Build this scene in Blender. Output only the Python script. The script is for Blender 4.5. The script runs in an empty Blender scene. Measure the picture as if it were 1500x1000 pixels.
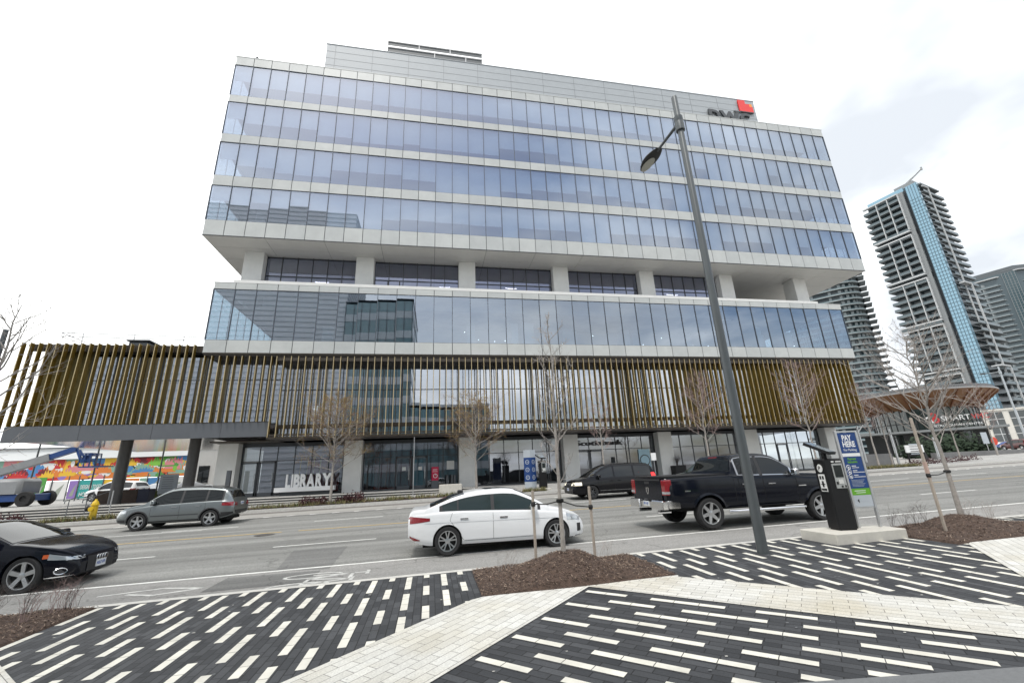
import bpy, bmesh, math, random
from mathutils import Vector, Matrix
R = math.radians
sc = bpy.context.scene
COL = sc.collection
random.seed(7)

# ------------------------------------------------------------------ camera
YAW, PITCH, ROLL, FPX = 0.195758905, 0.297957864, -0.0435823468, 620.108
H = 1.93
CAM = Vector((0, 0, H))
_f = Vector((math.sin(YAW)*math.cos(PITCH), math.cos(YAW)*math.cos(PITCH), math.sin(PITCH)))
_r0 = Vector((math.cos(YAW), -math.sin(YAW), 0)); _u0 = _r0.cross(_f)
_r = _r0*math.cos(ROLL) + _u0*math.sin(ROLL)
_u = -_r0*math.sin(ROLL) + _u0*math.cos(ROLL)
cd = bpy.data.cameras.new('camera'); cam = bpy.data.objects.new('camera', cd); COL.objects.link(cam)
cd.sensor_width = 36; cd.lens = FPX/1500*36; cd.clip_start = .05; cd.clip_end = 4000
cam.matrix_world = Matrix(((_r.x, _u.x, -_f.x, 0), (_r.y, _u.y, -_f.y, 0), (_r.z, _u.z, -_f.z, H), (0, 0, 0, 1)))
sc.camera = cam

def ray(px, py): return _f + _r*((px-750)/FPX) - _u*((py-500)/FPX)
def onY(px, py, Y):
    d = ray(px, py); return CAM + d*(Y/d.y)
def clampv(x, a, b): return max(a, min(b, x))
def zs(x, y):                                                   # height of the sloping street
    x = clampv(x, -70, 150); yy = clampv(y, -40, 120)
    return .0115*x + .0065*min(yy, 40) + .014*max(0, min(yy, 31)-18)
def W(px, py, dz=0):                                            # point of the street surface (raised by dz) seen at a pixel
    d = ray(px, py); lo, hi = .5, 400
    for _ in range(60):
        t = (lo+hi)/2; p = CAM + d*t
        if p.z > zs(p.x, p.y)+dz: lo = t
        else: hi = t
    return CAM + d*lo
def pix(p):
    q = Vector(p)-CAM; z = q.dot(_f); return 750+FPX*q.dot(_r)/z, 500-FPX*q.dot(_u)/z
def zat(x, y, py):                                              # height above (x, y) seen at picture row py
    lo, hi = -5, 200
    for _ in range(60):
        z = (lo+hi)/2
        if pix((x, y, z))[1] > py: lo = z
        else: hi = z
    return lo

# ------------------------------------------------------------------ materials
MATS = {}
def nt(m):
    m.use_nodes = True; n = m.node_tree.nodes; l = m.node_tree.links; n.clear(); return n, l
def mat(name, col, rough=.6, metal=0., spec=.5, noise=None, bump=None, coat=0., emit=None, coords='Object', streak=None):
    if name in MATS: return MATS[name]
    m = bpy.data.materials.new(name); n, l = nt(m)
    o = n.new('ShaderNodeOutputMaterial'); b = n.new('ShaderNodeBsdfPrincipled'); l.new(b.outputs[0], o.inputs[0])
    b.inputs['Base Color'].default_value = (*col, 1); b.inputs['Roughness'].default_value = rough
    b.inputs['Metallic'].default_value = metal; b.inputs['Specular IOR Level'].default_value = spec
    b.inputs['Coat Weight'].default_value = coat; b.inputs['Coat Roughness'].default_value = .03
    tc = None
    if noise or bump or streak: tc = n.new('ShaderNodeTexCoord')
    if noise:
        s, a = noise[:2]
        t = n.new('ShaderNodeTexNoise'); t.inputs['Scale'].default_value = s; t.inputs['Detail'].default_value = 6; t.inputs['Roughness'].default_value = .65
        l.new(tc.outputs[coords], t.inputs['Vector'])
        mr = n.new('ShaderNodeMapRange'); mr.inputs['From Min'].default_value = .25; mr.inputs['From Max'].default_value = .75
        mr.inputs['To Min'].default_value = 1-a; mr.inputs['To Max'].default_value = 1+a; l.new(t.outputs['Fac'], mr.inputs['Value'])
        mx = n.new('ShaderNodeMix'); mx.data_type = 'RGBA'; mx.blend_type = 'MULTIPLY'; mx.inputs[0].default_value = 1
        mx.inputs[6].default_value = (*col, 1); l.new(mr.outputs[0], mx.inputs[7]); l.new(mx.outputs[2], b.inputs['Base Color'])
        mr2 = n.new('ShaderNodeMapRange'); mr2.inputs['To Min'].default_value = max(0, rough-.08); mr2.inputs['To Max'].default_value = min(1, rough+.08)
        l.new(t.outputs['Fac'], mr2.inputs['Value']); l.new(mr2.outputs[0], b.inputs['Roughness'])
    if bump:
        s, a, dist = bump
        t = n.new('ShaderNodeTexNoise'); t.inputs['Scale'].default_value = s; t.inputs['Detail'].default_value = 4
        l.new(tc.outputs[coords], t.inputs['Vector'])
        bp = n.new('ShaderNodeBump'); bp.inputs['Strength'].default_value = a; bp.inputs['Distance'].default_value = dist
        l.new(t.outputs['Fac'], bp.inputs['Height']); l.new(bp.outputs[0], b.inputs['Normal'])
    if emit:
        b.inputs['Emission Color'].default_value = (*emit[:3], 1); b.inputs['Emission Strength'].default_value = emit[3]
    MATS[name] = m; return m

def glass(name, tint, refl, base, edge=.55, rough=.0, wav=None):   # architectural glass: part mirror, part see-through
    if name in MATS: return MATS[name]
    m = bpy.data.materials.new(name); n, l = nt(m)
    o = n.new('ShaderNodeOutputMaterial'); mx = n.new('ShaderNodeMixShader')
    t = n.new('ShaderNodeBsdfTransparent'); t.inputs[0].default_value = (*tint, 1)
    g = n.new('ShaderNodeBsdfGlossy'); g.inputs[0].default_value = (*refl, 1); g.inputs['Roughness'].default_value = rough
    lw = n.new('ShaderNodeLayerWeight'); lw.inputs[0].default_value = .3
    mr = n.new('ShaderNodeMapRange'); mr.inputs['To Min'].default_value = base; mr.inputs['To Max'].default_value = min(1, base+edge)
    l.new(lw.outputs['Facing'], mr.inputs['Value']); l.new(mr.outputs[0], mx.inputs[0])
    l.new(t.outputs[0], mx.inputs[1]); l.new(g.outputs[0], mx.inputs[2]); l.new(mx.outputs[0], o.inputs[0])
    if wav:
        tc = n.new('ShaderNodeTexCoord'); nz = n.new('ShaderNodeTexNoise'); nz.inputs['Scale'].default_value = wav[0]; nz.inputs['Detail'].default_value = 1
        l.new(tc.outputs['Object'], nz.inputs['Vector']); bp = n.new('ShaderNodeBump'); bp.inputs['Strength'].default_value = wav[1]; bp.inputs['Distance'].default_value = .05
        l.new(nz.outputs['Fac'], bp.inputs['Height']); l.new(bp.outputs[0], g.inputs['Normal'])
    MATS[name] = m; return m

# ------------------------------------------------------------------ mesh builder
class MB:
    def __init__(s, off=(0, 0, 0)):
        s.v = []; s.f = []; s.m = []; s.off = Vector(off)
    def add(s, vs, fs, mi=0):
        k = len(s.v); s.v += [tuple(p) for p in vs]; s.f += [tuple(i+k for i in f) for f in fs]; s.m += [mi]*len(fs)
    def quad(s, a, b, c, d, mi=0): s.add((a, b, c, d), ((0, 1, 2, 3),), mi)
    def poly(s, ps, mi=0): s.add(ps, (tuple(range(len(ps))),), mi)
    def box(s, x0, x1, y0, y1, z0, z1, mi=0):
        s.add([(x0, y0, z0), (x1, y0, z0), (x1, y1, z0), (x0, y1, z0), (x0, y0, z1), (x1, y0, z1), (x1, y1, z1), (x0, y1, z1)],
              [(0, 3, 2, 1), (4, 5, 6, 7), (0, 1, 5, 4), (1, 2, 6, 5), (2, 3, 7, 6), (3, 0, 4, 7)], mi)
    def obox(s, c, ax, ay, az, mi=0):                              # centre and three half-axis vectors
        c, ax, ay, az = map(Vector, (c, ax, ay, az)); vs = []
        for k in (-1, 1):
            for i, j in ((-1, -1), (1, -1), (1, 1), (-1, 1)): vs.append(c+ax*i+ay*j+az*k)
        s.add(vs, [(0, 3, 2, 1), (4, 5, 6, 7), (0, 1, 5, 4), (1, 2, 6, 5), (2, 3, 7, 6), (3, 0, 4, 7)], mi)
    def bar(s, a, b, w, h, mi=0, up=(0, 0, 1)):
        a, b = Vector(a), Vector(b); d = b-a; L = d.length; d /= L; up = Vector(up)
        sd = d.cross(up)
        if sd.length < 1e-4: sd = d.cross(Vector((1, 0, 0)))
        sd.normalize(); u = sd.cross(d)
        s.obox((a+b)/2, d*L/2, sd*w/2, u*h/2, mi)
    def bbox(s, x0, x1, y0, y1, z0, z1, r, mi=0):                  # box with chamfered vertical and top edges
        p = [(x0+r, y0), (x1-r, y0), (x1, y0+r), (x1, y1-r), (x1-r, y1), (x0+r, y1), (x0, y1-r), (x0, y0+r)]
        q = [(clampv(x, x0+r, x1-r), clampv(y, y0+r, y1-r)) for x, y in p]
        vs = [(x, y, z0) for x, y in p]+[(x, y, z1-r) for x, y in p]+[(x, y, z1) for x, y in q]
        fs = [tuple(reversed(range(8)))]
        for k in (0, 8):
            for i in range(8): j = (i+1) % 8; fs.append((k+i, k+j, k+8+j, k+8+i))
        fs.append(tuple(range(16, 24))); s.add(vs, fs, mi)
    def prism(s, ps, z0, z1, mi=0, top=None):
        n = len(ps); vs = [(x, y, z0) for x, y in ps]+[(x, y, z1) for x, y in ps]
        fs = [(i, (i+1) % n, n+(i+1) % n, n+i) for i in range(n)]
        s.add(vs, fs+[tuple(reversed(range(n)))], mi); s.add(vs[n:], [tuple(range(n))], mi if top is None else top)
    def tube(s, pts, rads, n=6, mi=0, cap=True):
        pts = [Vector(p) for p in pts]
        if not hasattr(rads, '__len__'): rads = [rads]*len(pts)
        k = len(s.v); ref = None; fs = []
        for i, p in enumerate(pts):
            d = (pts[min(i+1, len(pts)-1)]-pts[max(i-1, 0)])
            if d.length < 1e-9: d = Vector((0, 0, 1))
            d.normalize()
            if ref is None: ref = d.cross(Vector((0, 0, 1)) if abs(d.z) < .9 else Vector((1, 0, 0))).normalized()
            ref = (ref-d*ref.dot(d))
            if ref.length < 1e-6: ref = d.orthogonal()
            ref.normalize(); w = d.cross(ref)
            for j in range(n):
                a = 2*math.pi*j/n; s.v.append(tuple(p+(ref*math.cos(a)+w*math.sin(a))*rads[i]))
        for i in range(len(pts)-1):
            for j in range(n):
                j2 = (j+1) % n; fs.append((k+i*n+j, k+i*n+j2, k+(i+1)*n+j2, k+(i+1)*n+j))
        if cap:
            fs.append(tuple(k+j for j in reversed(range(n)))); e = k+(len(pts)-1)*n; fs.append(tuple(e+j for j in range(n)))
        s.f += fs; s.m += [mi]*len(fs)
    def lathe(s, prof, c=(0, 0, 0), ax=(0, 0, 1), n=24, mi=0, cap=True):     # profile of (radius, height along ax)
        ax = Vector(ax).normalized(); c = Vector(c); e1 = ax.orthogonal().normalized(); e2 = ax.cross(e1)
        k = len(s.v); m = len(prof)
        for r, h in prof:
            for j in range(n):
                a = 2*math.pi*j/n; s.v.append(tuple(c+ax*h+(e1*math.cos(a)+e2*math.sin(a))*r))
        fs = []
        for i in range(m-1):
            for j in range(n):
                j2 = (j+1) % n; fs.append((k+i*n+j, k+i*n+j2, k+(i+1)*n+j2, k+(i+1)*n+j))
        if cap and prof[0][0] > 1e-6: fs.append(tuple(k+j for j in reversed(range(n))))
        if cap and prof[-1][0] > 1e-6: fs.append(tuple(k+(m-1)*n+j for j in range(n)))
        s.f += fs; s.m += [mi]*len(fs)
    def grid(s, fn, nu, nv, mi=0):
        k = len(s.v)
        for i in range(nu+1):
            for j in range(nv+1): s.v.append(tuple(fn(i/nu, j/nv)))
        fs = [(k+i*(nv+1)+j, k+(i+1)*(nv+1)+j, k+(i+1)*(nv+1)+j+1, k+i*(nv+1)+j+1) for i in range(nu) for j in range(nv)]
        s.f += fs; s.m += [mi]*len(fs)
    def build(s, name, mats, parent=None, smooth=None, kind=None, loc=None):
        me = bpy.data.meshes.new(name)
        o = s.off
        me.from_pydata([(v[0]-o.x, v[1]-o.y, v[2]-o.z) for v in s.v], [], s.f)
        if not isinstance(mats, (list, tuple)): mats = [mats]
        for m in mats: me.materials.append(m)
        if len(mats) > 1: me.polygons.foreach_set('material_index', s.m)
        if smooth:
            bm = bmesh.new(); bm.from_mesh(me); bmesh.ops.remove_doubles(bm, verts=bm.verts, dist=1e-5)
            bmesh.ops.recalc_face_normals(bm, faces=bm.faces)
            for f in bm.faces: f.smooth = True
            a = R(smooth)
            for e in bm.edges:
                if len(e.link_faces) == 2: e.smooth = e.calc_face_angle(0) < a
            bm.to_mesh(me); bm.free()
        me.update()
        ob = bpy.data.objects.new(name, me); COL.objects.link(ob)
        if parent: ob.parent = parent
        if loc: ob.location = loc
        elif parent is None: ob.location = o
        if kind: ob['kind'] = kind
        return ob

def tag(o, label=None, cat=None, group=None, kind=None):
    if label: o['label'] = label
    if cat: o['category'] = cat
    if group: o['group'] = group
    if kind: o['kind'] = kind
    return o
def thing(name, label, cat, loc=(0, 0, 0), rz=0, group=None):
    o = bpy.data.objects.new(name, None); COL.objects.link(o); o.location = loc; o.rotation_euler = (0, 0, rz)
    o.empty_display_size = .3; return tag(o, label, cat, group)
def dup(root, loc, rz=None, label=None, group=None, scale=None):
    def cp(o, par):
        c = o.copy(); COL.objects.link(c)
        if par: c.parent = par
        for ch in [x for x in o.children]: cp(ch, c)
        return c
    r = cp(root, None); r.location = loc
    if rz is not None: r.rotation_euler = (0, 0, rz)
    if scale: r.scale = scale
    return tag(r, label, None, group)
FONT = None
def text_mesh(body, size, extrude=.01, offset=0., align='LEFT', spacing=1.0):
    cu = bpy.data.curves.new('t', 'FONT'); cu.body = body; cu.size = size; cu.extrude = extrude; cu.offset = offset
    cu.align_x = align; cu.space_character = spacing; cu.resolution_u = 3
    ob = bpy.data.objects.new('t', cu); COL.objects.link(ob)
    bpy.context.view_layer.update()
    dg = bpy.context.evaluated_depsgraph_get()
    me = bpy.data.meshes.new_from_object(ob.evaluated_get(dg))
    vs = [tuple(v.co) for v in me.vertices]; fs = [tuple(p.vertices) for p in me.polygons]
    bpy.data.objects.remove(ob); bpy.data.curves.remove(cu); bpy.data.meshes.remove(me)
    return vs, fs
def put_text(mb, body, size, org, ux, uy, extrude=.005, offset=0., align='LEFT', mi=0, spacing=1., fit=None):
    vs, fs = text_mesh(body, size, extrude, offset, align, spacing)
    org, ux, uy = Vector(org), Vector(ux).normalized(), Vector(uy).normalized(); uz = ux.cross(uy)
    sx = 1
    if fit:
        xs = [v[0] for v in vs]; sx = fit/(max(xs)-min(xs))
    mb.add([org+ux*v[0]*sx+uy*v[1]+uz*v[2] for v in vs], fs, mi)
# ------------------------------------------------------------------ world and sun
SUN_EL, SUN_AZ = R(62), R(205)                                     # azimuth clockwise from +Y
w = bpy.data.worlds.new('World'); sc.world = w; w.use_nodes = True
n, l = w.node_tree.nodes, w.node_tree.links; n.clear()
wo = n.new('ShaderNodeOutputWorld'); bg = n.new('ShaderNodeBackground'); l.new(bg.outputs[0], wo.inputs[0])
bg.inputs[1].default_value = .1
sky = n.new('ShaderNodeTexSky'); sky.sky_type = 'NISHITA'; sky.sun_disc = False; sky.sun_elevation = SUN_EL; sky.sun_rotation = SUN_AZ
sky.air_density = 1.2; sky.dust_density = 2.0
tc = n.new('ShaderNodeTexCoord'); sep = n.new('ShaderNodeSeparateXYZ'); l.new(tc.outputs['Generated'], sep.inputs[0])
# flatten the direction so that clouds get smaller towards the horizon
zc = n.new('ShaderNodeMath'); zc.operation = 'MAXIMUM'; zc.inputs[1].default_value = .0; l.new(sep.outputs[2], zc.inputs[0])
za = n.new('ShaderNodeMath'); za.operation = 'ADD'; za.inputs[1].default_value = .28; l.new(zc.outputs[0], za.inputs[0])
dv = n.new('ShaderNodeVectorMath'); dv.operation = 'DIVIDE'; cb = n.new('ShaderNodeCombineXYZ')
for i in range(3): l.new(za.outputs[0], cb.inputs[i])
l.new(tc.outputs['Generated'], dv.inputs[0]); l.new(cb.outputs[0], dv.inputs[1])
nz = n.new('ShaderNodeTexNoise'); nz.inputs['Scale'].default_value = 1.1; nz.inputs['Detail'].default_value = 8; nz.inputs['Roughness'].default_value = .55; nz.inputs['Distortion'].default_value = .4
mp = n.new('ShaderNodeMapping'); mp.inputs['Location'].default_value = (2.35, .7, .3); l.new(dv.outputs[0], mp.inputs[0]); l.new(mp.outputs[0], nz.inputs['Vector'])
# cloud cover: nearly closed over the street, thinner behind the viewer
cov = n.new('ShaderNodeMapRange'); cov.inputs['From Min'].default_value = -.6; cov.inputs['From Max'].default_value = .5
cov.inputs['To Min'].default_value = .02; cov.inputs['To Max'].default_value = .24; l.new(sep.outputs[1], cov.inputs['Value'])
ad = n.new('ShaderNodeMath'); ad.operation = 'ADD'; l.new(nz.outputs['Fac'], ad.inputs[0]); l.new(cov.outputs[0], ad.inputs[1])
cm = n.new('ShaderNodeValToRGB'); cm.color_ramp.elements[0].position = .38; cm.color_ramp.elements[0].color = (0, 0, 0, 1)
cm.color_ramp.elements[1].position = .62; cm.color_ramp.elements[1].color = (1, 1, 1, 1); l.new(ad.outputs[0], cm.inputs[0])
# grey undersides
nz2 = n.new('ShaderNodeTexNoise'); nz2.inputs['Scale'].default_value = 1.7; nz2.inputs['Detail'].default_value = 5
mp2 = n.new('ShaderNodeMapping'); mp2.inputs['Location'].default_value = (5.1, 3.2, 1.3); l.new(dv.outputs[0], mp2.inputs[0]); l.new(mp2.outputs[0], nz2.inputs['Vector'])
cc = n.new('ShaderNodeValToRGB'); cc.color_ramp.elements[0].position = .30; cc.color_ramp.elements[0].color = (5.5, 5.85, 6.3, 1)
cc.color_ramp.elements[1].position = .64; cc.color_ramp.elements[1].color = (12.5, 12.7, 12.6, 1); lx = n.new('ShaderNodeMath'); lx.operation = 'MULTIPLY_ADD'; lx.inputs[1].default_value = -.30; l.new(sep.outputs[0], lx.inputs[0])
ly = n.new('ShaderNodeMath'); ly.operation = 'ADD'; ly.inputs[1].default_value = .13; l.new(nz2.outputs['Fac'], lx.inputs[2]); l.new(lx.outputs[0], ly.inputs[0]); l.new(ly.outputs[0], cc.inputs[0])
smul = n.new('ShaderNodeMix'); smul.data_type = 'RGBA'; smul.blend_type = 'MULTIPLY'; smul.inputs[0].default_value = 1; smul.inputs[7].default_value = (1.0, 1.0, 1.0, 1)
l.new(sky.outputs[0], smul.inputs[6])
mx = n.new('ShaderNodeMix'); mx.data_type = 'RGBA'; l.new(cm.outputs[0], mx.inputs[0]); l.new(smul.outputs[2], mx.inputs[6]); l.new(cc.outputs[0], mx.inputs[7])
l.new(mx.outputs[2], bg.inputs[0])
sl = bpy.data.lights.new('sun', 'SUN'); sl.energy = 1.4; sl.angle = R(12); sl.color = (1, .96, .9)
so = bpy.data.objects.new('sun', sl); COL.objects.link(so)
sd = Vector((math.sin(SUN_AZ)*math.cos(SUN_EL), math.cos(SUN_AZ)*math.cos(SUN_EL), math.sin(SUN_EL)))
so.rotation_euler = sd.to_track_quat('Z', 'Y').to_euler()
sc.view_settings.view_transform = 'Standard'; sc.view_settings.look = 'None'; sc.view_settings.exposure = .62; sc.view_settings.gamma = 1
sc.cycles.max_bounces = 8; sc.cycles.transparent_max_bounces = 12; sc.cycles.glossy_bounces = 4; sc.cycles.diffuse_bounces = 3; sc.cycles.transmission_bounces = 4

# ------------------------------------------------------------------ ground, road, pavements
def asphalt(name, base, speck=.5, big=.24):
    m = bpy.data.materials.new(name); n, l = nt(m); MATS[name] = m
    o = n.new('ShaderNodeOutputMaterial'); b = n.new('ShaderNodeBsdfPrincipled'); l.new(b.outputs[0], o.inputs[0]); b.inputs['Roughness'].default_value = .85
    tc = n.new('ShaderNodeTexCoord')
    f = n.new('ShaderNodeTexNoise'); f.inputs['Scale'].default_value = 26; f.inputs['Detail'].default_value = 5; f.inputs['Roughness'].default_value = .8; l.new(tc.outputs['Object'], f.inputs['Vector'])
    mpg = n.new('ShaderNodeMapping'); mpg.inputs['Scale'].default_value = (.06, .55, 1); l.new(tc.outputs['Object'], mpg.inputs[0])
    g = n.new('ShaderNodeTexNoise'); g.inputs['Scale'].default_value = 1.0; g.inputs['Detail'].default_value = 6; l.new(mpg.outputs[0], g.inputs['Vector'])
    v = n.new('ShaderNodeTexVoronoi'); v.feature = 'DISTANCE_TO_EDGE'; v.inputs['Scale'].default_value = .16; v.inputs['Randomness'].default_value = 1
    dn = n.new('ShaderNodeTexNoise'); dn.inputs['Scale'].default_value = 1.3; dn.inputs['Detail'].default_value = 5; l.new(tc.outputs['Object'], dn.inputs['Vector'])
    dm = n.new('ShaderNodeMix'); dm.data_type = 'RGBA'; dm.blend_type = 'LINEAR_LIGHT'; dm.inputs[0].default_value = .9; l.new(tc.outputs['Object'], dm.inputs[6]); l.new(dn.outputs['Color'], dm.inputs[7]); l.new(dm.outputs[2], v.inputs['Vector'])
    cr = n.new('ShaderNodeMapRange'); cr.inputs['From Max'].default_value = .006; cr.inputs['To Min'].default_value = .6; l.new(v.outputs['Distance'], cr.inputs['Value'])
    a = n.new('ShaderNodeMapRange'); a.inputs['From Min'].default_value = .3; a.inputs['From Max'].default_value = .7; a.inputs['To Min'].default_value = 1-speck; a.inputs['To Max'].default_value = 1+speck; l.new(f.outputs['Fac'], a.inputs['Value'])
    c = n.new('ShaderNodeMapRange'); c.inputs['From Min'].default_value = .3; c.inputs['From Max'].default_value = .7; c.inputs['To Min'].default_value = 1-big; c.inputs['To Max'].default_value = 1+big; l.new(g.outputs['Fac'], c.inputs['Value'])
    m1 = n.new('ShaderNodeMath'); m1.operation = 'MULTIPLY'; l.new(a.outputs[0], m1.inputs[0]); l.new(c.outputs[0], m1.inputs[1])
    mp3 = n.new('ShaderNodeMapping'); mp3.inputs['Scale'].default_value = (.025, 1.7, 1); l.new(tc.outputs['Object'], mp3.inputs[0])
    tr = n.new('ShaderNodeTexNoise'); tr.inputs['Scale'].default_value = 1.0; tr.inputs['Detail'].default_value = 3; l.new(mp3.outputs[0], tr.inputs['Vector'])
    t2 = n.new('ShaderNodeMapRange'); t2.inputs['From Min'].default_value = .35; t2.inputs['From Max'].default_value = .62; t2.inputs['To Min'].default_value = 1-big*.9; t2.inputs['To Max'].default_value = 1+big*.35; l.new(tr.outputs['Fac'], t2.inputs['Value'])
    bl = n.new('ShaderNodeTexNoise'); bl.inputs['Scale'].default_value = .8; bl.inputs['Detail'].default_value = 7; bl.inputs['Roughness'].default_value = .7; l.new(tc.outputs['Object'], bl.inputs['Vector'])
    b2 = n.new('ShaderNodeMapRange'); b2.inputs['From Min'].default_value = .60; b2.inputs['From Max'].default_value = .72; b2.inputs['To Min'].default_value = 1; b2.inputs['To Max'].default_value = .72; l.new(bl.outputs['Fac'], b2.inputs['Value'])
    mA = n.new('ShaderNodeMath'); mA.operation = 'MULTIPLY'; l.new(t2.outputs[0], mA.inputs[0]); l.new(b2.outputs[0], mA.inputs[1])
    mB = n.new('ShaderNodeMath'); mB.operation = 'MULTIPLY'; l.new(m1.outputs[0], mB.inputs[0]); l.new(mA.outputs[0], mB.inputs[1]); m1 = mB
    m2 = n.new('ShaderNodeMath'); m2.operation = 'MULTIPLY'; l.new(m1.outputs[0], m2.inputs[0]); l.new(cr.outputs[0], m2.inputs[1])
    x = n.new('ShaderNodeMix'); x.data_type = 'RGBA'; x.blend_type = 'MULTIPLY'; x.inputs[0].default_value = 1; x.inputs[6].default_value = (*base, 1); l.new(m2.outputs[0], x.inputs[7]); l.new(x.outputs[2], b.inputs['Base Color'])
    bp = n.new('ShaderNodeBump'); bp.inputs['Strength'].default_value = .5; bp.inputs['Distance'].default_value = .012; l.new(f.outputs['Fac'], bp.inputs['Height']); l.new(bp.outputs[0], b.inputs['Normal'])
    return m
def pavers(name, c1, c2, mortar, bw, bh, ang, ms=.006, bump=.5, stain=None):
    m = bpy.data.materials.new(name); n, l = nt(m); MATS[name] = m
    o = n.new('ShaderNodeOutputMaterial'); b = n.new('ShaderNodeBsdfPrincipled'); l.new(b.outputs[0], o.inputs[0]); b.inputs['Roughness'].default_value = .8
    tc = n.new('ShaderNodeTexCoord'); mp = n.new('ShaderNodeMapping'); mp.inputs['Rotation'].default_value = (0, 0, R(ang)); l.new(tc.outputs['Object'], mp.inputs[0])
    br = n.new('ShaderNodeTexBrick'); br.inputs['Scale'].default_value = 1; br.inputs['Brick Width'].default_value = bw; br.inputs['Row Height'].default_value = bh
    br.inputs['Mortar Size'].default_value = ms; br.inputs['Mortar Smooth'].default_value = .2; br.inputs['Bias'].default_value = 0; br.offset_frequency = 2; br.offset = .5
    br.inputs['Color1'].default_value = (*c1, 1); br.inputs['Color2'].default_value = (*c2, 1); br.inputs['Mortar'].default_value = (*mortar, 1); l.new(mp.outputs[0], br.inputs['Vector'])
    f = n.new('ShaderNodeTexNoise'); f.inputs['Scale'].default_value = 55; f.inputs['Detail'].default_value = 4; f.inputs['Roughness'].default_value = .7; l.new(tc.outputs['Object'], f.inputs['Vector'])
    g = n.new('ShaderNodeTexNoise'); g.inputs['Scale'].default_value = 1.1; g.inputs['Detail'].default_value = 5; l.new(tc.outputs['Object'], g.inputs['Vector'])
    a = n.new('ShaderNodeMapRange'); a.inputs['From Min'].default_value = .3; a.inputs['From Max'].default_value = .7; a.inputs['To Min'].default_value = .8; a.inputs['To Max'].default_value = 1.2; l.new(f.outputs['Fac'], a.inputs['Value'])
    x = n.new('ShaderNodeMix'); x.data_type = 'RGBA'; x.blend_type = 'MULTIPLY'; x.inputs[0].default_value = 1; l.new(br.outputs['Color'], x.inputs[6]); l.new(a.outputs[0], x.inputs[7])
    s = n.new('ShaderNodeMix'); s.data_type = 'RGBA'; s.blend_type = 'MULTIPLY'
    r = n.new('ShaderNodeMapRange'); r.inputs['From Min'].default_value = .45; r.inputs['From Max'].default_value = .75; l.new(g.outputs['Fac'], r.inputs['Value'])
    s.inputs[7].default_value = (*(stain or (.8, .8, .8)), 1); l.new(r.outputs[0], s.inputs[0]); l.new(x.outputs[2], s.inputs[6]); l.new(s.outputs[2], b.inputs['Base Color'])
    ma = n.new('ShaderNodeMath'); ma.operation = 'MULTIPLY_ADD'; ma.inputs[1].default_value = -1.0; l.new(br.outputs['Fac'], ma.inputs[0])
    fm = n.new('ShaderNodeMath'); fm.operation = 'MULTIPLY'; fm.inputs[1].default_value = .6; l.new(f.outputs['Fac'], fm.inputs[0]); l.new(fm.outputs[0], ma.inputs[2])
    bp = n.new('ShaderNodeBump'); bp.inputs['Strength'].default_value = bump; bp.inputs['Distance'].default_value = .006; l.new(ma.outputs[0], bp.inputs['Height']); l.new(bp.outputs[0], b.inputs['Normal'])
    return m
ASPH = asphalt('asphalt', (.205, .205, .195)); ASPH2 = asphalt('asphalt_dark', (.155, .155, .15), .4); CONC = asphalt('pale_concrete', (.34, .33, .31), .16, .1)
GUT = asphalt('gutter_asphalt', (.16, .15, .14), .25)
KERB = mat('kerb_concrete', (.5, .49, .46), .85, noise=(9, .18), bump=(40, .3, .01))
WPAINT = mat('road_paint', (.72, .72, .69), .7, noise=(7, .25)); YPAINT = mat('yellow_paint', (.55, .38, .12), .7, noise=(9, .3))
DARKP = pavers('dark_pavers', (.024, .026, .030), (.062, .065, .071), (.008, .008, .009), .28, .0975, 90)
DARKC = pavers('dark_pavers_diagonal', (.024, .026, .030), (.062, .065, .071), (.008, .008, .009), .31, .105, 45)
WHITE1 = pavers('pale_pavers', (.50, .49, .455), (.60, .595, .565), (.16, .155, .145), .32, .125, -45, .004, .35, (.90, .86, .77))
WHITE2 = pavers('pale_pavers_b', (.50, .49, .455), (.60, .595, .565), (.16, .155, .145), .32, .125, 45, .004, .35, (.86, .8, .68))
STRIPE = mat('pale_stripe', (.62, .60, .535), .75, noise=(2.3, .22), bump=(60, .2, .004))
SLABG = asphalt('smooth_slab', (.16, .165, .17), .12, .08)

def sheet(mb, xs, ys, fz, mi=0):
    k = len(mb.v)
    for x in xs:
        for y in ys: mb.v.append((x, y, fz(x, y)))
    n = len(ys)
    for i in range(len(xs)-1):
        for j in range(n-1):
            mb.f.append((k+i*n+j, k+(i+1)*n+j, k+(i+1)*n+j+1, k+i*n+j+1)); mb.m.append(mi)
def rng(a, b, s):
    k = max(1, int(round((b-a)/s))); return [a+(b-a)*i/k for i in range(k+1)]
KN, KF = 9.0, 29.2                                                 # the two kerb lines
mb = MB(); sheet(mb, [-1500, -500, -200]+rng(-100, 200, 10)+[400, 900, 1500], [-1500, -400, -100]+rng(-50, 130, 6)+[200, 400, 900, 2000], lambda x, y: zs(x, y)-.05)
mb.build('ground', GUT, kind='structure')
XS = rng(-70, 150, 2.5)
mb = MB(); sheet(mb, XS, rng(KN, KF+.2, .8), zs); mb.build('road', ASPH, kind='structure')
mb = MB(); sheet(mb, XS, [25.9, 27, 28.05], lambda x, y: zs(x, y)+.004); mb.build('cycle_lane', CONC, kind='structure')
mb = MB(); sheet(mb, XS, [28.05, KF-.1], lambda x, y: zs(x, y)+.004); mb.build('gutter', GUT, kind='structure')
mb = MB(); sheet(mb, XS, [KN-.02, 10.1, 11.28], lambda x, y: zs(x, y)+.0025); mb.build('near_cycle_lane', asphalt('pale_asphalt', (.255, .25, .24), .4, .1), kind='structure')
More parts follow.
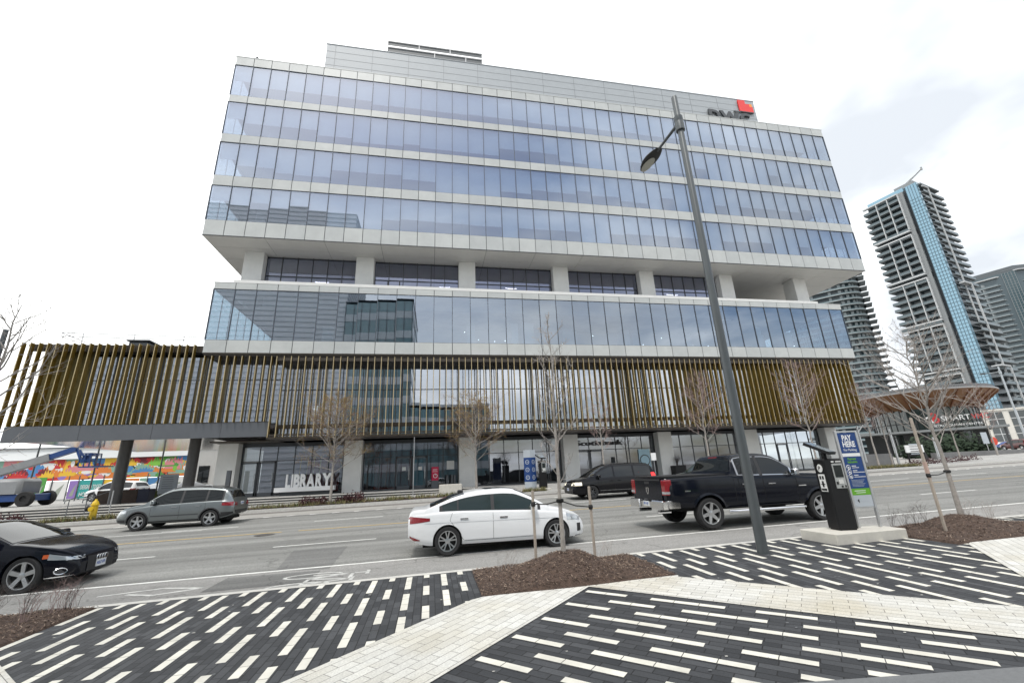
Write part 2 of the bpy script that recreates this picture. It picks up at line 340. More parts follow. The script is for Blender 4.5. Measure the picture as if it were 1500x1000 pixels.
# darker repair patch
mb = MB(); mb.poly([(p.x, p.y, zs(p.x, p.y)+.0045) for p in (W(403, 836), W(430, 806), W(509, 799.5), W(482, 833))])
mb.poly([(p.x, p.y, zs(p.x, p.y)+.0045) for p in (W(292, 868), W(334, 846), W(470, 835), W(455, 852))])
mb.build('road_patch', ASPH2, kind='structure')
mb = MB(); p = W(388, 783); mb.lathe([(0, .004), (.33, .004), (.36, .002)], (p.x, p.y, p.z+.003), n=20); mb.build('manhole_cover', mat('iron', (.07, .065, .06), .7, noise=(30, .4)))
tag(bpy.data.objects['manhole_cover'], 'round dark iron manhole cover in the road by the yellow line', 'manhole cover')

def strip(mb, a, b, wd, dz=.006, mi=0, seg=1):
    a = Vector((a[0], a[1], 0)); b = Vector((b[0], b[1], 0)); d = (b-a).normalized(); s = Vector((-d.y, d.x, 0))*wd/2
    for i in range(seg):
        p, q = a.lerp(b, i/seg), a.lerp(b, (i+1)/seg)
        mb.poly([(v.x, v.y, zs(v.x, v.y)+dz) for v in (p-s, q-s, q+s, p+s)], mi)
mb = MB(); strip(mb, (-70, 11.35), (150, 11.22), .11, seg=60); mb.build('cycle_lane_line', WPAINT, kind='structure')
mb = MB(); k = -60.0
while k < 140:
    strip(mb, (k, 15.22), (k+3.0, 15.24), .11); k += 6.15
mb.build('lane_dash_marking', WPAINT, kind='structure')
mb = MB(); strip(mb, (-60, 19.35), (-5.6, 19.15), .11, seg=20); strip(mb, (-5.0, 19.15), (140, 19.6), .11, seg=40); mb.build('yellow_centre_line', YPAINT, kind='structure')
mb = MB(); k = -60.5
while k < 140:
    strip(mb, (k, 22.2), (k+3.0, 22.2), .11); k += 6.15
strip(mb, (-13.5, 21.9), (-9.6, 21.9), .09); mb.build('far_lane_dash_marking', WPAINT, kind='structure')
mb = MB(); k = -60
while k < 140:
    strip(mb, (k, 25.7), (k+.35, 25.9), .14, .012); k += 1.12
strip(mb, (-70, 25.93), (150, 25.93), .07, .010, seg=40)
mb.build('cycle_lane_dash_marking', WPAINT, kind='structure')
# cycle symbol and arrow near the viewer
mb = MB()
def ring(c, rx, ry, wd, n=22):
    for i in range(n):
        a, b = 2*math.pi*i/n, 2*math.pi*(i+1)/n
        strip(mb, (c[0]+rx*math.cos(a), c[1]+ry*math.sin(a)), (c[0]+rx*math.cos(b), c[1]+ry*math.sin(b)), wd)
ring((-2.45, 9.62), .55, .2, .075); ring((-2.35, 10.42), .55, .2, .075)
for a, b in (((-2.4, 9.65), (-1.55, 9.85)), ((-1.55, 9.85), (-2.35, 10.1)), ((-2.35, 10.1), (-2.4, 9.65)), ((-1.55, 9.85), (-1.55, 10.38)), ((-2.35, 10.1), (-1.5, 10.38)), ((-2.35, 10.42), (-1.25, 10.32)), ((-1.25, 10.15), (-1.25, 10.5)), ((-1.5, 9.7), (-1.5, 9.98))): strip(mb, a, b, .075)
FADED = mat('worn_paint', (.50, .50, .48), .8, noise=(5, .35)); mb.build('cycle_symbol_marking', FADED, kind='structure')
mb = MB(); P = [W(142, 874), (W(240, 861.5)), W(296, 861), W(222, 872), W(185, 871)]
for a, b in ((0, 1), (1, 2), (2, 3), (3, 4)): strip(mb, P[a], P[b], .085)
mb.build('arrow_marking', FADED, kind='structure')

# near plaza: herringbone of pale bands between dark fields (one sheet above another)
PZ = .13
def pz(x, y): return zs(x, y)+PZ
KW = .16
mb = MB(); mb.grid(lambda u, v: (-70+220*u, KN-KW if v < .5 else KN, zs(-70+220*u, KN)+PZ+.003), 60, 1)
mb.grid(lambda u, v: (-70+220*u, KN, zs(-70+220*u, KN)+(PZ+.003 if v < .5 else -.1)), 60, 1); mb.build('kerb', KERB, kind='structure')
PER = 9.2
mb = MB(); sheet(mb, rng(-45, 60, 2), rng(-30, KN-KW, 1.3), pz, 0)
def poly_up(ps, dz, mi): mb.poly([(x, y, pz(x, y)+dz) for x, y in ps], mi)
# zig-zag bands: apex of each peak below a planting bed
def peak(c):
    ax, ay = c+1.55, 7.02                                          # peak plateau y
    # dark diagonal field inside the peak
    poly_up([(c+2.4-0, 6.96), (c+2.4+5.5, 6.96-5.5), (c+2.4-5.5, 6.96-5.5)], .006, 1)
    for i in range(-14, 26):                                       # pale stripes of the diagonal field (direction -45 degrees)
        pass
    d = Vector((.7071, -.7071)); e = Vector((.7071, .7071)); o = Vector((c+2.4, 6.86))
    r = random.Random(3)
    for row in range(0, 24):
        b = -.22-row*.3165
        # distance along d; inside means below both bands
        s = .008 if row % 2 == 0 else .49
        cyc = 0 if row % 2 == 0 else row//2 % 2
        while s < 9:
            nP = (2, 3)[(cyc) % 2]; cyc += 1
            for q in range(nP):
                s0, s1 = s+q*.31+.004, s+(q+1)*.31-.004
                ps = [o+d*s0+e*b, o+d*s1+e*b, o+d*s1+e*(b+.098), o+d*s0+e*(b+.098)]
                if all(p.y-p.x < 6.86-(c+2.4)+.05 and p.x+p.y < 6.86+c+2.4+.02 and p.y > 2.0 for p in ps): poly_up([(p.x, p.y) for p in ps], .010, 3)
            s += nP*.31+.33
    # pale bands going down on both sides
    L = 8.5
    poly_up([(c+.62, 6.93), (c+2.4, 6.93), (c+2.4-L, 6.93-L), (c+.62-L, 6.93-L)], .014, 2)
    poly_up([(c+2.4, 6.93), (c+3.9, 6.93), (c+3.9+L, 6.93-L), (c+2.4+L*.995, 6.93-L*1.005-.2)], .014, 4)
    poly_up([(c+.80, 7.02), (c+3.95, 7.02), (c+3.9, 6.93), (c+.62, 6.93)], .014, 2)
for k in range(-4, 6): peak(k*PER+(.2 if k == -1 else 0))
# stripes of the straight fields: rows along Y
for k in range(-70, 90):
    x0 = -2.73+.3*k-.05; nP = 3 if k % 2 == 0 else 2
    y = 7.95-1.12*9+(0 if k % 2 == 0 else -.44-.02)
    while y < 9.2:
        for q in range(nP):
            ya, yb = y+q*.28+.004, y+(q+1)*.28-.004
            if yb > KN-KW: yb = KN-KW
            if yb-ya > .04: poly_up([(x0, ya), (x0+.0975, ya), (x0+.0975, yb), (x0, yb)], .003, 3)
        y += 1.12
poly_up([(2.9, 3.62), (4.9, 3.28), (9, 2.6), (9, -3), (-9, -3), (-9, 3.2), (1.6, 3.55)], .018, 5)
rl = random.Random(9)
for i in range(130):                                               # grit and litter specks on the paving
    x, y = rl.uniform(-6, 11), rl.uniform(3.7, 8.8); s = rl.uniform(.006, .02); a = rl.uniform(0, 3); ps = [(x+s*math.cos(a+k*1.3)*(1+.5*(k % 2)), y+s*.7*math.sin(a+k*1.3)) for k in range(5)]; poly_up(ps, .020, 6 if i % 3 else 5)
mb.build('plaza_paving', [DARKP, DARKC, WHITE1, STRIPE, WHITE2, SLABG, mat('litter', (.5, .49, .45), .8)], kind='structure')
# ------------------------------------------------------------------ far pavement, steps, terrace
ZF = H-1.03
def sstep(a, b, x):
    t = clampv((x-a)/(b-a), 0, 1); return t*t*(3-2*t)
def zfar(x, y):                                                    # far pavement surface
    zk = zs(x, KF)+.15; zl = zk+.028*(y-KF); top = ZF+(zk+.28-ZF)*sstep(44, 58, x)
    zr = zk+(top-zk)*sstep(0, 1, (y-KF)/(35.2-KF)); t = sstep(.5, 4.5, x)
    return zl*(1-t)+zr*t
PAVG = pavers('grey_pavers', (.33, .325, .31), (.40, .395, .38), (.15, .15, .145), .6, .3, 0, .006, .2)
STEPT = mat('step_tread', (.5, .49, .46), .8, noise=(6, .15)); STEPR = mat('step_riser_shade', (.045, .045, .047), .7)  # riser colour painted dark for the shade on the step fronts
mb = MB(); sheet(mb, rng(-70, 150, 1.0), [KF+.14, 30, 31, 32, 33.0, 34, 35.2, 36.4], zfar); mb.build('far_pavement', PAVG, kind='structure')
mb = MB(); mb.grid(lambda u, v: (-70+220*u, KF if v < .5 else KF+.14, zs(-70+220*u, KF)+.152), 100, 1); mb.grid(lambda u, v: (-70+220*u, KF, zs(-70+220*u, KF)+(-.1 if v < .5 else .152)), 100, 1)
mb.build('far_kerb', KERB, kind='structure')
mb = MB(); NS = 5
for i in range(NS):
    z = ZF-.15*(NS-1-i); y0 = 32.9+.38*i; y1 = y0+.38 if i < NS-1 else 34.9
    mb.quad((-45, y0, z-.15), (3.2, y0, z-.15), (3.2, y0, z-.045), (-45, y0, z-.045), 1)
    mb.box(-45, 3.2, y0-.03, y1, z-.045, z, 0)
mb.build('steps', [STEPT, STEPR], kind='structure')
mb = MB(); mb.box(-120, 44, 34.9, 125, ZF-.3, ZF); mb.build('terrace', PAVG, kind='structure')
mb = MB(); sheet(mb, rng(44, 150, 4), rng(36.4, 125, 6), lambda x, y: zfar(x, 36.4)+.004); mb.build('station_plaza', CONC, kind='structure')

# ------------------------------------------------------------------ the office and library building
FY = 34.0
def zb(zr): return H+zr
def gx(k): return .137+1.538*k                                     # façade grid lines
B0 = (14, 47, ZF)
bld = thing('office_building', 'long glass office block hanging over a gold finned library podium across the street', 'building', B0)
def bmb(): return MB(B0)
PANEL = mat('facade_panel', (.49, .505, .49), .38, noise=(.9, .09)); PANEL2 = mat('facade_panel_b', (.45, .467, .458), .42, noise=(.9, .09))
WHITEP = mat('white_cladding', (.62, .62, .60), .4, noise=(2, .04)); SOFF = mat('soffit_panel', (.66, .655, .63), .5, noise=(1.3, .05))
JOINT = mat('panel_joint', (.05, .055, .06), .6); MULL = mat('dark_mullion', (.095, .11, .13), .4, metal=.3)
BLIND = mat('roller_blind', (.63, .66, .68), .8, noise=(3, .03)); FLOORM = mat('office_slab', (.24, .24, .25), .8); INNER = mat('office_core', (.27, .25, .26), .8, noise=(.5, .3))
CONCR = mat('column_concrete', (.76, .755, .725), .7, noise=(1.2, .07), bump=(30, .1, .01))
FINE = mat('fin_edge_skylit', (.48, .39, .22), .5, noise=(2.5, .12)); BRONZE = mat('gold_fin', (.25, .165, .03), .38, metal=.5, noise=(2.5, .2)); BRONZED = mat('dark_bronze', (.055, .045, .035), .45, metal=.4)  # fin fronts: sky reflection painted in as a paler colour than the sides
GREYM = mat('grey_metal', (.125, .133, .145), .42, metal=.35, noise=(2, .06)); FRAME = mat('dark_frame', (.075, .08, .085), .4, metal=.4)
GL_B = glass('office_glass', (.50, .58, .66), (.80, .86, .965), .31, .5, .0, wav=(.45, .006))
GL_P = glass('podium_glass', (.53, .655, .74), (.80, .87, .965), .31, .5, .0, wav=(.45, .008))
GL_L = glass('library_glass', (.42, .50, .56), (.86, .91, 1.0), .40, .45, .0, wav=(.35, .02))
GL_G = glass('shopfront_glass', (.55, .60, .62), (.88, .92, 1.0), .22, .55, .0, wav=(.3, .03))
GL_D = glass('dark_lounge_glass', (.45, .5, .58), (.68, .72, .92), .22, .5)
rb = random.Random(11)
def panel_row(mb, k0, k1, z0, z1, y, step=1):                      # a row of cladding panels with open joints
    for k in range(k0, k1, step): mb.box(gx(k)+.026, gx(k+step)-.026, y-.05+rb.uniform(-.004, .004), y, z0+.012, z1-.012, 0 if rb.random() < .6 else 1)
    mb.box(gx(k0)+.02, gx(k1)-.02, y-.001, y+.12, z0, z1, 2)
def glass_row(mb, k0, k1, z0, z1, y, jit=.0032):                   # panes, each set a hair out of true as in any real curtain wall
    for k in range(k0, k1):
        a, b = rb.gauss(0, jit), rb.gauss(0, jit); w2, h2 = .769, (z1-z0)/2
        mb.quad((gx(k)+.01, y-a*w2-b*h2, z0), (gx(k+1)-.01, y+a*w2-b*h2, z0), (gx(k+1)-.01, y+a*w2+b*h2, z1), (gx(k)+.01, y-a*w2+b*h2, z1))
def mullions(mb, k0, k1, z0, z1, y, extra=()):
    for k in range(k0, k1+1): mb.box(gx(k)-.022, gx(k)+.022, y-.045, y+.10, z0, z1)
    for z in (z0, z1, *extra): mb.box(gx(k0), gx(k1), y-.03, y+.098, z-.02, z+.02)
K0, K1 = -12, 30
XL, XR = gx(K0), gx(K1)
ZB0, ZB1 = zb(19.29), zb(38.18); DEP = 60.0
storeys = [(zb(20.69), zb(24.02)), (zb(25.01), zb(28.46)), (zb(29.33), zb(32.88)), (zb(33.64), zb(37.2))]
sp = bmb(); bands = [(ZB0, storeys[0][0])]+[(storeys[i][1], storeys[i+1][0]) for i in range(3)]+[(storeys[3][1], ZB1)]
for i, (a, b) in enumerate(bands):
    mb = bmb(); panel_row(mb, K0, K1, a, b, FY)
    for x, sgn in ((XL, -1), (XR, 1)):                             # cladding returns along the ends
        y = FY+.1
        while y < DEP-.5: mb.box(min(x, x+sgn*.05), max(x, x+sgn*.05), y+.012, y+1.526, a+.01, b-.01, 0); y += 1.538
        mb.box(min(x, x-sgn*.1), max(x, x-sgn*.1), FY+.13, DEP, a, b, 2)
    mb.build('spandrel_band', [PANEL, PANEL2, JOINT], bld)
for si, (a, b) in enumerate(storeys):
    mb = bmb(); glass_row(mb, K0, K1, a, b, FY+.02)
    for x in (XL+.02, XR-.02):
        y = FY+.1
        while y < DEP-.5: mb.quad((x, y, a), (x, y+1.5, a), (x, y+1.5, b), (x, y, b)); y += 1.538
    win = mb.build('ribbon_window', GL_B, bld)
    mb = bmb(); mullions(mb, K0, K1, a, b, FY)
    for x in (XL, XR):
        y = FY+.1
        while y < DEP-.5: mb.box(x-.03, x+.03, y-.02, y+.02, a, b); y += 1.538
    mb.build('mullion', MULL, win)
    prev = .6
    for k in range(K0, K1):                                        # roller blinds at their own heights
        base = [[.58, .62, .95, 1][rb.randrange(4)], [.62, .75, .5, 1][rb.randrange(4)], [.55, .7, 1, .8][rb.randrange(4)], [.66, .70, .72, .7][rb.randrange(4)]][si]
        d = prev if rb.random() < (.72 if si == 3 else .42) else base
        prev = d; d = clampv(d+rb.uniform(-.015, .015), 0, 1)
        if si == 0 and k in (-12, -11, -10, -9, -8, -7): d = .38+.1*(k % 2)
        if k in (K0,) and si > 0: d = .45
        mb = bmb(); zt = b-.03; mb.box(gx(k)+.03, gx(k+1)-.03, FY+.24, FY+.246, zt-d*(b-a-.04), zt); mb.box(gx(k)+.03, gx(k+1)-.03, FY+.23, FY+.256, zt-d*(b-a-.04)-.025, zt-d*(b-a-.04))
        mb.build('roller_blind', BLIND, win)
mb = bmb()
for z in [bands[0][0]+.3]+[(x+y)/2-.2 for x, y in bands[1:4]]+[ZB1-.55]: mb.box(XL+.12, XR-.12, FY+.16, DEP-.1, z, z+.4)
mb.build('floor_slab', FLOORM, bld)
mb = bmb(); mb.box(-6, 33, 43, 55, ZB0+.2, ZB1-.2); mb.build('core_wall', INNER, bld)
mb = bmb()
for k in range(-10, 30, 6): mb.box(gx(k)-.4, gx(k)+.4, 36.4, 37.2, ZB0+.3, ZB1-.4)
mb.build('inner_column', mat('inner_column', (.5, .5, .5), .8), bld)
# soffit of the hanging block, in long boards
mb = bmb()
ys = [FY, 35.8, 38.0, 40.2, 42.4, 44.6]
for i in range(5):
    x = XL; 
    while x < XR-.1:
        x2 = min(x+4.614, XR); mb.box(x+.014, x2-.014, ys[i]+.014, ys[i+1]-.014, ZB0-.05, ZB0-.02); x = x2
mb.box(XL+.01, XR-.01, FY+.01, DEP-.01, ZB0-.02, ZB0+.0, 1)
mb.box(XL-.02, XR+.02, FY-.055, FY-.012, ZB0-.06, ZB0+.012, 1)
mb.build('soffit', [SOFF, JOINT], bld)
mb = bmb(); mb.box(XL+.05, XR-.05, FY+.05, DEP, ZB1-.12, ZB1-.02, 0); mb.box(XL-.06, XR+.06, FY-.07, FY+.25, ZB1-.02, ZB1+.06, 1); mb.build('roof', [FLOORM, PANEL], bld)
# penthouse of the plant floor and the open screen above it
PX0, PX1, PY = -11.6, 41.0, 37.1; PZ0, PZ1 = ZB1, zb(45.05)
PENT = mat('penthouse_cladding', (.36, .385, .40), .5, noise=(1.5, .06)); LOUV = mat('plant_louver', (.20, .21, .22), .5)
mb = bmb(); mb.box(PX0, PX1, PY, 54, PZ0, PZ1, 0)
for i in range(3): mb.box(PX0-.01, PX1+.01, PY-.012, PY+.1, PZ1-1.0-i*.95, PZ1-.97-i*.95, 1)
x = PX0+.9
while x < PX1: mb.box(x, x+.035, PY-.014, PY+.1, PZ0, PZ1, 1); x += 3.85
mb.box(PX0-.04, PX1+.04, PY-.05, PY+.2, PZ1, PZ1+.07, 0)
pent = mb.build('penthouse', [PENT, LOUV], bld)
mb = bmb(); zl = PZ0+2.55
x = PX0+.2
mb.box(x, 27.6, PY-.05, PY-.02, zl, zl+.95, 1)
for i in range(10): mb.quad((x, PY-.10, zl+i*.095), (27.6, PY-.10, zl+i*.095), (27.6, PY-.05, zl+i*.095+.07), (x, PY-.05, zl+i*.095+.07))
mb.build('louver_strip', [LOUV, JOINT], pent)
mb = bmb(); sy0, sx0, sx1 = PY+.3, -5.4, 5.35; z0 = PZ1
for z in (z0+.25, z0+1.12, z0+2.0): mb.box(sx0, sx1, sy0-.06, sy0+.06, z-.05, z+.05)
for x in (sx0+.05, -1.9, 1.6, 5.3): mb.box(x-.05, x+.05, sy0-.05, sy0+.05, z0+1.12, z0+2.0)
for x in (sx0+.05, -.15, 3.4, 5.3): mb.box(x-.05, x+.05, sy0-.05, sy0+.05, z0+.25, z0+1.12)
for x in (sx0+.05, -1.9, 1.6, 5.3): mb.box(x-.05, x+.05, sy0-.05, sy0+.05, z0, z0+.25)
for s in (0, 1):
    zz = z0+.31+s*.88
    mb.box(sx0+.1, sx1-.1, sy0+.03, sy0+.06, zz+(.0 if s == 0 else .28), zz+.78, 1)
for x in (sx0, sx1): mb.bar((x, sy0, z0+2), (x, sy0+2, z0), .08, .08)
mb.build('roof_screen', [mat('white_steel', (.6, .6, .6), .4), mat('screen_slat', (.10, .11, .115), .5)], bld)
mb = bmb(); mb.tube([(-17.3, 35.4, ZB1), (-17.3, 35.4, ZB1+1.7)], .02, 5); mb.lathe([(.0, 0), (.10, .03), (.12, .2), (0, .33)], (-17.3, 35.4, ZB1+1.6), n=10); mb.build('roof_beacon', FRAME, bld)
# rooftop letters
DARKL = mat('sign_dark', (.05, .055, .06), .4); RED = mat('sign_red', (.75, .035, .03), .4); ORA = mat('sign_orange', (.85, .28, .03), .4)
mb = bmb(); put_text(mb, 'pwc', 3.6, (33.6, PY-.2, PZ0+2.75), (1, 0, 0), (0, 0, 1), .09, .05, fit=5.9); mb.build('roof_letters', DARKL, pent)
mb = bmb(); ly = PY-.16; lx = 38.0; lz = PZ1-2.35
for x0, x1, a, b, m in ((0, 2.5, 0, .62, 0), (0, 1.25, .62, 2.2, 0), (1.25, 1.95, .62, 1.55, 0), (1.95, 2.5, .62, 1.05, 0), (1.95, 2.4, 1.05, 1.6, 1), (-1.1, 0, -.34, -.1, 2), (0, 2.5, -.14, -.0, 2)):
    mb.box(lx+.45+x0*.82, lx+.45+x1*.82, ly-.06-.002*m, ly+.06, lz+.3+a*.82, lz+.3+b*.82, m)
mb.build('roof_emblem', [RED, ORA, DARKL], pent)

# recessed lounge floor between the two blocks: columns and glazing
CW = 1.38; cols = [-16.06+9.228*i for i in range(7)]
for i, x in enumerate(cols):
    mb = bmb(); mb.bbox(x, x+1.56, 36.4, 37.9, zb(14.6), ZB0-.05, .02); mb.box(x+.77, x+.79, 36.395, 36.45, zb(14.6), ZB0-.06, 0); mb.build('upper_column', CONCR, bld)
for i in range(5):
    x0, x1 = cols[i]+1.56, cols[i+1]; a, b = zb(14.9), ZB0-.06; y = 37.2
    mb = bmb(); n = 6; ws = (x1-x0)/n
    if i == 0: pass
    for k in range(n):
        for (z0, z1) in ((a, zb(17.35)), (zb(17.35), b)):
            j = rb.gauss(0, .002); mb.quad((x0+k*ws, y-j, z0), (x0+(k+1)*ws, y+j, z0), (x0+(k+1)*ws, y+j, z1), (x0+k*ws, y-j, z1))
    g = mb.build('lounge_window', GL_D, bld)
    mb = bmb()
    for k in range(n+1): mb.box(x0+k*ws-.035, x0+k*ws+.035, y-.06, y+.08, a, b)
    for z in (a, zb(17.35), b-.1): mb.box(x0, x1, y-.055, y+.078, z-.03, z+.05)
    if i == 1: mb.box(x0+1.15, x0+1.25, y-.07, y+.07, a, zb(17.35)); mb.box(x0+2.2, x0+2.3, y-.07, y+.07, a, zb(17.35))
    mb.build('window_frame', FRAME, g)
mb = bmb(); mb.box(cols[0]+1.5, cols[5]+.1, 43, 43.3, zb(14.6), ZB0); mb.box(cols[0]+.5, cols[5]+.1, 36.5, 58, zb(14.4), zb(14.62)); mb.build('lounge_wall', INNER, bld)
LAMPW = mat('ring_lamp', (.9, .9, .9), .5, emit=(1, .9, .92, 3.2))
for i in range(5):
    x0 = cols[i]+1.56
    for q in range(3):
        cx, cy, cz, rr = x0+1.6+q*2.3+rb.uniform(-.4, .4), 39.2+rb.uniform(-.4, 1.4), zb(17.75)+rb.uniform(-.2, .25), rb.uniform(.5, .75)
        a0 = rb.uniform(2.7, 3.6); mb = bmb(); mb.tube([(cx+rr*math.cos(a0+t*2.7/14), cy+.5*rr*math.sin(a0+t*2.7/14), cz+.33*rr*math.sin(a0+t*2.7/14)) for t in range(15)], .035, 5); mb.build('ring_lamp', LAMPW, bld)
# panelled wall of the open corner under the block
mb = bmb(); zz = zb(14.9); i = 0
while zz < ZB0-.1: mb.box(cols[5]+.2, gx(29)-1.0, 43.4, 43.5, zz+.015, min(zz+.42, ZB0-.05)); zz += .435
mb.box(cols[5]+.05, cols[5]+.2, 37.3, 43.5, zb(14.8), ZB0-.05); mb.build('corner_wall', SOFF, bld)

# podium block
J0, J1 = -11, 27; QL, QR = gx(J0), gx(J1)
Q0, QG0, QG1, Q1 = zb(9.42), zb(10.42), zb(14.60), zb(15.14)
for a, b in ((Q0, QG0), (QG1, Q1)):
    mb = bmb(); panel_row(mb, J0, J1, a, b, FY)
    for x, sgn in ((QL, -1), (QR, 1)):
        y = FY+.1
        while y < DEP-.5: mb.box(min(x, x+sgn*.05), max(x, x+sgn*.05), y+.012, y+1.526, a+.01, b-.01, 0); y += 1.538
        mb.box(min(x, x-sgn*.1), max(x, x-sgn*.1), FY+.13, DEP, a, b, 2)
    mb.build('spandrel_band', [PANEL, PANEL2, JOINT], bld)
mb = bmb(); mb.box(QL+.9, QR-1.6, FY+.9, FY+1.15, Q1-.05, zb(15.85)); mb.box(QL-.05, QR+.05, FY-.06, FY+.95, Q1, Q1+.05); mb.build('terrace_parapet', WHITEP, bld)
mb = bmb(); glass_row(mb, J0, J1, QG0, QG1, FY+.02)
for x in (QL+.02, QR-.02):
    y = FY+.1
    while y < DEP-.5: mb.quad((x, y, QG0), (x, y+1.5, QG0), (x, y+1.5, QG1), (x, y, QG1)); y += 1.538
win = mb.build('ribbon_window', GL_P, bld)
mb = bmb(); mullions(mb, J0, J1, QG0, QG1, FY)
for x in (QL, QR):
    y = FY+.1
    while y < DEP-.5: mb.box(x-.03, x+.03, y-.02, y+.02, QG0, QG1); y += 1.538
mb.build('mullion', MULL, win)
mb = bmb(); mb.box(QL+.12, QR-.12, FY+.15, DEP-.2, Q0+.02, Q0+.4); mb.box(QL+.12, QR-.12, FY+.15, DEP-.2, QG1+.05, QG1+.45); mb.box(QL+3, QR-3, FY+1.6, FY+1.7, QG1-.75, QG1+.05); mb.build('floor_slab', FLOORM, bld)
CEILP = mat('pale_interior', (.5, .53, .55), .8)
mb = bmb(); mb.box(-3, 38, 42.5, 42.7, Q0+.4, QG1)
for x in (-10, 3.3, 7.4, 8.5, 13, 14.2, 19.5, 21, 27, 28.5, 33.8, 34.6, 36, 38.6): mb.box(x, x+rb.uniform(.5, 1.1), 37+rb.uniform(0, 3), 40.5, Q0+.4, QG1-1.0)
mb.build('interior_wall', [CEILP], bld)
mb = bmb()
for i in range(8):
    x, y = -13.5+i*1.6, 36.2+.4*(i % 2); mb.box(x, x+1.1, y, y+.7, Q0+1.1, Q0+1.14)
    for a in (0, 1.05): mb.box(x+a, x+a+.05, y, y+.05, Q0+.4, Q0+1.1)
    mb.bar((x+.3, y-.3, Q0+.4), (x+.5, y-.25, Q0+1.3), .05, .05); mb.bar((x+.8, y-.3, Q0+.4), (x+.6, y-.25, Q0+1.3), .05, .05)
mb.build('cafe_furniture', CEILP, bld)
PIN = mat('downlight', (1, 1, 1), .5, emit=(1, 1, 1, 6))
mb = bmb()
for i in range(46): mb.lathe([(.03, 0), (.03, .03)], (rb.uniform(2, 40), rb.uniform(36.5, 41), Q0+.7+rb.random()*2.6), n=6)
mb.build('ceiling_downlight', PIN, bld, kind='stuff')
mb = bmb(); mb.box(QL+.1, QR-.1, FY+.02, 37.4, Q0-.22, Q0-.01); mb.box(QL+.05, QR-.05, FY-.06, FY+.02, Q0-.1, Q0-.012); mb.build('podium_soffit', BRONZED, bld)

# gold fins of the library storey
L0, L1 = zb(3.1), Q0-.22; GY = 35.45
FINX = [-11.62+.5127*i for i in range(103)]
LXR = FINX[-1]+.1
mb = bmb(); mb.box(-11.7, LXR, FY+.02, FY+.12, L0+.10, L0+.22); mb.box(-11.7, LXR, FY+.05, GY, L0-.12, L0+.05); mb.box(-11.7, LXR, FY+.05, GY, L1-.35, L1-.05)
scr = mb.build('fin_screen', BRONZED, bld)
def fin(mb, x, z0, z1, y, d=.32): mb.box(x-.022, x+.022, y-.012, y+d, z0, z1); mb.box(x-.023, x+.023, y-.022, y-.0122, z0, z1, 1)
FX2 = [x for x in [-16.6+.5127*i for i in range(10)]]
for x in FINX[:78]:
    mb = bmb(); fin(mb, x, L0, L1, FY); mb.build('gold_fin', [BRONZE, FINE], scr)
mb = bmb()
for x in FINX[78:]: fin(mb, x, L0, L1, FY)
mb.build('gold_fin', [BRONZE, FINE], scr, kind='stuff')
def lib_glass(k0, k1, x0, x1, z0, z1, y, step=1.538):
    mb = bmb(); x = x0
    while x < x1-.05:
        x2 = min(x+step, x1); j, j2 = rb.gauss(0, .0025), rb.gauss(0, .0025)
        zz = [z0, z0+(z1-z0)*.62, z1] if z1-z0 > 4 else [z0, z1]
        for a, b in zip(zz, zz[1:]): mb.quad((x, y-j-j2, a), (x2, y+j-j2, a), (x2, y+j+j2, b), (x, y-j+j2, b))
        x = x2
    g = mb.build('library_window', GL_L, bld)
    mb = bmb(); x = x0
    while x < x1+.05: mb.box(x-.03, x+.03, y-.05, y+.1, z0, z1); x += step
    for z in [z0+.02, z0+(z1-z0)*.62, z1-.02]: mb.box(x0, x1, y-.04, y+.098, z-.03, z+.03)
    mb.box(x0, x1, y-.035, y+.096, z0+1.02, z0+1.06)
    mb.build('mullion', FRAME, g)
lib_glass(0, 0, -11.6, LXR-.2, L0, L1-.1, GY)
mb = bmb(); mb.box(-11.6, LXR-.2, GY-.12, GY-.02, L0+.75, L0+1.05); mb.build('floor_edge', BRONZED, bld)
mb = bmb(); mb.box(-11.5, LXR-.3, GY+.2, 47, L0-.1, L0+.3); mb.box(-11.5, LXR-.3, 46.8, 47, L0, L1); mb.box(-11.5, LXR-.3, GY+.2, 47, L1-.3, L1); mb.box(LXR-.3, LXR-.1, GY, 47, L0-.1, L1); mb.build('library_interior', INNER, bld)
# shelves seen through the library glass
SHELF = mat('book_shelf', (.33, .30, .28), .8, noise=(3, .4))
mb = bmb()
for i in range(16):
    x = -10+i*3.1; mb.box(x, x+1.9, 38.2, 38.7, L0+.3, L0+2.2)
mb.build('book_shelf', SHELF, bld)

# left wing on two round columns
WX0, WX1, WY = -28.3, -11.7, 34.22; WB, WT = zb(3.2), zb(10.0)
mb = bmb()
x = WX0+.4
while x < WX1-.01:
    x2 = min(x+4.35, WX1); mb.box(x+.01, x2-.01, WY+.05, WY+.18, WB, zb(4.25)); x = x2
mb.box(WX0+.4, WX1, WY+.15, WY+.25, WB+.01, zb(4.24), 1); wb_ = mb.build('wing_beam', [GREYM, JOINT], bld)
mb = bmb(); mb.box(WX0+.3, QL, WY+.4, WY+.62, WT-.38, WT-.05); mb.box(WX0+.3, WX1, WY+.4, WY+.5, zb(4.2), zb(4.35)); mb.box(WX0+.1, QL, WY+.4, 48, WT-.04, WT+.12); ws_ = mb.build('wing_screen', BRONZED, bld)
WF = [WX0+.514*i for i in range(22)]+[QL+.2-.5127*0, -16.1, -15.59, -15.08, -14.56, -14.05, -13.54, -13.03, -12.5, -12.0]
for i, x in enumerate(WF):
    mb = bmb(); fin(mb, x, WB-.25 if i == 0 else zb(4.26), (WT+.12) if x < QL+.1 else L1, WY if x < QL+.1 else FY+.01); mb.build('gold_fin', [BRONZE, FINE], ws_)
lib_glass(0, 0, -24.6, -11.6, zb(4.25), WT-.3, GY)
OLIVE = mat('olive_panel', (.11, .085, .022), .5, metal=.4, noise=(2, .25))
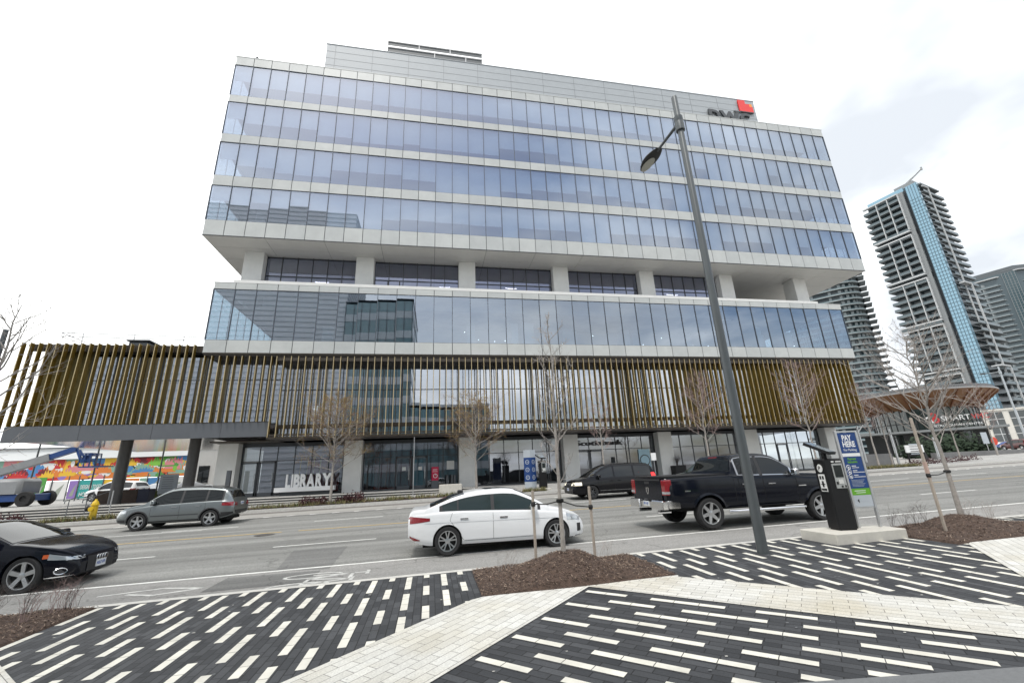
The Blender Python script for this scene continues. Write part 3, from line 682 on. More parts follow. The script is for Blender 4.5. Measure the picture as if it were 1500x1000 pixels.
mb = bmb(); mb.box(WX0+.7, -24.6, GY-.02, GY+.1, zb(4.25), WT-.1)
mb.box(WX0+.7, WX0+.85, GY, 47.8, zb(4.25), WT-.1); mb.build('wing_end_panel', OLIVE, bld)
mb = bmb(); mb.box(WX0+.9, -11.7, 46, 46.2, zb(3.6), WT-.2); mb.box(WX0+.9, -11.7, GY+.2, 46, zb(4.0), zb(4.3)); mb.build('wing_wall', INNER, bld)
MIRR = mat('polished_soffit', (.62, .6, .56), .16, metal=1.0)
mb = bmb(); mb.box(WX0+.5, -16.2, WY+.2, 48, WB+.12, WB+.2); mb.build('wing_soffit', MIRR, bld)
for px in ((187, 645), (287, 645)):
    p = onY(*px, 37.0); mb = bmb(); mb.tube([(p.x, 37, ZF), (p.x, 37, WB+.15)], [.37, .37], 20); mb.build('wing_column', mat('dark_column', (.07, .068, .066), .5, noise=(4, .2)), bld, smooth=40)
mb = bmb(); p = onY(210, 498, 37); mb.bbox(p.x-.7, p.x+.7, 36.5, 38.2, WT+.1, WT+1.0, .1); mb.box(p.x-.8, p.x+.8, 36.4, 38.3, WT+1.0, WT+1.1); mb.build('roof_vent', FRAME, bld)
mb = bmb(); a, b = onY(90, 487, 38), onY(300, 494, 38)
mb.tube([a, b], .03, 5); mb.tube([a-Vector((0, 0, .3)), b-Vector((0, 0, .3))], .03, 5); mb.tube([a, a+Vector((3, 0, -1.3))], .03, 5); mb.tube([a-Vector((0, 0, .3)), a+Vector((2.6, 0, -1.3))], .03, 5)
for t in range(3): q = a.lerp(b, .15+.35*t); mb.tube([q, (q.x, q.y, WT)], .025, 5)
mb.build('roof_cable_rail', GREYM, bld)

# ground floor: columns, shopfronts, doors
GYG = 38.1; CT = L0-.1
gcols = [-16.06+9.228*i for i in range(7)]
for x in gcols:
    mb = bmb(); mb.bbox(x, x+CW, 37.2, 38.6, ZF, CT, .02); mb.build('ground_column', CONCR, bld)
mb = bmb(); mb.box(-16.2, gcols[6]+CW, 36.0, 47, CT, CT+.08); mb.build('ground_soffit', BRONZED, bld)
mb = bmb(); mb.box(gcols[0]+CW, gcols[6], GYG-.05, GYG+.12, CT-.28, CT); mb.box(gcols[0]+CW, gcols[6], GYG-.06, GYG+.1, ZF, ZF+.08); mb.build('shopfront_beam', FRAME, bld)
def door(x0, x1, z1, y=GYG):
    mb = bmb(); f = .085
    for a, b, c, d in ((x0, x0+f, ZF+.02, z1), (x1-f, x1, ZF+.02, z1), (x0, x1, z1-.13, z1), (x0, x1, ZF+.02, ZF+.28)): mb.box(a, b, y-.075, y+.05, c, d)
    d_ = mb.build('door', GREYM, bld)
    mb = bmb(); mb.quad((x0+f, y-.02, ZF+.28), (x1-f, y-.02, ZF+.28), (x1-f, y-.02, z1-.13), (x0+f, y-.02, z1-.13)); mb.build('door_pane', GL_G, d_)
    mb = bmb(); mb.tube([(x1-.14, y-.13, ZF+.75), (x1-.14, y-.13, ZF+1.75)], .018, 6)
    for z in (.85, 1.65): mb.tube([(x1-.14, y-.13, ZF+z), (x1-.14, y-.05, ZF+z)], .014, 5)
    mb.build('handle', mat('steel', (.55, .55, .55), .25, metal=1), d_)
bays = [(gcols[i]+CW, gcols[i+1]) for i in range(6)]
doors = {0: (0, .0, 2, 2.6), 1: None}
for i, (x0, x1) in enumerate(bays):
    mb = bmb(); nn = 6; ws = (x1-x0)/nn; dd = {0: (0, 1), 1: (2, 3), 3: (0, 1), 5: (2,)}.get(i, ()); zt = ZF+2.65; zc = CT-.28
    fr = bmb()
    for k in range(nn):
        a, b = x0+k*ws, x0+(k+1)*ws; j = rb.gauss(0, .003)
        z0 = zt if k in dd else ZF+.08
        mb.quad((a, GYG-j, z0), (b, GYG+j, z0), (b, GYG+j, zc), (a, GYG-j, zc))
        if k: fr.box(a-.028, a+.028, GYG-.05, GYG+.05, ZF+.08, zc)
    fr.box(x0, x1, GYG-.045, GYG+.048, zt-.03, zt+.03); fr.box(x0, x0+.1, GYG-.055, GYG+.055, ZF+.08, zc); fr.box(x1-.1, x1, GYG-.055, GYG+.055, ZF+.08, zc)
    sh = mb.build('shopfront_window', GL_G, bld); fr.build('window_frame', FRAME, sh)
    for k in dd: door(x0+k*ws+.06, x0+(k+1)*ws-.06, zt-.05)
REDW = mat('red_wall', (.32, .045, .03), .7, noise=(.6, .2)); TEALW = mat('teal_wall', (.10, .28, .36), .7)
mb = bmb(); mb.box(gcols[0]+.1, gcols[6], 46.2, 46.4, ZF, CT); mb.box(gcols[0]+.1, gcols[6], GYG+.2, 46.4, ZF+.002, ZF+.02); mb.build('lobby_wall', INNER, bld)
mb = bmb(); mb.box(-11, -8.2, 43, 43.2, ZF+.03, ZF+3.0); mb.box(-4.9, -1.6, 41.2, 41.4, ZF+.03, ZF+3.3); mb.build('red_partition', REDW, bld)
mb = bmb(); mb.box(-1.4, -.6, 39.4, 39.5, ZF+.03, ZF+2.4); mb.build('teal_panel', TEALW, bld)
GOLDP = mat('yellow_rod', (.6, .45, .1), .5)
for i, x in enumerate((-10.7, -10.15, -9.65, -9.15)):
    mb = bmb(); mb.tube([(x, 39.4, ZF+.03), (x+.12, 39.4, ZF+3.0)], .03, 6); mb.build('slim_rod', GOLDP, bld)
# shop name on the glass
mb = bmb(); put_text(mb, 'Scotiabank', .62, (gcols[3]+CW+.05, GYG-.12, CT-.98), (1, 0, 0), (0, 0, 1), .04, .012, fit=4.6); mb.build('shop_letters', mat('sign_black', (.05, .05, .055), .5), bld)
mb = bmb(); x = gcols[4]-1.75; mb.box(x, x+1.15, GYG-.10, GYG-.075, ZF+.9, ZF+2.55); mb.lathe([(.0, 0), (.5, 0), (.5, .02)], (x+.57, GYG-.10, ZF+1.55), (0, -1, 0), 24, 1); mb.lathe([(.42, 0), (.42, .03), (0, .03)], (x+.57, GYG-.10, ZF+1.55), (0, -1, 0), 24, 0); mb.build('window_poster', [mat('poster_blue', (.42, .62, .72), .5), DARKL], bld)
for dx in (.3, 1.62):
    x = bays[1][0]+2*ws+.25+dx; mb = bmb(); mb.box(x, x+.3, GYG-.1, GYG-.085, ZF+1.5, ZF+1.78); mb.build('door_notice', mat('paper', (.75, .75, .73), .7), bld)
x = bays[1][1]-1.0; mb = bmb(); mb.box(x, x+.62, GYG-.1, GYG-.085, ZF+1.45, ZF+2.15); mb.build('window_notice', mat('paper', (.75, .75, .73), .7), bld)
# ------------------------------------------------------------------ vehicles
def lerp_tab(tab, x):
    if x <= tab[0][0]: return tab[0][1]
    for (a, u), (b, v) in zip(tab, tab[1:]):
        if x <= b:
            t = (x-a)/(b-a) if b > a else 1; return u+(v-u)*t
    return tab[-1][1]
def smooth_tab(tab, x):                                            # monotone-ish cubic through the table
    if x <= tab[0][0]: return tab[0][1]
    if x >= tab[-1][0]: return tab[-1][1]
    for i in range(len(tab)-1):
        a, u = tab[i]; b, v = tab[i+1]
        if x <= b:
            h = b-a; d = (v-u)/h
            dl = (u-tab[i-1][1])/(a-tab[i-1][0]) if i > 0 else d
            dr = (tab[i+2][1]-v)/(tab[i+2][0]-b) if i+2 < len(tab) else d
            m0 = 0 if dl*d <= 0 else 2*dl*d/(dl+d); m1 = 0 if dr*d <= 0 else 2*dr*d/(dr+d)
            if i == 0: m0 = d
            if i+2 >= len(tab): m1 = d
            t = (x-a)/h; t2, t3 = t*t, t*t*t
            return u*(2*t3-3*t2+1)+h*m0*(t3-2*t2+t)+v*(-2*t3+3*t2)+h*m1*(t3-t2)
TYRE = mat('tyre_rubber', (.022, .022, .023), .85, noise=(20, .2)); WELL = mat('wheel_well', (.008, .008, .008), .9)
ALLOY = mat('alloy', (.56, .57, .58), .28, metal=.9); ALLOYD = mat('alloy_dark', (.10, .10, .105), .35, metal=.8)
CHROME = mat('chrome', (.72, .72, .73), .12, metal=1.0); BLKPL = mat('black_plastic', (.022, .022, .024), .55)
CGLASS = mat('car_glass', (.008, .010, .011), .03, spec=.62); CGREEN = mat('car_glass_green', (.016, .028, .024), .03, spec=.5)
LAMPC = mat('clear_lamp', (.5, .52, .54), .08, metal=.55, coat=1); LAMPR = mat('red_lamp', (.23, .006, .012), .12, coat=1); LAMPO = mat('amber_lamp', (.55, .10, .02), .2, coat=1)
LITR = mat('lit_red_lamp', (.6, .01, .01), .2, emit=(1, .03, .03, 1.6)); LITW = mat('lit_head_lamp', (.8, .75, .6), .2, emit=(1, .9, .7, .7))
PLATE = mat('plate_white', (.62, .64, .66), .5); PLATEB = mat('plate_blue', (.05, .10, .35), .5); SEAT = mat('seat_fabric', (.02, .02, .022), .9)
class Car:
    def __init__(s, name, label, group, paint, sp, loc, rz):
        s.sp = sp; s.paint = paint
        s.root = thing(name, label, sp.get('cat', 'car'), loc, rz, group); s.cache = {}
    def hw(s, x):                                                  # half width in plan, rounded at both ends
        sp = s.sp; w = sp['W']/2; a, b = sp['x0'], sp['x1']
        fr, rr = sp.get('fr', .62), sp.get('rr', .45)
        e = 1
        if x > b-fr: t = (x-(b-fr))/fr; e = 1-sp.get('fd', .24)*t**2.4
        if x < a+rr: t = ((a+rr)-x)/rr; e = 1-sp.get('rd', .16)*t**2.4
        return w*e
    def ring(s, x):
        key = round(x, 4)
        if key in s.cache: return s.cache[key]
        sp = s.sp; w = s.hw(x); zb = smooth_tab(sp['sill'], x); bl = smooth_tab(sp['belt'], x); dk = smooth_tab(sp['deck'], x)
        zr = dk
        rf = sp['roof']
        if rf[0][0] <= x <= rf[-1][0]: zr = max(dk, smooth_tab(rf, x))
        g = max(0, zr-bl); tum = sp.get('tum', .40)
        p6y = .955*w-max(0, g-.05)*tum; p6z = bl+g*.86 if g > .12 else bl+g*.7
        p7y = max(p6y-.10, .3*w); p7z = zr-.012 if g > .12 else zr-.005
        ctrl = [(0, zb), (.74*w, zb), (.93*w, zb+.02), (.975*w, zb+.10), (1.0*w, zb+.45*(bl-zb)), (.995*w, zb+.72*(bl-zb)), (.975*w, bl-.04), (.955*w, bl), (p6y, p6z), (p7y, p7z), (.45*w, zr+.008), (0, zr+.014)]
        cr = {1, 2, 3, 7}                                          # control points kept crisp
        out = []
        for i in range(len(ctrl)-1):
            p0 = ctrl[i-1] if i > 0 and i not in cr else ctrl[i]; p1, p2 = ctrl[i], ctrl[i+1]; p3 = ctrl[i+2] if i+2 < len(ctrl) and i+1 not in cr else ctrl[i+1]
            nsub = 3
            for k in range(nsub):
                t = k/nsub; q = []
                for c in (0, 1):
                    m1 = (p2[c]-p0[c])/2*.7; m2 = (p3[c]-p1[c])/2*.7; t2, t3 = t*t, t**3
                    q.append(p1[c]*(2*t3-3*t2+1)+m1*(t3-2*t2+t)+p2[c]*(-2*t3+3*t2)+m2*(t3-t2))
                out.append(tuple(q))
        out.append(ctrl[-1])
        s.cache[key] = (out, (zb, bl, dk, zr, p6y, p6z)); return s.cache[key]
    def arch(s, x):
        for xc in s.sp['axles']:
            ra = s.sp['ra']
            if abs(x-xc) < ra: return s.sp['wr']+math.sqrt(max(0, ra*ra-(x-xc)**2))*s.sp.get('archk', 1.)
        return -1
    def half(s, x, z):                                             # half width of the body side at height z
        pts, _ = s.ring(x); best = 0
        for (y0, z0), (y1, z1) in zip(pts, pts[1:]):
            if min(z0, z1)-1e-6 <= z <= max(z0, z1)+1e-6 and abs(z1-z0) > 1e-6:
                best = max(best, y0+(y1-y0)*(z-z0)/(z1-z0))
        return best
    def top(s, x, y):
        pts, _ = s.ring(x); best = None; y = abs(y)
        for (y0, z0), (y1, z1) in zip(pts[len(pts)//2:], pts[len(pts)//2+1:]):
            if min(y0, y1)-1e-6 <= y <= max(y0, y1)+1e-6 and abs(y1-y0) > 1e-6:
                z = z0+(z1-z0)*(y-y0)/(y1-y0); best = z if best is None else max(best, z)
        return best if best is not None else pts[-1][1]
    def body(s):
        sp = s.sp; xs = set()
        x = sp['x0']
        while x < sp['x1']: xs.add(round(x, 3)); x += .045
        for k in (0, .006, .015, .03, .06, .09): xs.add(round(sp['x0']+k, 4)); xs.add(round(sp['x1']-k, 4))
        for xc in sp['axles']:
            for k in range(-12, 13): xs.add(round(xc+sp['ra']*math.sin(k/12*math.pi/2), 4))
            xs.add(round(xc-sp['ra']-.001, 4)); xs.add(round(xc+sp['ra']+.001, 4))
        for q in sp.get('cuts', ()): xs.add(q); xs.add(round(q+.004, 4))
        xs = sorted(xs); mb = MB(); rows = []
        for x in xs:
            pts, info = s.ring(x); za = s.arch(x)
            half = [(y, max(z, za)) if za > 0 else (y, z) for y, z in pts]
            full = [(x, -y, z) for y, z in half]+[(x, y, z) for y, z in reversed(half[1:-1])] if False else [(x, -y, z) for y, z in half]+[(x, y, z) for y, z in reversed(half[:-1])]
            rows.append(full)
        n = len(rows[0]); mb.v = [p for r in rows for p in r]
        for i in range(len(rows)-1):
            for j in range(n-1): mb.f.append((i*n+j, (i+1)*n+j, (i+1)*n+j+1, i*n+j+1)); mb.m.append(0)
        mb.f.append(tuple(range(n))); mb.m.append(0); e = (len(rows)-1)*n; mb.f.append(tuple(reversed(range(e, e+n)))); mb.m.append(0)
        s.bodyo = mb.build('body', s.paint, s.root, smooth=32)
        mb = MB(); w = sp['W']/2; a0, a1 = sp['axles']; zb = lerp_tab(sp['sill'], 0)
        mb.box(a0-sp['ra']-.25, a1+sp['ra']+.15, -w+.27, w-.27, zb-.03, zb+.36); mb.box(a0+sp['ra']+.02, a1-sp['ra']-.02, -w+.12, w-.12, zb-.02, zb+.1)
        mb.build('underbody', WELL, s.root)
        return s
    def side(s, name, m, x0, x1, zlo, zhi, sides=(-1, 1), eps=.005, nx=14, nz=4, parent=None, lip=False):
        zl = zlo if callable(zlo) else (lambda x: zlo); zh = zhi if callable(zhi) else (lambda x: zhi); out = []
        for sd in sides:
            mb = MB()
            def fn(u, v):
                x = x0+(x1-x0)*u; a, b = zl(x), zh(x); b = max(b, a+.001); z = a+(b-a)*v
                return (x, sd*(s.half(x, z)+eps), z)
            mb.grid(fn, nx, nz); o = mb.build(name, m, parent or s.root, smooth=50); out.append(o)
        return out
    def end(s, name, m, front, y0, y1, zlo, zhi, eps=.006, ny=10, nz=4, parent=None, mirror=False):
        zl = zlo if callable(zlo) else (lambda y: zlo); zh = zhi if callable(zhi) else (lambda y: zhi); out = []
        for sd in ((1, -1) if mirror else (1,)):
            mb = MB()
            def fn(u, v):
                y = y0+(y1-y0)*u; a, b = zl(y), zh(y); z = a+(b-a)*v; xe = s.sp['x1'] if front else s.sp['x0']; x = xe; st = -.012 if front else .012
                for _ in range(90):
                    if s.half(x, z) >= abs(y)-1e-4 and s.ring(x)[0][-1][1] >= z: break
                    x += st
                return (x+(eps if front else -eps), y*sd, z)
            mb.grid(fn, ny, nz); out.append(mb.build(name, m, parent or s.root, smooth=50))
        return out
    def screen(s, name, m, xa, xb, inset=.06, eps=.006, parent=None):  # glass lying on the roof slope between two stations
        mb = MB()
        def fn(u, v):
            x = xa+(xb-xa)*u; p6y = s.ring(x)[1][4]; y = (2*v-1)*max(.1, (p6y-inset)); dx = .004 if xb > 0 else -.004
            return (x+dx, y, s.top(x, y)+eps)
        mb.grid(fn, 10, 12); return mb.build(name, m, parent or s.root, smooth=50)
    def dlo(s, x0, x1, nm='side_window', m=None, lo=.025, hi=.012, **k):
        return s.side(nm, m or CGLASS, x0, x1, lambda x: s.ring(x)[1][1]+lo, lambda x: s.ring(x)[1][5]-hi, **k)
    def seam(s, x0, z0, x1, z1, wd=.007):                          # thin dark shut line on both sides
        mb = MB()
        for sd in (-1, 1):
            N = 8
            for i in range(N):
                pa = (x0+(x1-x0)*i/N, z0+(z1-z0)*i/N); pb = (x0+(x1-x0)*(i+1)/N, z0+(z1-z0)*(i+1)/N)
                dx, dz = pb[0]-pa[0], pb[1]-pa[1]; L = math.hypot(dx, dz); nx, nz = -dz/L*wd/2, dx/L*wd/2
                f = lambda p, q: (p+0, sd*(s.half(p, q)+.0025), q)
                mb.quad(f(pa[0]-nx, pa[1]-nz), f(pb[0]-nx, pb[1]-nz), f(pb[0]+nx, pb[1]+nz), f(pa[0]+nx, pa[1]+nz))
        return mb
    def wheels(s, style, rim_m=None, rr=None, faces=None):
        sp = s.sp; r = sp['wr']; wd = sp.get('tw', .215); rim_m = rim_m or ALLOY; rr = rr or r*.70
        first = None
        for xc in sp['axles']:
            for sd in (-1, 1):
                yc = sd*(sp['W']/2-wd/2-sp.get('wi', .015))
                if first is None or sd != first_sd:
                    mb = MB(); mb.lathe([(.02, -wd*.3), (rr*.97, -wd*.3), (rr*.97, wd*.18), (.05, wd*.12)], (0, 0, 0), (0, sd, 0), 28)
                    wo = mb.build('wheel', WELL, s.root, smooth=40, loc=(xc, yc, r))
                    mb = MB(); mb.lathe([(rr, -wd*.5), (r*.93, -wd*.5), (r*.985, -wd*.42), (r, -wd*.3), (r, wd*.3), (r*.985, wd*.42), (r*.93, wd*.5), (rr+.012, wd*.47), (rr, wd*.38), (rr, -wd*.5)], (0, 0, 0), (0, sd, 0), 36, 0, False)
                    mb.build('tyre', TYRE, wo, smooth=40)
                    mb = MB(); h = wd*.40
                    mb.lathe([(rr*.985, h-.05), (rr*1.0, h+.012), (rr*.93, h+.010), (rr*.90, h-.02), (rr*.90, h-.06)], (0, 0, 0), (0, sd, 0), 36, 0, False)
                    mb.lathe([(.065, h-.05), (.062, h-.008), (.03, h), (0, h)], (0, 0, 0), (0, sd, 0), 16)
                    ns, w0, w1, pair = style
                    for k in range(ns):
                        a = 2*math.pi*(k+.25)/ns
                        for dq in ((-pair, pair) if pair else (0,)):
                            a0, a1 = a+dq*.5, a+dq; c0 = Vector((math.cos(a0), 0, math.sin(a0))); c1 = Vector((math.cos(a1), 0, math.sin(a1))); t0 = Vector((-c0.z, 0, c0.x)); t1 = Vector((-c1.z, 0, c1.x))
                            yo = Vector((0, sd*(h-.012), 0)); yi = Vector((0, sd*(h-.05), 0)); ym = Vector((0, sd*(h+.004), 0))
                            P = [c0*.045-t0*w0/2, c1*rr*.94-t1*w1/2, c1*rr*.94+t1*w1/2, c0*.045+t0*w0/2]
                            tp = [P[0]+yo, P[1]+ym, P[2]+ym, P[3]+yo]; bt = [p+yi for p in P]
                            mb.add(tp+bt, [(0, 1, 2, 3), (0, 4, 5, 1), (2, 6, 7, 3), (7, 6, 5, 4)])
                    mb.build('rim', rim_m, wo, smooth=30); proto = wo
                    first = wo; first_sd = sd
                else: pass
        # remaining wheels are copies so that every wheel has tyre and rim
        return s
    def trim_arch(s, m, wd=.05, out=.012):
        for xc in s.sp['axles']:
            for sd in (-1, 1):
                mb = MB(); ra = s.sp['ra']; N = 18; k = s.sp.get('archk', 1.); pts = []
                for i in range(N+1):
                    a = math.pi*(i/N); x = xc+ra*math.cos(a)*.999; z = s.sp['wr']+ra*math.sin(a)*k; x2 = xc+(ra+wd)*math.cos(a); z2 = s.sp['wr']+(ra*k+wd)*math.sin(a)
                    pts.append(((x, sd*(s.half(x, z)+out), z), (x2, sd*(s.half(x2, z2)+.003), z2), (x, sd*(s.half(x, z)-.1), z)))
                for a, b in zip(pts, pts[1:]): mb.quad(a[0], b[0], b[1], a[1]); mb.quad(a[2], b[2], b[0], a[0])
                mb.build('arch_trim', m, s.root, smooth=50)
    def mirrors(s, x, z, m, w=.19):
        for sd in (-1, 1):
            mb = MB(); y = s.half(x, z)
            mb.bar((x, sd*(y-.02), z-.03), (x-.02, sd*(y+.10), z), .05, .04)
            mb.bbox(x-.09, x+.06, min(sd*(y+.06), sd*(y+.06+w)), max(sd*(y+.06), sd*(y+.06+w)), z-.06, z+.10, .03)
            mb.build('mirror', m, s.root, smooth=40)
    def handle(s, x, z, m, L=.2):
        for sd in (-1, 1):
            mb = MB(); y = s.half(x, z); mb.bar((x-L/2, sd*(y+.02), z), (x+L/2, sd*(s.half(x+L/2, z)+.02), z), .022, .028); mb.build('door_handle', m, s.root)
    def doorpanel(s, x0, x1, zlo, zhi):                            # door skins, a hair proud, with their shut lines left open
        return s.side('door', s.paint, x0, x1, zlo, zhi, eps=.0035, nx=22, nz=10)
    def plate(s, front, z, txt=None, y=0):
        sp = s.sp; x = (sp['x1']+.012) if front else sp['x0']-.012; sg = 1 if front else -1; mb = MB()
        mb.box(min(x, x+sg*.012), max(x, x+sg*.012), y-.15, y+.15, z-.075, z+.075, 0)
        put_text(mb, txt or 'CKRW 482', .085, (x+sg*.014, y-sg*.132, z-.03), (0, sg, 0), (0, 0, 1), .001, .002, mi=1, fit=.26)
        mb.build('licence_plate', [PLATE, PLATEB], s.root)
def all_wheels(car, style, **k):
    """each of the four wheels: own mesh object with tyre and rim below it"""
    sp = car.sp
    car.wheels(style, **k)
    have = [o for o in car.root.children if o.name.split('.')[0] == 'wheel']
    left = {1 if o.location.y > 0 else -1: o for o in have}
    spots = [(xc, sd) for xc in sp['axles'] for sd in (-1, 1)]
    taken = {(round(o.location.x, 3), 1 if o.location.y > 0 else -1) for o in have}
    for xc, sd in spots:
        if (round(xc, 3), sd) in taken: continue
        src = left[sd]; c = src.copy(); COL.objects.link(c); c.parent = car.root; c.location = (xc, src.location.y, src.location.z)
        for ch in src.children: d = ch.copy(); COL.objects.link(d); d.parent = c
def paint(name, c, metal=0., rough=.32): return mat(name, c, .12 if max(c) < .05 else rough, metal=metal, coat=0. if max(c) < .05 else .7, spec=.32 if max(c) < .05 else .5)
def place(px, py, ahead, dx):                                      # nothing fancy: street point under a wheel seen at a pixel
    return W(px, py)
def grade(x, y): return math.atan(.0115)

# white saloon
P_WHITE = paint('white_car_paint', (.78, .79, .80), rough=.3)
def saloon(name, label, loc, rz, P, group=None, full=True):
    sp = dict(W=1.80, x0=-2.40, x1=2.24, axles=(-1.42, 1.42), wr=.322, ra=.365, tw=.22, fr=.8, fd=.30, rr=.6, rd=.2,
        sill=[(-2.40, .42), (-2.2, .30), (-1.8, .22), (1.8, .20), (2.05, .20), (2.24, .25)],
        belt=[(-2.40, .84), (-2.2, .93), (-1.5, .955), (-.5, .93), (.6, .885), (1.2, .855), (1.7, .79), (2.05, .68), (2.24, .50)],
        deck=[(-2.40, .86), (-2.36, .98), (-2.28, 1.035), (-2.0, 1.045), (-1.0, 1.0), (.8, .985), (1.15, .98), (1.5, .925), (1.9, .815), (2.12, .70), (2.21, .60), (2.24, .52)],
        roof=[(-2.0, 1.05), (-1.75, 1.13), (-1.3, 1.285), (-.9, 1.375), (-.45, 1.425), (0, 1.435), (.3, 1.415), (.6, 1.31), (.9, 1.165), (1.22, .985)])
    c = Car(name, label, group, P, sp, loc, rz).body()
    c.screen('windscreen', CGLASS, .36, 1.18, .05); c.screen('rear_window', CGLASS, -1.86, -.98, .06)
    if full:
        c.dlo(-1.55, -1.18, lo=.04, hi=.05, m=CGREEN); c.dlo(-1.14, -.30, m=CGREEN, lo=.04, hi=.05); c.dlo(-.21, .93, m=CGREEN, lo=.04, hi=.05)
        c.side('pillar_trim', BLKPL, -1.63, 1.02, lambda x: c.ring(x)[1][1]+.028, lambda x: c.ring(x)[1][5]-.04, eps=.0025, nx=30)
        c.doorpanel(-1.17, -.262, lambda x: .33 if x > -1.0 else .33+(-1.0-x)*2.4, lambda x: c.ring(x)[1][1]-.012)
        c.doorpanel(-.25, .84, .33, lambda x: c.ring(x)[1][1]-.012)
        for q in ((-.256, .31, -.256, .90), (.85, .31, .85, .87), (-1.02, .33, -1.36, .78), (-1.36, .78, -1.30, .94), (-1.0, .31, .85, .31)):
            s_ = c.seam(*q); s_.build('shut_line', WELL, c.root)
        c.handle(-1.0, .80, CHROME); c.handle(.02, .785, CHROME)
        c.side('side_crease', P, -2.0, 1.7, lambda x: .715-.012*x, lambda x: .735-.012*x, eps=.011, nx=30, nz=2)
        c.side('sill_trim', P, -.95, .92, .235, .30, eps=.012, nz=2)
    c.side('tail_lamp', LAMPR, -2.36, -1.86, lambda x: .735+.10*(x+2.36), lambda x: .90-.10*(x+2.36), eps=.008)
    c.end('tail_lamp', LAMPR, False, .28, .80, .74, .90, mirror=True)
    c.side('reflector', LAMPR, -2.36, -2.1, .36, lambda x: .47-.36*(x+2.36), eps=.008)
    c.side('headlight', LAMPC, 1.72, 2.13, lambda x: .60+.05*(2.13-x), lambda x: .66+.27*(2.13-x)**.8, eps=.006)
    c.end('headlight', LAMPC, True, .42, .78, .58, .68, mirror=True)
    c.end('grille', BLKPL, True, -.4, .4, .34, .58); c.side('fog_lamp', BLKPL, 2.02, 2.14, .33, .52, eps=.006)
    c.end('bumper_lip', BLKPL, True, -.7, .7, .24, .30); c.side('bumper_lip', BLKPL, 1.95, 2.2, .215, .24, eps=.012, nz=2)
    c.mirrors(.83, .97, P); c.plate(False, .62)
    mb = MB(); mb.bbox(-1.12, -.96, -.03, .03, 1.36, 1.43, .02); mb.build('roof_antenna', BLKPL, c.root)
    mb = MB(); mb.grid(lambda u, v: (-.42+.95*u, -.46+.92*v, c.top(-.42+.95*u, -.46+.92*v)+.004), 8, 8); mb.build('sunroof', CGLASS, c.root, smooth=60)
    if full:
        mb = MB(); 
        for y in (-.38, .38): mb.bbox(-.12, .08, y-.2, y+.2, .55, 1.16, .05); mb.bbox(-1.0, -.85, y-.2, y+.2, .55, 1.12, .05)
        mb.build('seat', SEAT, c.root, smooth=40)
    all_wheels(c, (5, .028, .03, .22), rim_m=ALLOY, rr=.228); c.root.scale = (.95, 1, 1); return c
def axle_pose(pa, pb):                                             # pose from rear and front wheel contact points
    d = pb-pa; return ((pa+pb)/2, math.atan2(d.y, d.x))
a, b = Vector((.49, 11.24, 0)), Vector((3.17, 11.20, 0))
def streetpos(p): return (p.x, p.y, zs(p.x, p.y))
# pose: tyres on the near side stand beside the cycle lane line; the body lies half a width further in
mid = (W(658.7, 813.9)+W(813, 800.3))/2
saloon('white_saloon', 'white four door saloon with black multi spoke rims driving in the nearest lane', (mid.x, mid.y+.79, zs(mid.x, mid.y+.8)), 0, P_WHITE)

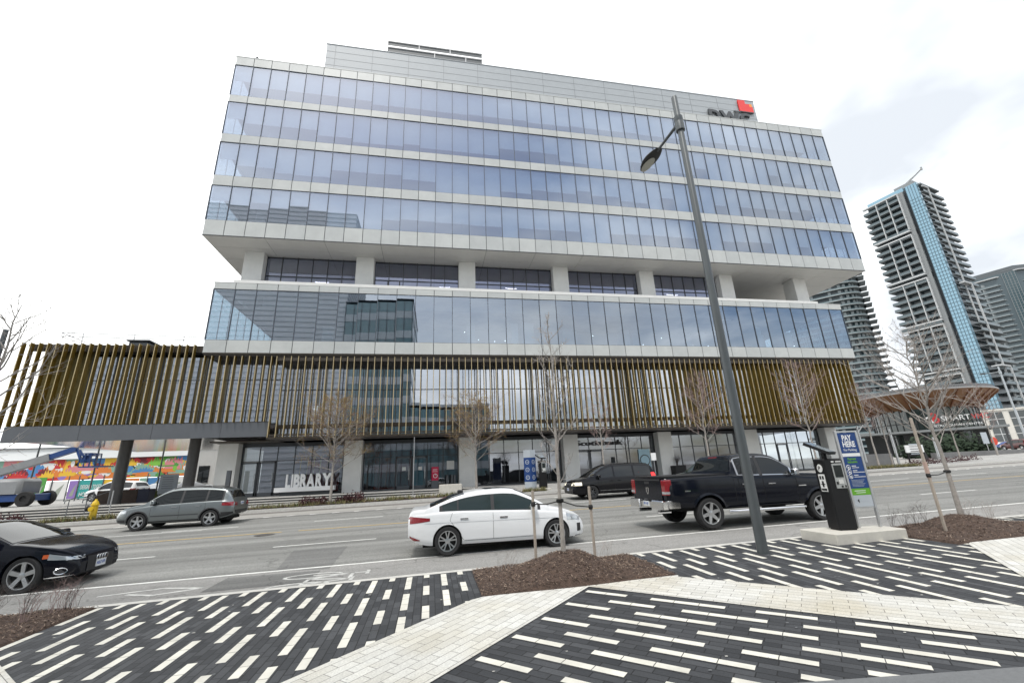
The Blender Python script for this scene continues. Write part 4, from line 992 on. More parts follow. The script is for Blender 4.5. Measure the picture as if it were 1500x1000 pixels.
# black pickup truck
def pickup():
    P = paint('black_blue_paint', (.0045, .006, .011), rough=.22)
    sp = dict(cat='pickup truck', W=2.06, x0=-3.10, x1=2.78, axles=(-1.836, 1.836), wr=.405, ra=.50, tw=.27, wi=.0, archk=.96, fr=.5, fd=.14, rr=.16, rd=.05, tum=.30,
        sill=[(-3.10, .62), (-2.6, .56), (-1.2, .50), (1.2, .50), (2.4, .45), (2.78, .47)],
        belt=[(-3.10, 1.36), (-1.0, 1.38), (-.9, 1.36), (1.1, 1.30), (1.5, 1.26), (2.4, 1.20), (2.70, 1.08), (2.78, .9)],
        deck=[(-3.10, 1.375), (-1.0, 1.395), (1.0, 1.33), (1.35, 1.345), (2.0, 1.32), (2.5, 1.26), (2.70, 1.16), (2.78, 1.0)],
        roof=[(-1.02, 1.39), (-.97, 1.48), (-.80, 1.86), (-.70, 1.93), (-.3, 1.965), (.2, 1.96), (.5, 1.92), (.7, 1.83), (1.3, 1.34)], cuts=(-1.03,))
    m = (W(1041, 776.6)+W(1205, 760.4))/2
    c = Car('pickup_truck', 'black crew cab pickup truck with covered bed and chrome bumper', None, P, sp, (m.x, m.y+.9, zs(m.x, m.y+.9)+.01), R(.6)).body()
    c.screen('windscreen', CGLASS, .62, 1.26, .06); c.screen('rear_window', CGLASS, -.97, -.83, .08)
    c.dlo(-.74, -.05, hi=.02, lo=.03); c.dlo(.05, 1.02, hi=.02, lo=.03)
    for x0, x1 in ((-.80, 0), (0, 1.08)):
        c.side('window_surround', CHROME, x0, x1, lambda x: c.ring(x)[1][1]+.008, lambda x: c.ring(x)[1][5]-.006, eps=.0028, nx=20)
    c.side('b_pillar', BLKPL, -.05, .05, lambda x: c.ring(x)[1][1]+.01, lambda x: c.ring(x)[1][5]-.006, eps=.006)
    c.doorpanel(-.80, -.01, .60, lambda x: c.ring(x)[1][1]-.01); c.doorpanel(.01, 1.12, .60, lambda x: c.ring(x)[1][1]-.01)
    for q in ((0, .58, 0, 1.33), (1.13, .56, 1.13, 1.30), (-.81, .58, -.81, 1.36), (-.96, .58, -.96, 1.36), (-.81, .585, 1.13, .585)): c.seam(*q, wd=.012).build('shut_line', WELL, c.root)
    c.handle(-.6, 1.12, CHROME, .24); c.handle(.26, 1.10, CHROME, .24)
    c.side('badge', CHROME, 1.16, 1.42, .985, 1.01, eps=.006, nz=1)
    c.side('fender_letters', CHROME, -2.55, -2.38, 1.0, 1.03, eps=.006, nz=1)
    # tailgate and its fittings
    mb = MB(); mb.box(-3.125, -3.10, -.78, .78, .80, 1.35); tg = mb.build('tailgate', P, c.root)
    mb = MB(); mb.box(-3.14, -3.12, -.76, .76, 1.31, 1.355); mb.box(-3.135, -3.12, -.14, .14, 1.22, 1.285); tgh = mb.build('tailgate_handle', BLKPL, tg)
    mb = MB()
    mb.poly([(-3.135, y, z) for y, z in ((-.085, 1.12), (.085, 1.12), (.085, 1.03), (.045, .96), (0, .92), (-.045, .96), (-.085, 1.03))])
    em_ = mb.build('tailgate_emblem', CHROME, tg)
    mb = MB(); mb.poly([(-3.142, y, z) for y, z in ((-.03, 1.10), (.03, 1.10), (.02, .97), (-.02, .97))]); mb.build('emblem_mark', BLKPL, tg)
    for sd in (-1, 1):
        mb = MB(); mb.bbox(-3.135, -2.92, min(sd*.80, sd*1.02), max(sd*.80, sd*1.02), .93, 1.33, .02); t_ = mb.build('tail_lamp', LAMPR, c.root)
        mb = MB(); mb.box(-3.14, -2.99, min(sd*.83, sd*1.024), max(sd*.83, sd*1.024), .96, 1.02); mb.build('reverse_lamp', LAMPC, t_)
    mb = MB()
    mb.bbox(-3.26, -3.06, -.98, -.36, .56, .79, .03); mb.bbox(-3.26, -3.06, .36, .98, .56, .79, .03); mb.box(-3.21, -3.06, -.37, .37, .58, .74)
    for sd in (-1, 1): mb.bbox(-3.1, -2.72, min(sd*.95, sd*1.01), max(sd*.95, sd*1.01), .58, .79, .02)
    mb.build('rear_bumper', CHROME, c.root, smooth=30)
    mb = MB(); mb.box(-3.225, -3.21, -.16, .16, .62, .75, 0); put_text(mb, 'BF 41 827', .08, (-3.228, .135, .66), (0, -1, 0), (0, 0, 1), .001, .002, mi=1, fit=.26); mb.build('licence_plate', [PLATE, PLATEB], c.root)
    mb = MB(); mb.tube([(-3.2, -.55, .47), (-2.8, -.55, .47)], .05, 10); mb.tube([(-3.2, .55, .47), (-2.8, .55, .47)], .05, 10); mb.build('exhaust_pipe', CHROME, c.root)
    mb = MB(); mb.box(-3.02, -1.08, -.86, .86, 1.385, 1.425); mb.build('bed_cover', mat('vinyl', (.012, .012, .013), .6), c.root)
    mb = MB(); mb.box(-.80, -.72, -.2, .2, 1.87, 1.905); mb.build('roof_brake_lamp', LAMPR, c.root)
    for sd in (-1, 1):
        mb = MB(); mb.tube([(-1.25, sd*1.0, .42), (-1.1, sd*1.06, .42), (1.1, sd*1.06, .42), (1.25, sd*1.0, .42)], .045, 8); mb.build('side_step', CHROME, c.root, smooth=50)
    c.end('grille', BLKPL, True, -.62, .62, .72, 1.08); c.end('front_bumper', CHROME, True, -.9, .9, .50, .68, eps=.05); c.side('headlight', LAMPC, 2.42, 2.68, .86, 1.04, eps=.008)
    c.trim_arch(P, .06, .03); c.mirrors(1.06, 1.38, CHROME, .2)
    all_wheels(c, (6, .10, .075, 0), rim_m=ALLOY, rr=.285)
pickup()

# grey sport utility vehicle
def suv(name, label, loc, rz, P, group=None, full=True, glassm=None):
    sp = dict(cat='car', W=1.93, x0=-2.42, x1=2.42, axles=(-1.467, 1.467), wr=.365, ra=.415, tw=.25, fr=.75, fd=.27, rr=.5, rd=.14, tum=.36,
        sill=[(-2.42, .50), (-2.1, .36), (-1.5, .28), (1.8, .27), (2.1, .28), (2.42, .36)],
        belt=[(-2.42, .98), (-1.9, 1.10), (-.5, 1.07), (.9, 1.02), (1.6, .96), (2.15, .84), (2.42, .66)],
        deck=[(-2.42, 1.0), (-2.3, 1.12), (-1, 1.12), (.8, 1.09), (1.2, 1.12), (1.7, 1.06), (2.15, .94), (2.36, .80), (2.42, .68)],
        roof=[(-2.40, 1.02), (-2.33, 1.15), (-2.10, 1.50), (-2.0, 1.60), (-1.5, 1.70), (-.6, 1.755), (0, 1.76), (.3, 1.73), (.55, 1.64), (1.35, 1.10)])
    c = Car(name, label, group, P, sp, loc, rz).body()
    G = glassm or CGLASS
    c.screen('windscreen', G, .50, 1.30, .06); c.screen('rear_window', G, -2.29, -2.08, .14)
    c.dlo(-1.88, -1.26, m=G, lo=.03, hi=.03); c.dlo(-1.18, -.22, m=G, lo=.03, hi=.03); c.dlo(-.13, .98, m=G, lo=.03, hi=.03)
    c.side('pillar_trim', BLKPL, -1.95, 1.06, lambda x: c.ring(x)[1][1]+.012, lambda x: c.ring(x)[1][5]-.018, eps=.0025, nx=30)
    if full:
        c.doorpanel(-1.12, -.185, lambda x: .44 if x > -.95 else .44+(-.95-x)*2.6, lambda x: c.ring(x)[1][1]-.01); c.doorpanel(-.165, .98, .44, lambda x: c.ring(x)[1][1]-.01)
        for q in ((-.175, .42, -.175, 1.05), (.99, .42, .99, 1.0), (-1.0, .45, -1.24, .80), (-1.24, .8, -1.22, 1.06)): c.seam(*q, wd=.009).build('shut_line', WELL, c.root)
        c.handle(-.95, .93, CHROME, .22); c.handle(.05, .92, CHROME, .22)
        c.side('sill_trim', BLKPL, -1.03, 1.03, .27, .36, eps=.012, nz=2); c.side('side_moulding', mat('dark_grey_trim', (.05, .055, .06), .5), -.98, .95, .555, .60, eps=.012, nz=2)
        c.side('chrome_strip', CHROME, -1.0, 1.0, .255, .275, eps=.014, nz=1)
        for sd in (-1, 1):
            mb = MB(); mb.tube([(x, sd*(c.ring(x)[1][4]-.06), c.ring(x)[1][3]+(.035 if -1.6 < x < .2 else .0)) for x in (-1.75, -1.6, -1.2, -.6, 0, .2, .32)], .018, 6); mb.build('roof_rail', BLKPL, c.root)
        mb = MB(); mb.bbox(-1.75, -1.55, -.03, .03, 1.68, 1.76, .02); mb.build('roof_antenna', BLKPL, c.root)
    c.trim_arch(BLKPL, .05, .014)
    c.side('tail_lamp', LAMPR, -2.38, -1.92, lambda x: .86+.07*(x+2.38), lambda x: 1.04-.05*(x+2.38), eps=.008); c.end('tail_lamp', LAMPR, False, .52, .88, .86, 1.03, mirror=True)
    c.end('rear_bumper', BLKPL, False, -.88, .88, .46, .66); c.side('bumper_trim', BLKPL, -2.40, -1.92, lambda x: max(.33, c.ring(x)[1][0])+.01, .60, eps=.008)
    c.side('headlight', LAMPC, 1.95, 2.32, .74, lambda x: .84+.08*(2.32-x), eps=.008); c.end('headlight', LAMPC, True, .48, .86, .70, .84, mirror=True)
    c.end('grille', BLKPL, True, -.42, .42, .62, .78); c.end('front_bumper', BLKPL, True, -.85, .85, .36, .54); c.side('bumper_trim', BLKPL, 1.95, 2.34, .36, .48, eps=.008)
    c.mirrors(.92, 1.16, P); c.plate(False, .95); c.plate(True, .52)
    all_wheels(c, (5, .085, .075, 0), rr=.25); return c
P_GREY = paint('grey_metallic', (.20, .22, .225), metal=.7, rough=.28)
m = (W(199, 778)+W(305.2, 770))/2
suv('grey_suv', 'grey sport utility car with black wheel arches driving left in the far lane', (m.x, m.y+.85, zs(m.x, m.y)+.005), R(180), P_GREY)
# dark car half hidden behind the pickup
p = W(1068, 722); P_DK = paint('dark_green_paint', (.012, .02, .02), metal=.3)
suv('dark_suv', 'dark car passing half hidden behind the black pickup', (p.x, 22.3, zs(p.x, 22.3)), R(180), P_DK, full=False, glassm=CGREEN)

# black minivan
def minivan(name, label, loc, rz, P, lit=True):
    sp = dict(cat='minivan', W=1.98, x0=-2.33, x1=2.60, axles=(-1.539, 1.539), wr=.34, ra=.385, tw=.225, fr=.7, fd=.24, rr=.35, rd=.10, tum=.26,
        sill=[(-2.33, .42), (-1.9, .28), (1.9, .22), (2.3, .22), (2.60, .28)],
        belt=[(-2.33, 1.0), (-1.8, 1.06), (0, 1.05), (1.1, 1.00), (1.8, .95), (2.3, .85), (2.60, .62)],
        deck=[(-2.33, 1.02), (-1, 1.07), (1.2, 1.07), (1.5, 1.09), (2.0, 1.01), (2.4, .90), (2.55, .78), (2.60, .64)],
        roof=[(-2.32, 1.03), (-2.27, 1.2), (-2.12, 1.6), (-2.0, 1.69), (-1.2, 1.755), (0, 1.765), (.35, 1.74), (.7, 1.63), (1.65, 1.08)])
    c = Car(name, label, None, P, sp, loc, rz).body()
    c.screen('windscreen', CGLASS, .66, 1.60, .06); c.screen('rear_window', CGLASS, -2.24, -2.09, .12)
    c.dlo(-2.0, -1.02, lo=.03, hi=.03); c.dlo(-.92, .16, lo=.03, hi=.03); c.dlo(.25, 1.22, lo=.03, hi=.03)
    c.doorpanel(-.96, .195, .38, lambda x: c.ring(x)[1][1]-.01); c.doorpanel(.215, 1.18, .38, lambda x: c.ring(x)[1][1]-.01)
    for q in ((.205, .36, .205, 1.04), (1.19, .36, 1.19, 1.0), (-.97, .36, -.97, 1.05), (-2.1, .86, -.97, .86)): c.seam(*q, wd=.009).build('shut_line', WELL, c.root)
    c.side('side_moulding', CHROME, -1.1, 1.1, .40, .412, eps=.008, nz=1)
    c.handle(-.05, .9, P); c.handle(.4, .89, P); c.mirrors(1.15, 1.12, P)
    for sd in (-1, 1):
        mb = MB(); mb.tube([(x, sd*(c.ring(x)[1][4]-.06), c.ring(x)[1][3]+.02) for x in (-1.9, -1.2, -.4, .3)], .016, 5); mb.build('roof_rail', BLKPL, c.root)
    c.side('headlight', LITW if lit else LAMPC, 2.12, 2.46, .70, lambda x: .86, eps=.008); c.end('headlight', LITW if lit else LAMPC, True, .52, .84, .70, .85, mirror=True)
    c.end('grille', mat('grille_grey', (.12, .12, .12), .4, metal=.6), True, -.45, .45, .66, .84); c.end('front_bumper', BLKPL, True, -.8, .8, .28, .44)
    c.side('tail_lamp', LITR if lit else LAMPR, -2.30, -2.02, .92, 1.22, eps=.010); c.end('tail_lamp', LITR if lit else LAMPR, False, .74, .9, .95, 1.25, mirror=True)
    c.plate(True, .50); c.plate(False, .85); all_wheels(c, (7, .05, .045, 0), rim_m=ALLOYD, rr=.215); return c
P_BLK = paint('black_paint', (.006, .006, .008), rough=.25)
p = W(868.3, 731); minivan('black_minivan', 'black minivan with glowing tail lamp driving left past the bank', (p.x+1.539, p.y+.85, zs(p.x+1.5, p.y+.8)), R(180), P_BLK)

# black coupe at the left edge
def coupe():
    P = paint('black_coupe_paint', (.005, .006, .011), rough=.2)
    sp = dict(W=1.87, x0=-2.30, x1=2.34, axles=(-1.47, 1.47), wr=.345, ra=.385, tw=.25, fr=.95, fd=.36, rr=.5, rd=.18,
        sill=[(-2.3, .40), (-1.9, .24), (1.9, .20), (2.15, .20), (2.34, .27)],
        belt=[(-2.3, .84), (-1.5, .93), (0, .89), (1.1, .865), (1.7, .80), (2.1, .69), (2.28, .59), (2.34, .45)],
        deck=[(-2.3, .86), (-2.2, .98), (-1.8, 1.0), (-1, .96), (.7, .95), (1.1, .955), (1.6, .89), (2.0, .79), (2.2, .70), (2.31, .61), (2.34, .50)],
        roof=[(-1.95, 1.0), (-1.3, 1.21), (-.7, 1.345), (-.2, 1.372), (.15, 1.34), (.45, 1.24), (1.12, .957)])
    q = W(28, 869)
    c = Car('black_coupe', 'black coupe with amber side lamp and five spoke wheels cut by the left edge', None, P, sp, (q.x-1.375, q.y+.83, zs(q.x-1.3, q.y+.8)), R(0)).body()
    c.screen('windscreen', CGLASS, .22, 1.08, .05); c.screen('rear_window', CGLASS, -1.8, -.85, .06)
    c.dlo(-1.3, -.45); c.dlo(-.38, .84); c.doorpanel(-.5, .86, .32, lambda x: c.ring(x)[1][1]-.01)
    c.side('headlight', LAMPC, 1.87, 2.22, lambda x: .56+.12*(2.22-x), lambda x: .61+.27*(2.22-x)**.9, eps=.007); c.side('turn_lamp', LAMPO, 1.78, 1.87, .63, .705, eps=.007)
    c.end('headlight', LAMPC, True, .46, .74, .56, .63, mirror=True)
    c.end('grille', BLKPL, True, -.40, .40, .28, .58, eps=.012)
    mb = MB()
    for i in range(4): mb.tube([(2.365, -.12+.08*i+.05*math.cos(a), .52+.05*math.sin(a)) for a in [2*math.pi*k/14 for k in range(15)]], .008, 5)
    mb.build('grille_emblem', CHROME, c.root)
    for i in range(7):
        pass
    for sd in (-1, 1):
        mb = MB(); x, z = 2.10, .36; y = c.half(x, z); cpt = Vector((x, sd*(y+.006), z)); e1 = Vector((.8, -sd*.6, 0)); e2 = Vector((0, 0, 1))
        mb.tube([cpt+e1*(.105*math.cos(a))+e2*(.058*math.sin(a)) for a in [2*math.pi*k/18 for k in range(19)]], .012, 5, 0)
        mb.poly([cpt+e1*(.09*math.cos(a))+e2*(.048*math.sin(a)) for a in [2*math.pi*k/18 for k in range(18)]], 1); mb.build('fog_lamp', [CHROME, ALLOYD], c.root)
    c.side('bumper_lip', CHROME, 1.86, 2.26, lambda x: .245, lambda x: .262, eps=.014, nz=1); c.end('bumper_lip', BLKPL, True, -.8, .8, .235, .29)
    c.side('side_crease', P, -1.9, 1.9, .715, .73, eps=.008, nz=1, nx=30)
    c.mirrors(.74, .98, P); c.plate(True, .40, 'ASLD 075'); all_wheels(c, (5, .075, .085, 0), rr=.255); c.root.scale = (.935, 1, 1)
coupe()
# ------------------------------------------------------------------ trees and beds
BARK = mat('grey_bark', (.31, .285, .26), .9, noise=(9, .3), bump=(30, .5, .01)); BARK2 = mat('brown_bark', (.20, .165, .14), .9, noise=(9, .3)); TWIG = mat('twig', (.40, .365, .34), .9); TWIGP = mat('pink_twig', (.30, .215, .20), .9)
TWIGD = mat('dark_twig', (.06, .045, .04), .9)
BUDY = mat('yellow_bud', (.25, .19, .045), .8); BUDR = mat('red_bud', (.22, .10, .06), .8)
def tree(name, label, base, height, r0, seed, clear=.35, spread=.5, limbs=14, twigs=6, group=None, bark=None, twig=None, buds=None, lean=(0, 0), up=.55, kink=.25, sub=5, wire=1.0):
    bark = bark or BARK; twig = twig or TWIG; rd = random.Random(seed); base = Vector(base)
    root = thing(name, label, 'tree', base, 0, group); tr = MB(); cr = MB(); bd = MB()
    def stem(p, d, L, r, n, mb, k, wob, upw):
        pts = [p]; rs = [r]; q = p.copy(); dd = d.normalized()
        for i in range(n):
            dd = (dd+Vector((rd.gauss(0, wob), rd.gauss(0, wob), rd.gauss(0, wob)+upw))).normalized(); q = q+dd*L/n; pts.append(q.copy()); rs.append(max(r*(1-.85*(i+1)/n), .0015))
        mb.tube(pts, rs, k, cap=False); return pts, rs
    N = 14; pts = [Vector((0, 0, -.1))]; rs = [r0*1.15]
    for i in range(1, N+1):
        t = i/N; pts.append(Vector((lean[0]*t*height+rd.gauss(0, .012)*height*t*.6, lean[1]*t*height+rd.gauss(0, .012)*height*t*.6, t*height))); rs.append(r0*(1-.93*t**.9))
    tr.tube(pts, rs, 9, cap=False)
    def budcl(p, s):
        for _ in range(3):
            c = p+Vector((rd.gauss(0, s), rd.gauss(0, s), rd.gauss(0, s))); a = Vector((rd.gauss(0, 1), rd.gauss(0, 1), rd.gauss(0, 1))).normalized()*.025; b = a.orthogonal().normalized()*.016
            bd.quad(c-a, c+b, c+a, c-b, 0 if rd.random() < .6 else 1)
    for i in range(limbs):
        t = clear+(1-clear)*((i+rd.random()*.6)/limbs)**.9*.97; t = min(t, .985); f = t*N; j = min(int(f), N-1); p = pts[j].lerp(pts[j+1], f-j)
        az = i*2.4+rd.uniform(-.4, .4); L = height*spread*(1-t)**.55*rd.uniform(.75, 1.15)*(.8+.5*min(1, (t-clear)*4)); L = max(L, .25)
        d = Vector((math.cos(az), math.sin(az), up+rd.uniform(-.15, .25)))
        ps, rr = stem(p, d, L, max(.004, min(r0*.42, .0085*L+.003)), 7, tr, 5, .10, .07)
        for s in range(twigs):
            u = rd.uniform(.18, .98); f2 = u*7; j2 = min(int(f2), 6); q = ps[j2].lerp(ps[j2+1], f2-j2); dd = (ps[j2+1]-ps[j2]).normalized()
            d2 = (dd+Vector((rd.gauss(0, .6), rd.gauss(0, .6), rd.gauss(.15, .5)))).normalized(); L2 = L*rd.uniform(.22, .55)*(1.15-u*.5)
            p2, r2 = stem(q, d2, L2, max(.0025, rr[j2]*.5)*wire, 5, cr, 4, .14, .05)
            for s3 in range(sub):
                u3 = rd.uniform(.2, 1); j3 = min(int(u3*5), 4); q3 = p2[j3]; d3 = ((p2[j3+1]-p2[j3]).normalized()+Vector((rd.gauss(0, .6), rd.gauss(0, .6), rd.gauss(.1, .5)))).normalized()
                p4, _ = stem(q3, d3, L2*rd.uniform(.25, .55), .0032*wire, 3, cr, 3, .15, .03)
                if buds: budcl(p4[-1], .05); budcl(p4[-2], .05)
    tr.build('trunk', bark, root, smooth=60); cr.build('crown', twig, root)
    if buds: bd.build('buds', list(buds), root)
    return root
MULCH = mat('mulch', (.075, .049, .037), .95, noise=(14, .5), bump=(35, 1., .03)); CHIP = [mat('wood_chip_a', (.17, .115, .085), .9), mat('wood_chip_b', (.045, .03, .025), .9), mat('wood_chip_c', (.34, .26, .20), .9)]
def mound_bed(x0, x1, y0, y1, cx, cy, hgt, seed, n=1500, base=PZ, shift=.0):
    x0 -= .05; x1 += .05; y0 -= .06; rd = random.Random(seed); mb = MB(); ph = [rd.uniform(0, 6) for _ in range(6)]
    def hz(x, y):
        e = min(x-x0, x1-x, y-y0, y1-y); ed = clampv(e/.25, 0, 1)
        b = math.sin(x*5+ph[0])*math.sin(y*6+ph[1])*.02+math.sin(x*11+ph[2])*math.sin(y*13+ph[3])*.012
        return zs(x, y)+base+(.018 if e > .01 else -.05)+ed*(.05+b)+hgt*math.exp(-(((x-cx)/.75)**2+((y-cy)/.55)**2))
    nx, ny = int((x1-x0)/.07), int((y1-y0)/.07)
    mb.grid(lambda u, v: (x0+(x1-x0)*u, y0+(y1-y0)*v, hz(x0+(x1-x0)*u, y0+(y1-y0)*v)), nx, ny, 0)
    for i in range(n):
        x, y = rd.uniform(x0+.03, x1-.03), rd.uniform(y0+.03, y1-.03); z = hz(x, y)+.008; a = rd.uniform(0, 6.28); L = rd.uniform(.012, .036); w = rd.uniform(.003, .008)
        dx, dy = math.cos(a)*L, math.sin(a)*L; t = rd.gauss(0, .35)*L; mb.quad((x-dx+dy*.2, y-dy-dx*.2, z-t), (x-w*math.sin(a), y+w*math.cos(a), z+.004), (x+dx, y+dy, z+t), (x+w*math.sin(a), y-w*math.cos(a), z+.002), 1+(0 if rd.random() < .45 else 1 if rd.random() < .6 else 2))
    o = mb.build('mulch_bed', [MULCH]+CHIP, kind='stuff'); return hz
hz1 = mound_bed(.80, 3.93, 7.03, KN-KW, 2.25, 7.7, .34, 1, 5200)
tag(bpy.data.objects['mulch_bed'], 'bark mulch bed heaped round the staked sapling in the middle', 'mulch bed')
hz2 = mound_bed(9.72, 13.2, 7.03, KN-KW, 11.3, 7.95, .26, 2, 3600)
tag(bpy.data.objects['mulch_bed.001'], 'bark mulch bed beside the parking machine plinth', 'mulch bed')
hz0 = mound_bed(-8.45, -5.2, 7.03, KN-KW, -6.9, 7.9, .2, 3, 4600)
tag(bpy.data.objects['mulch_bed.002'], 'bark mulch bed with wiry reddish stems at the left edge', 'mulch bed')
STAKE = mat('stake_wood', (.36, .31, .26), .85, noise=(6, .25)); TIE = mat('rubber_tie', (.012, .012, .012), .6); PINK = mat('pink_mark', (.45, .32, .27), .8)
# centre sapling
b1 = W(826, 815, PZ+.3); b1 = Vector((b1.x, b1.y, hz1(b1.x, b1.y))); h1 = zat(b1.x, b1.y, 462)-b1.z
tree('sapling', 'slim bare grey sapling tied to two wooden stakes in the centre bed', b1, h1, .042, 21, clear=.24, spread=.25, limbs=25, twigs=6, sub=4, up=1.0, wire=1.2)
def stake(px0, py0, px1, py1, dz, label, group=None, r=.03, pink=None, y=None, hz=None):
    p = W(px0, py0, dz)
    if hz: p.z = hz(p.x, p.y)
    top = zat(p.x, p.y, py1); o = thing('tree_stake', label, 'stake', p, 0, group); mb = MB(p); mb.bbox(p.x-r, p.x+r, p.y-r, p.y+r, p.z-.1, top, .008)
    mb.build('post', STAKE, o)
    if pink:
        mb = MB(p); mb.box(p.x-r-.002, p.x+r+.002, p.y-r-.002, p.y+r+.002, zat(p.x, p.y, pink[0]), zat(p.x, p.y, pink[1])); mb.build('paint_mark', PINK, o)
    return p, top
GS = 'stakes propping the young trees'
sa = stake(786, 833, 778, 718, PZ+.1, 'stake on the left of the centre sapling, in front of the white saloon', GS, .022, hz=hz1)
sb = stake(872, 818, 877, 712, PZ+.1, 'stake on the right of the centre sapling, behind the mulch heap', GS, .022, hz=hz1)
def tie(a, b, py, label, off=(0, 0)):
    pa = Vector((a[0].x, a[0].y, zat(a[0].x, a[0].y, py[0]))); pb = Vector((b.x, b.y, zat(b.x, b.y, py[1]))); mb = MB(pa)
    mid = (pa+pb)/2-Vector((0, 0, .03)); mb.tube([pa, mid, pb], .011, 5); mb.lathe([(.036, -.04), (.045, 0), (.036, .04)], pa, n=10); mb.lathe([(.062, -.03), (.068, 0), (.062, .03)], pb, n=12)
    mb.tube([pa+Vector((0, 0, .03)), pa+Vector((.03, .02, .13))], .008, 4)
    o = mb.build('tree_tie', TIE); tag(o, label, 'tie', 'rubber ties on the young trees')
tie(sa, b1, (738, 733), 'black rubber tie from the left stake to the centre sapling'); tie(sb, b1, (742, 733), 'black rubber tie from the right stake to the centre sapling')
# right tree
b2 = W(1411, 762, PZ+.15); b2.z = hz2(b2.x, b2.y); h2 = zat(b2.x, b2.y, 488)-b2.z
tree('young_tree', 'bare tree with many rising twigs in the right hand bed', b2, h2, .055, 33, clear=.36, spread=.50, limbs=40, twigs=7, sub=4, up=.75, wire=1.1)
sc_ = stake(1386, 778, 1343, 612, PZ+.1, 'stake with a pink painted band leaning beside the right hand tree', GS, .024, pink=(676, 700), hz=hz2)
tie(sc_, b2, (696, 690), 'black rubber tie on the right hand tree')
# left tree, its trunk outside the picture at the foot
b0 = Vector((-7.0, 8.0, hz0(-7.0, 8.0)))
tree('young_tree', 'bare tree reaching in over the left edge of the picture', b0, 4.6, .07, 47, clear=.40, spread=.42, limbs=24, twigs=6, sub=4, up=.95, wire=1.0, lean=(.05, 0))
p = W(2, 851, PZ); o = thing('tree_stake', 'stake at the left edge standing before the black coupe', 'stake', p, 0, GS); mb = MB(p); mb.bar((p.x-.02, p.y, p.z), (p.x+.02, p.y+.02, zat(p.x, p.y, 770)), .055, .055); mb.build('post', STAKE, o)
# wiry shrubs
def shrub(label, x, y, z, h, n, seed, m, group, spread=.5, name='dry_shrub', cat='shrub', rr=.003):
    rd = random.Random(seed); mb = MB((x, y, z))
    for i in range(n):
        a = rd.uniform(0, 6.28); L = h*rd.uniform(.6, 1.1); s = spread*rd.uniform(.3, 1); p = Vector((x+rd.gauss(0, .03), y+rd.gauss(0, .03), z)); q = p+Vector((math.cos(a)*s*L*.4, math.sin(a)*s*L*.4, L*.55)); e = p+Vector((math.cos(a)*s*L+.15*L, math.sin(a)*s*L, L))
        mb.tube([p, q, e], [rr, rr*.8, rr*.4], 4, cap=False)
        for k in range(3): f = q.lerp(e, rd.random()); mb.tube([f, f+Vector((rd.gauss(0, .3)*L, rd.gauss(0, .3)*L, .3*L))], [rr*.6, rr*.3], 3, cap=False)
    o = mb.build(name, m); tag(o, label, cat, group); return o
rs = random.Random(5)
for i in range(15):
    x, y = rs.uniform(-6.9, -5.45), rs.uniform(7.9, 8.75); shrub('wiry leafless shrub among the reddish stems of the left bed', x, y, hz0(x, y), rs.uniform(.25, .45), 9, 60+i, TWIGP if i % 2 else TWIGD, 'wiry shrubs in the left bed')
for i in range(6):
    x, y = (1.25+.12*i, 8.2+.07*i) if i < 3 else (3.15+.14*(i-3), 8.3+.1*(i-3)); shrub('small leafless shrub sprouting in the centre bed', x, y, hz1(x, y), .26, 6, 90+i, TWIG, 'sprouts in the centre bed', rr=.002)
for i in range(8):
    x, y = (10.0+.3*i, 8.4-.03*(i % 3)) if i < 4 else (11.9+.22*(i-4), 8.1+.12*(i % 3)); shrub('thin leafless shrub in the right hand bed', x, y, hz2(x, y), .36, 8, 110+i, TWIGD if i < 4 else TWIG, 'thin shrubs in the right hand bed', rr=.0028)

# ------------------------------------------------------------------ street lamps
LAMPM = mat('lamp_post_grey', (.085, .095, .10), .45, metal=.3, noise=(3, .08)); LENS = mat('lamp_lens', (.45, .45, .40), .35, noise=(40, .2))
def street_lamp(name, label, x, y, z, top, LAMPM=LAMPM, hz=.84, group=None, s=1.0, az=90):
    o = thing(name, label, 'street lamp', (x, y, z), R(az-90), group); h = top-z; hc = h-hz*s
    mb = MB(); mb.lathe([(.10*s, -.05), (.098*s, .3), (.072*s, h-.02), (.066*s, h), (.0, h+.005)], (0, 0, 0), n=18); mb.build('pole', LAMPM, o, smooth=40)
    mb = MB(); mb.lathe([(.09*s, hc-.28), (.112*s, hc-.27), (.112*s, hc-.04), (.108*s, hc-.02), (.108*s, hc+.02), (.112*s, hc+.04), (.112*s, hc+.16), (.09*s, hc+.17)], (0, 0, 0), n=18); mb.build('collar', LAMPM, o, smooth=40)
    a = Vector((0, .05, hc+.0)); b = Vector((0, 1.1*s, hc+.06*s))
    mb = MB(); mb.tube([a, b], [.045*s, .035*s], 8); ar = mb.build('arm', LAMPM, o, smooth=50)
    mb = MB(); d = (b-a).normalized()
    def fn(u, v):
        t = u; r = .21*s*math.sin(math.pi*min(1, t*.86+.10))**.7; a_ = 2*math.pi*v; L = 1.02*s*t
        z_ = math.sin(a_); return b+d*(L-.1)+Vector((r*math.cos(a_), 0, (.11*s if z_ > 0 else .045*s)*z_*math.sin(math.pi*min(1, t*.9+.07))))
    mb.grid(fn, 16, 18); hd = mb.build('lamp_head', mat('lamp_head_black', (.02, .021, .022), .4), o, smooth=60)
    mb = MB(); c = b+d*.56*s; mb.add([c+d*(.33*s*math.cos(k*math.pi/10))+Vector((.135*s*math.sin(k*math.pi/10), 0, -.055*s)) for k in range(20)], [tuple(range(20))]); mb.build('lens', LENS, hd)
    return o
p = W(1118, 810, PZ)
street_lamp('street_lamp', 'tall dark grey street lamp standing on the striped paving by the pickup', p.x, p.y, p.z, zat(p.x, p.y, 142.5))
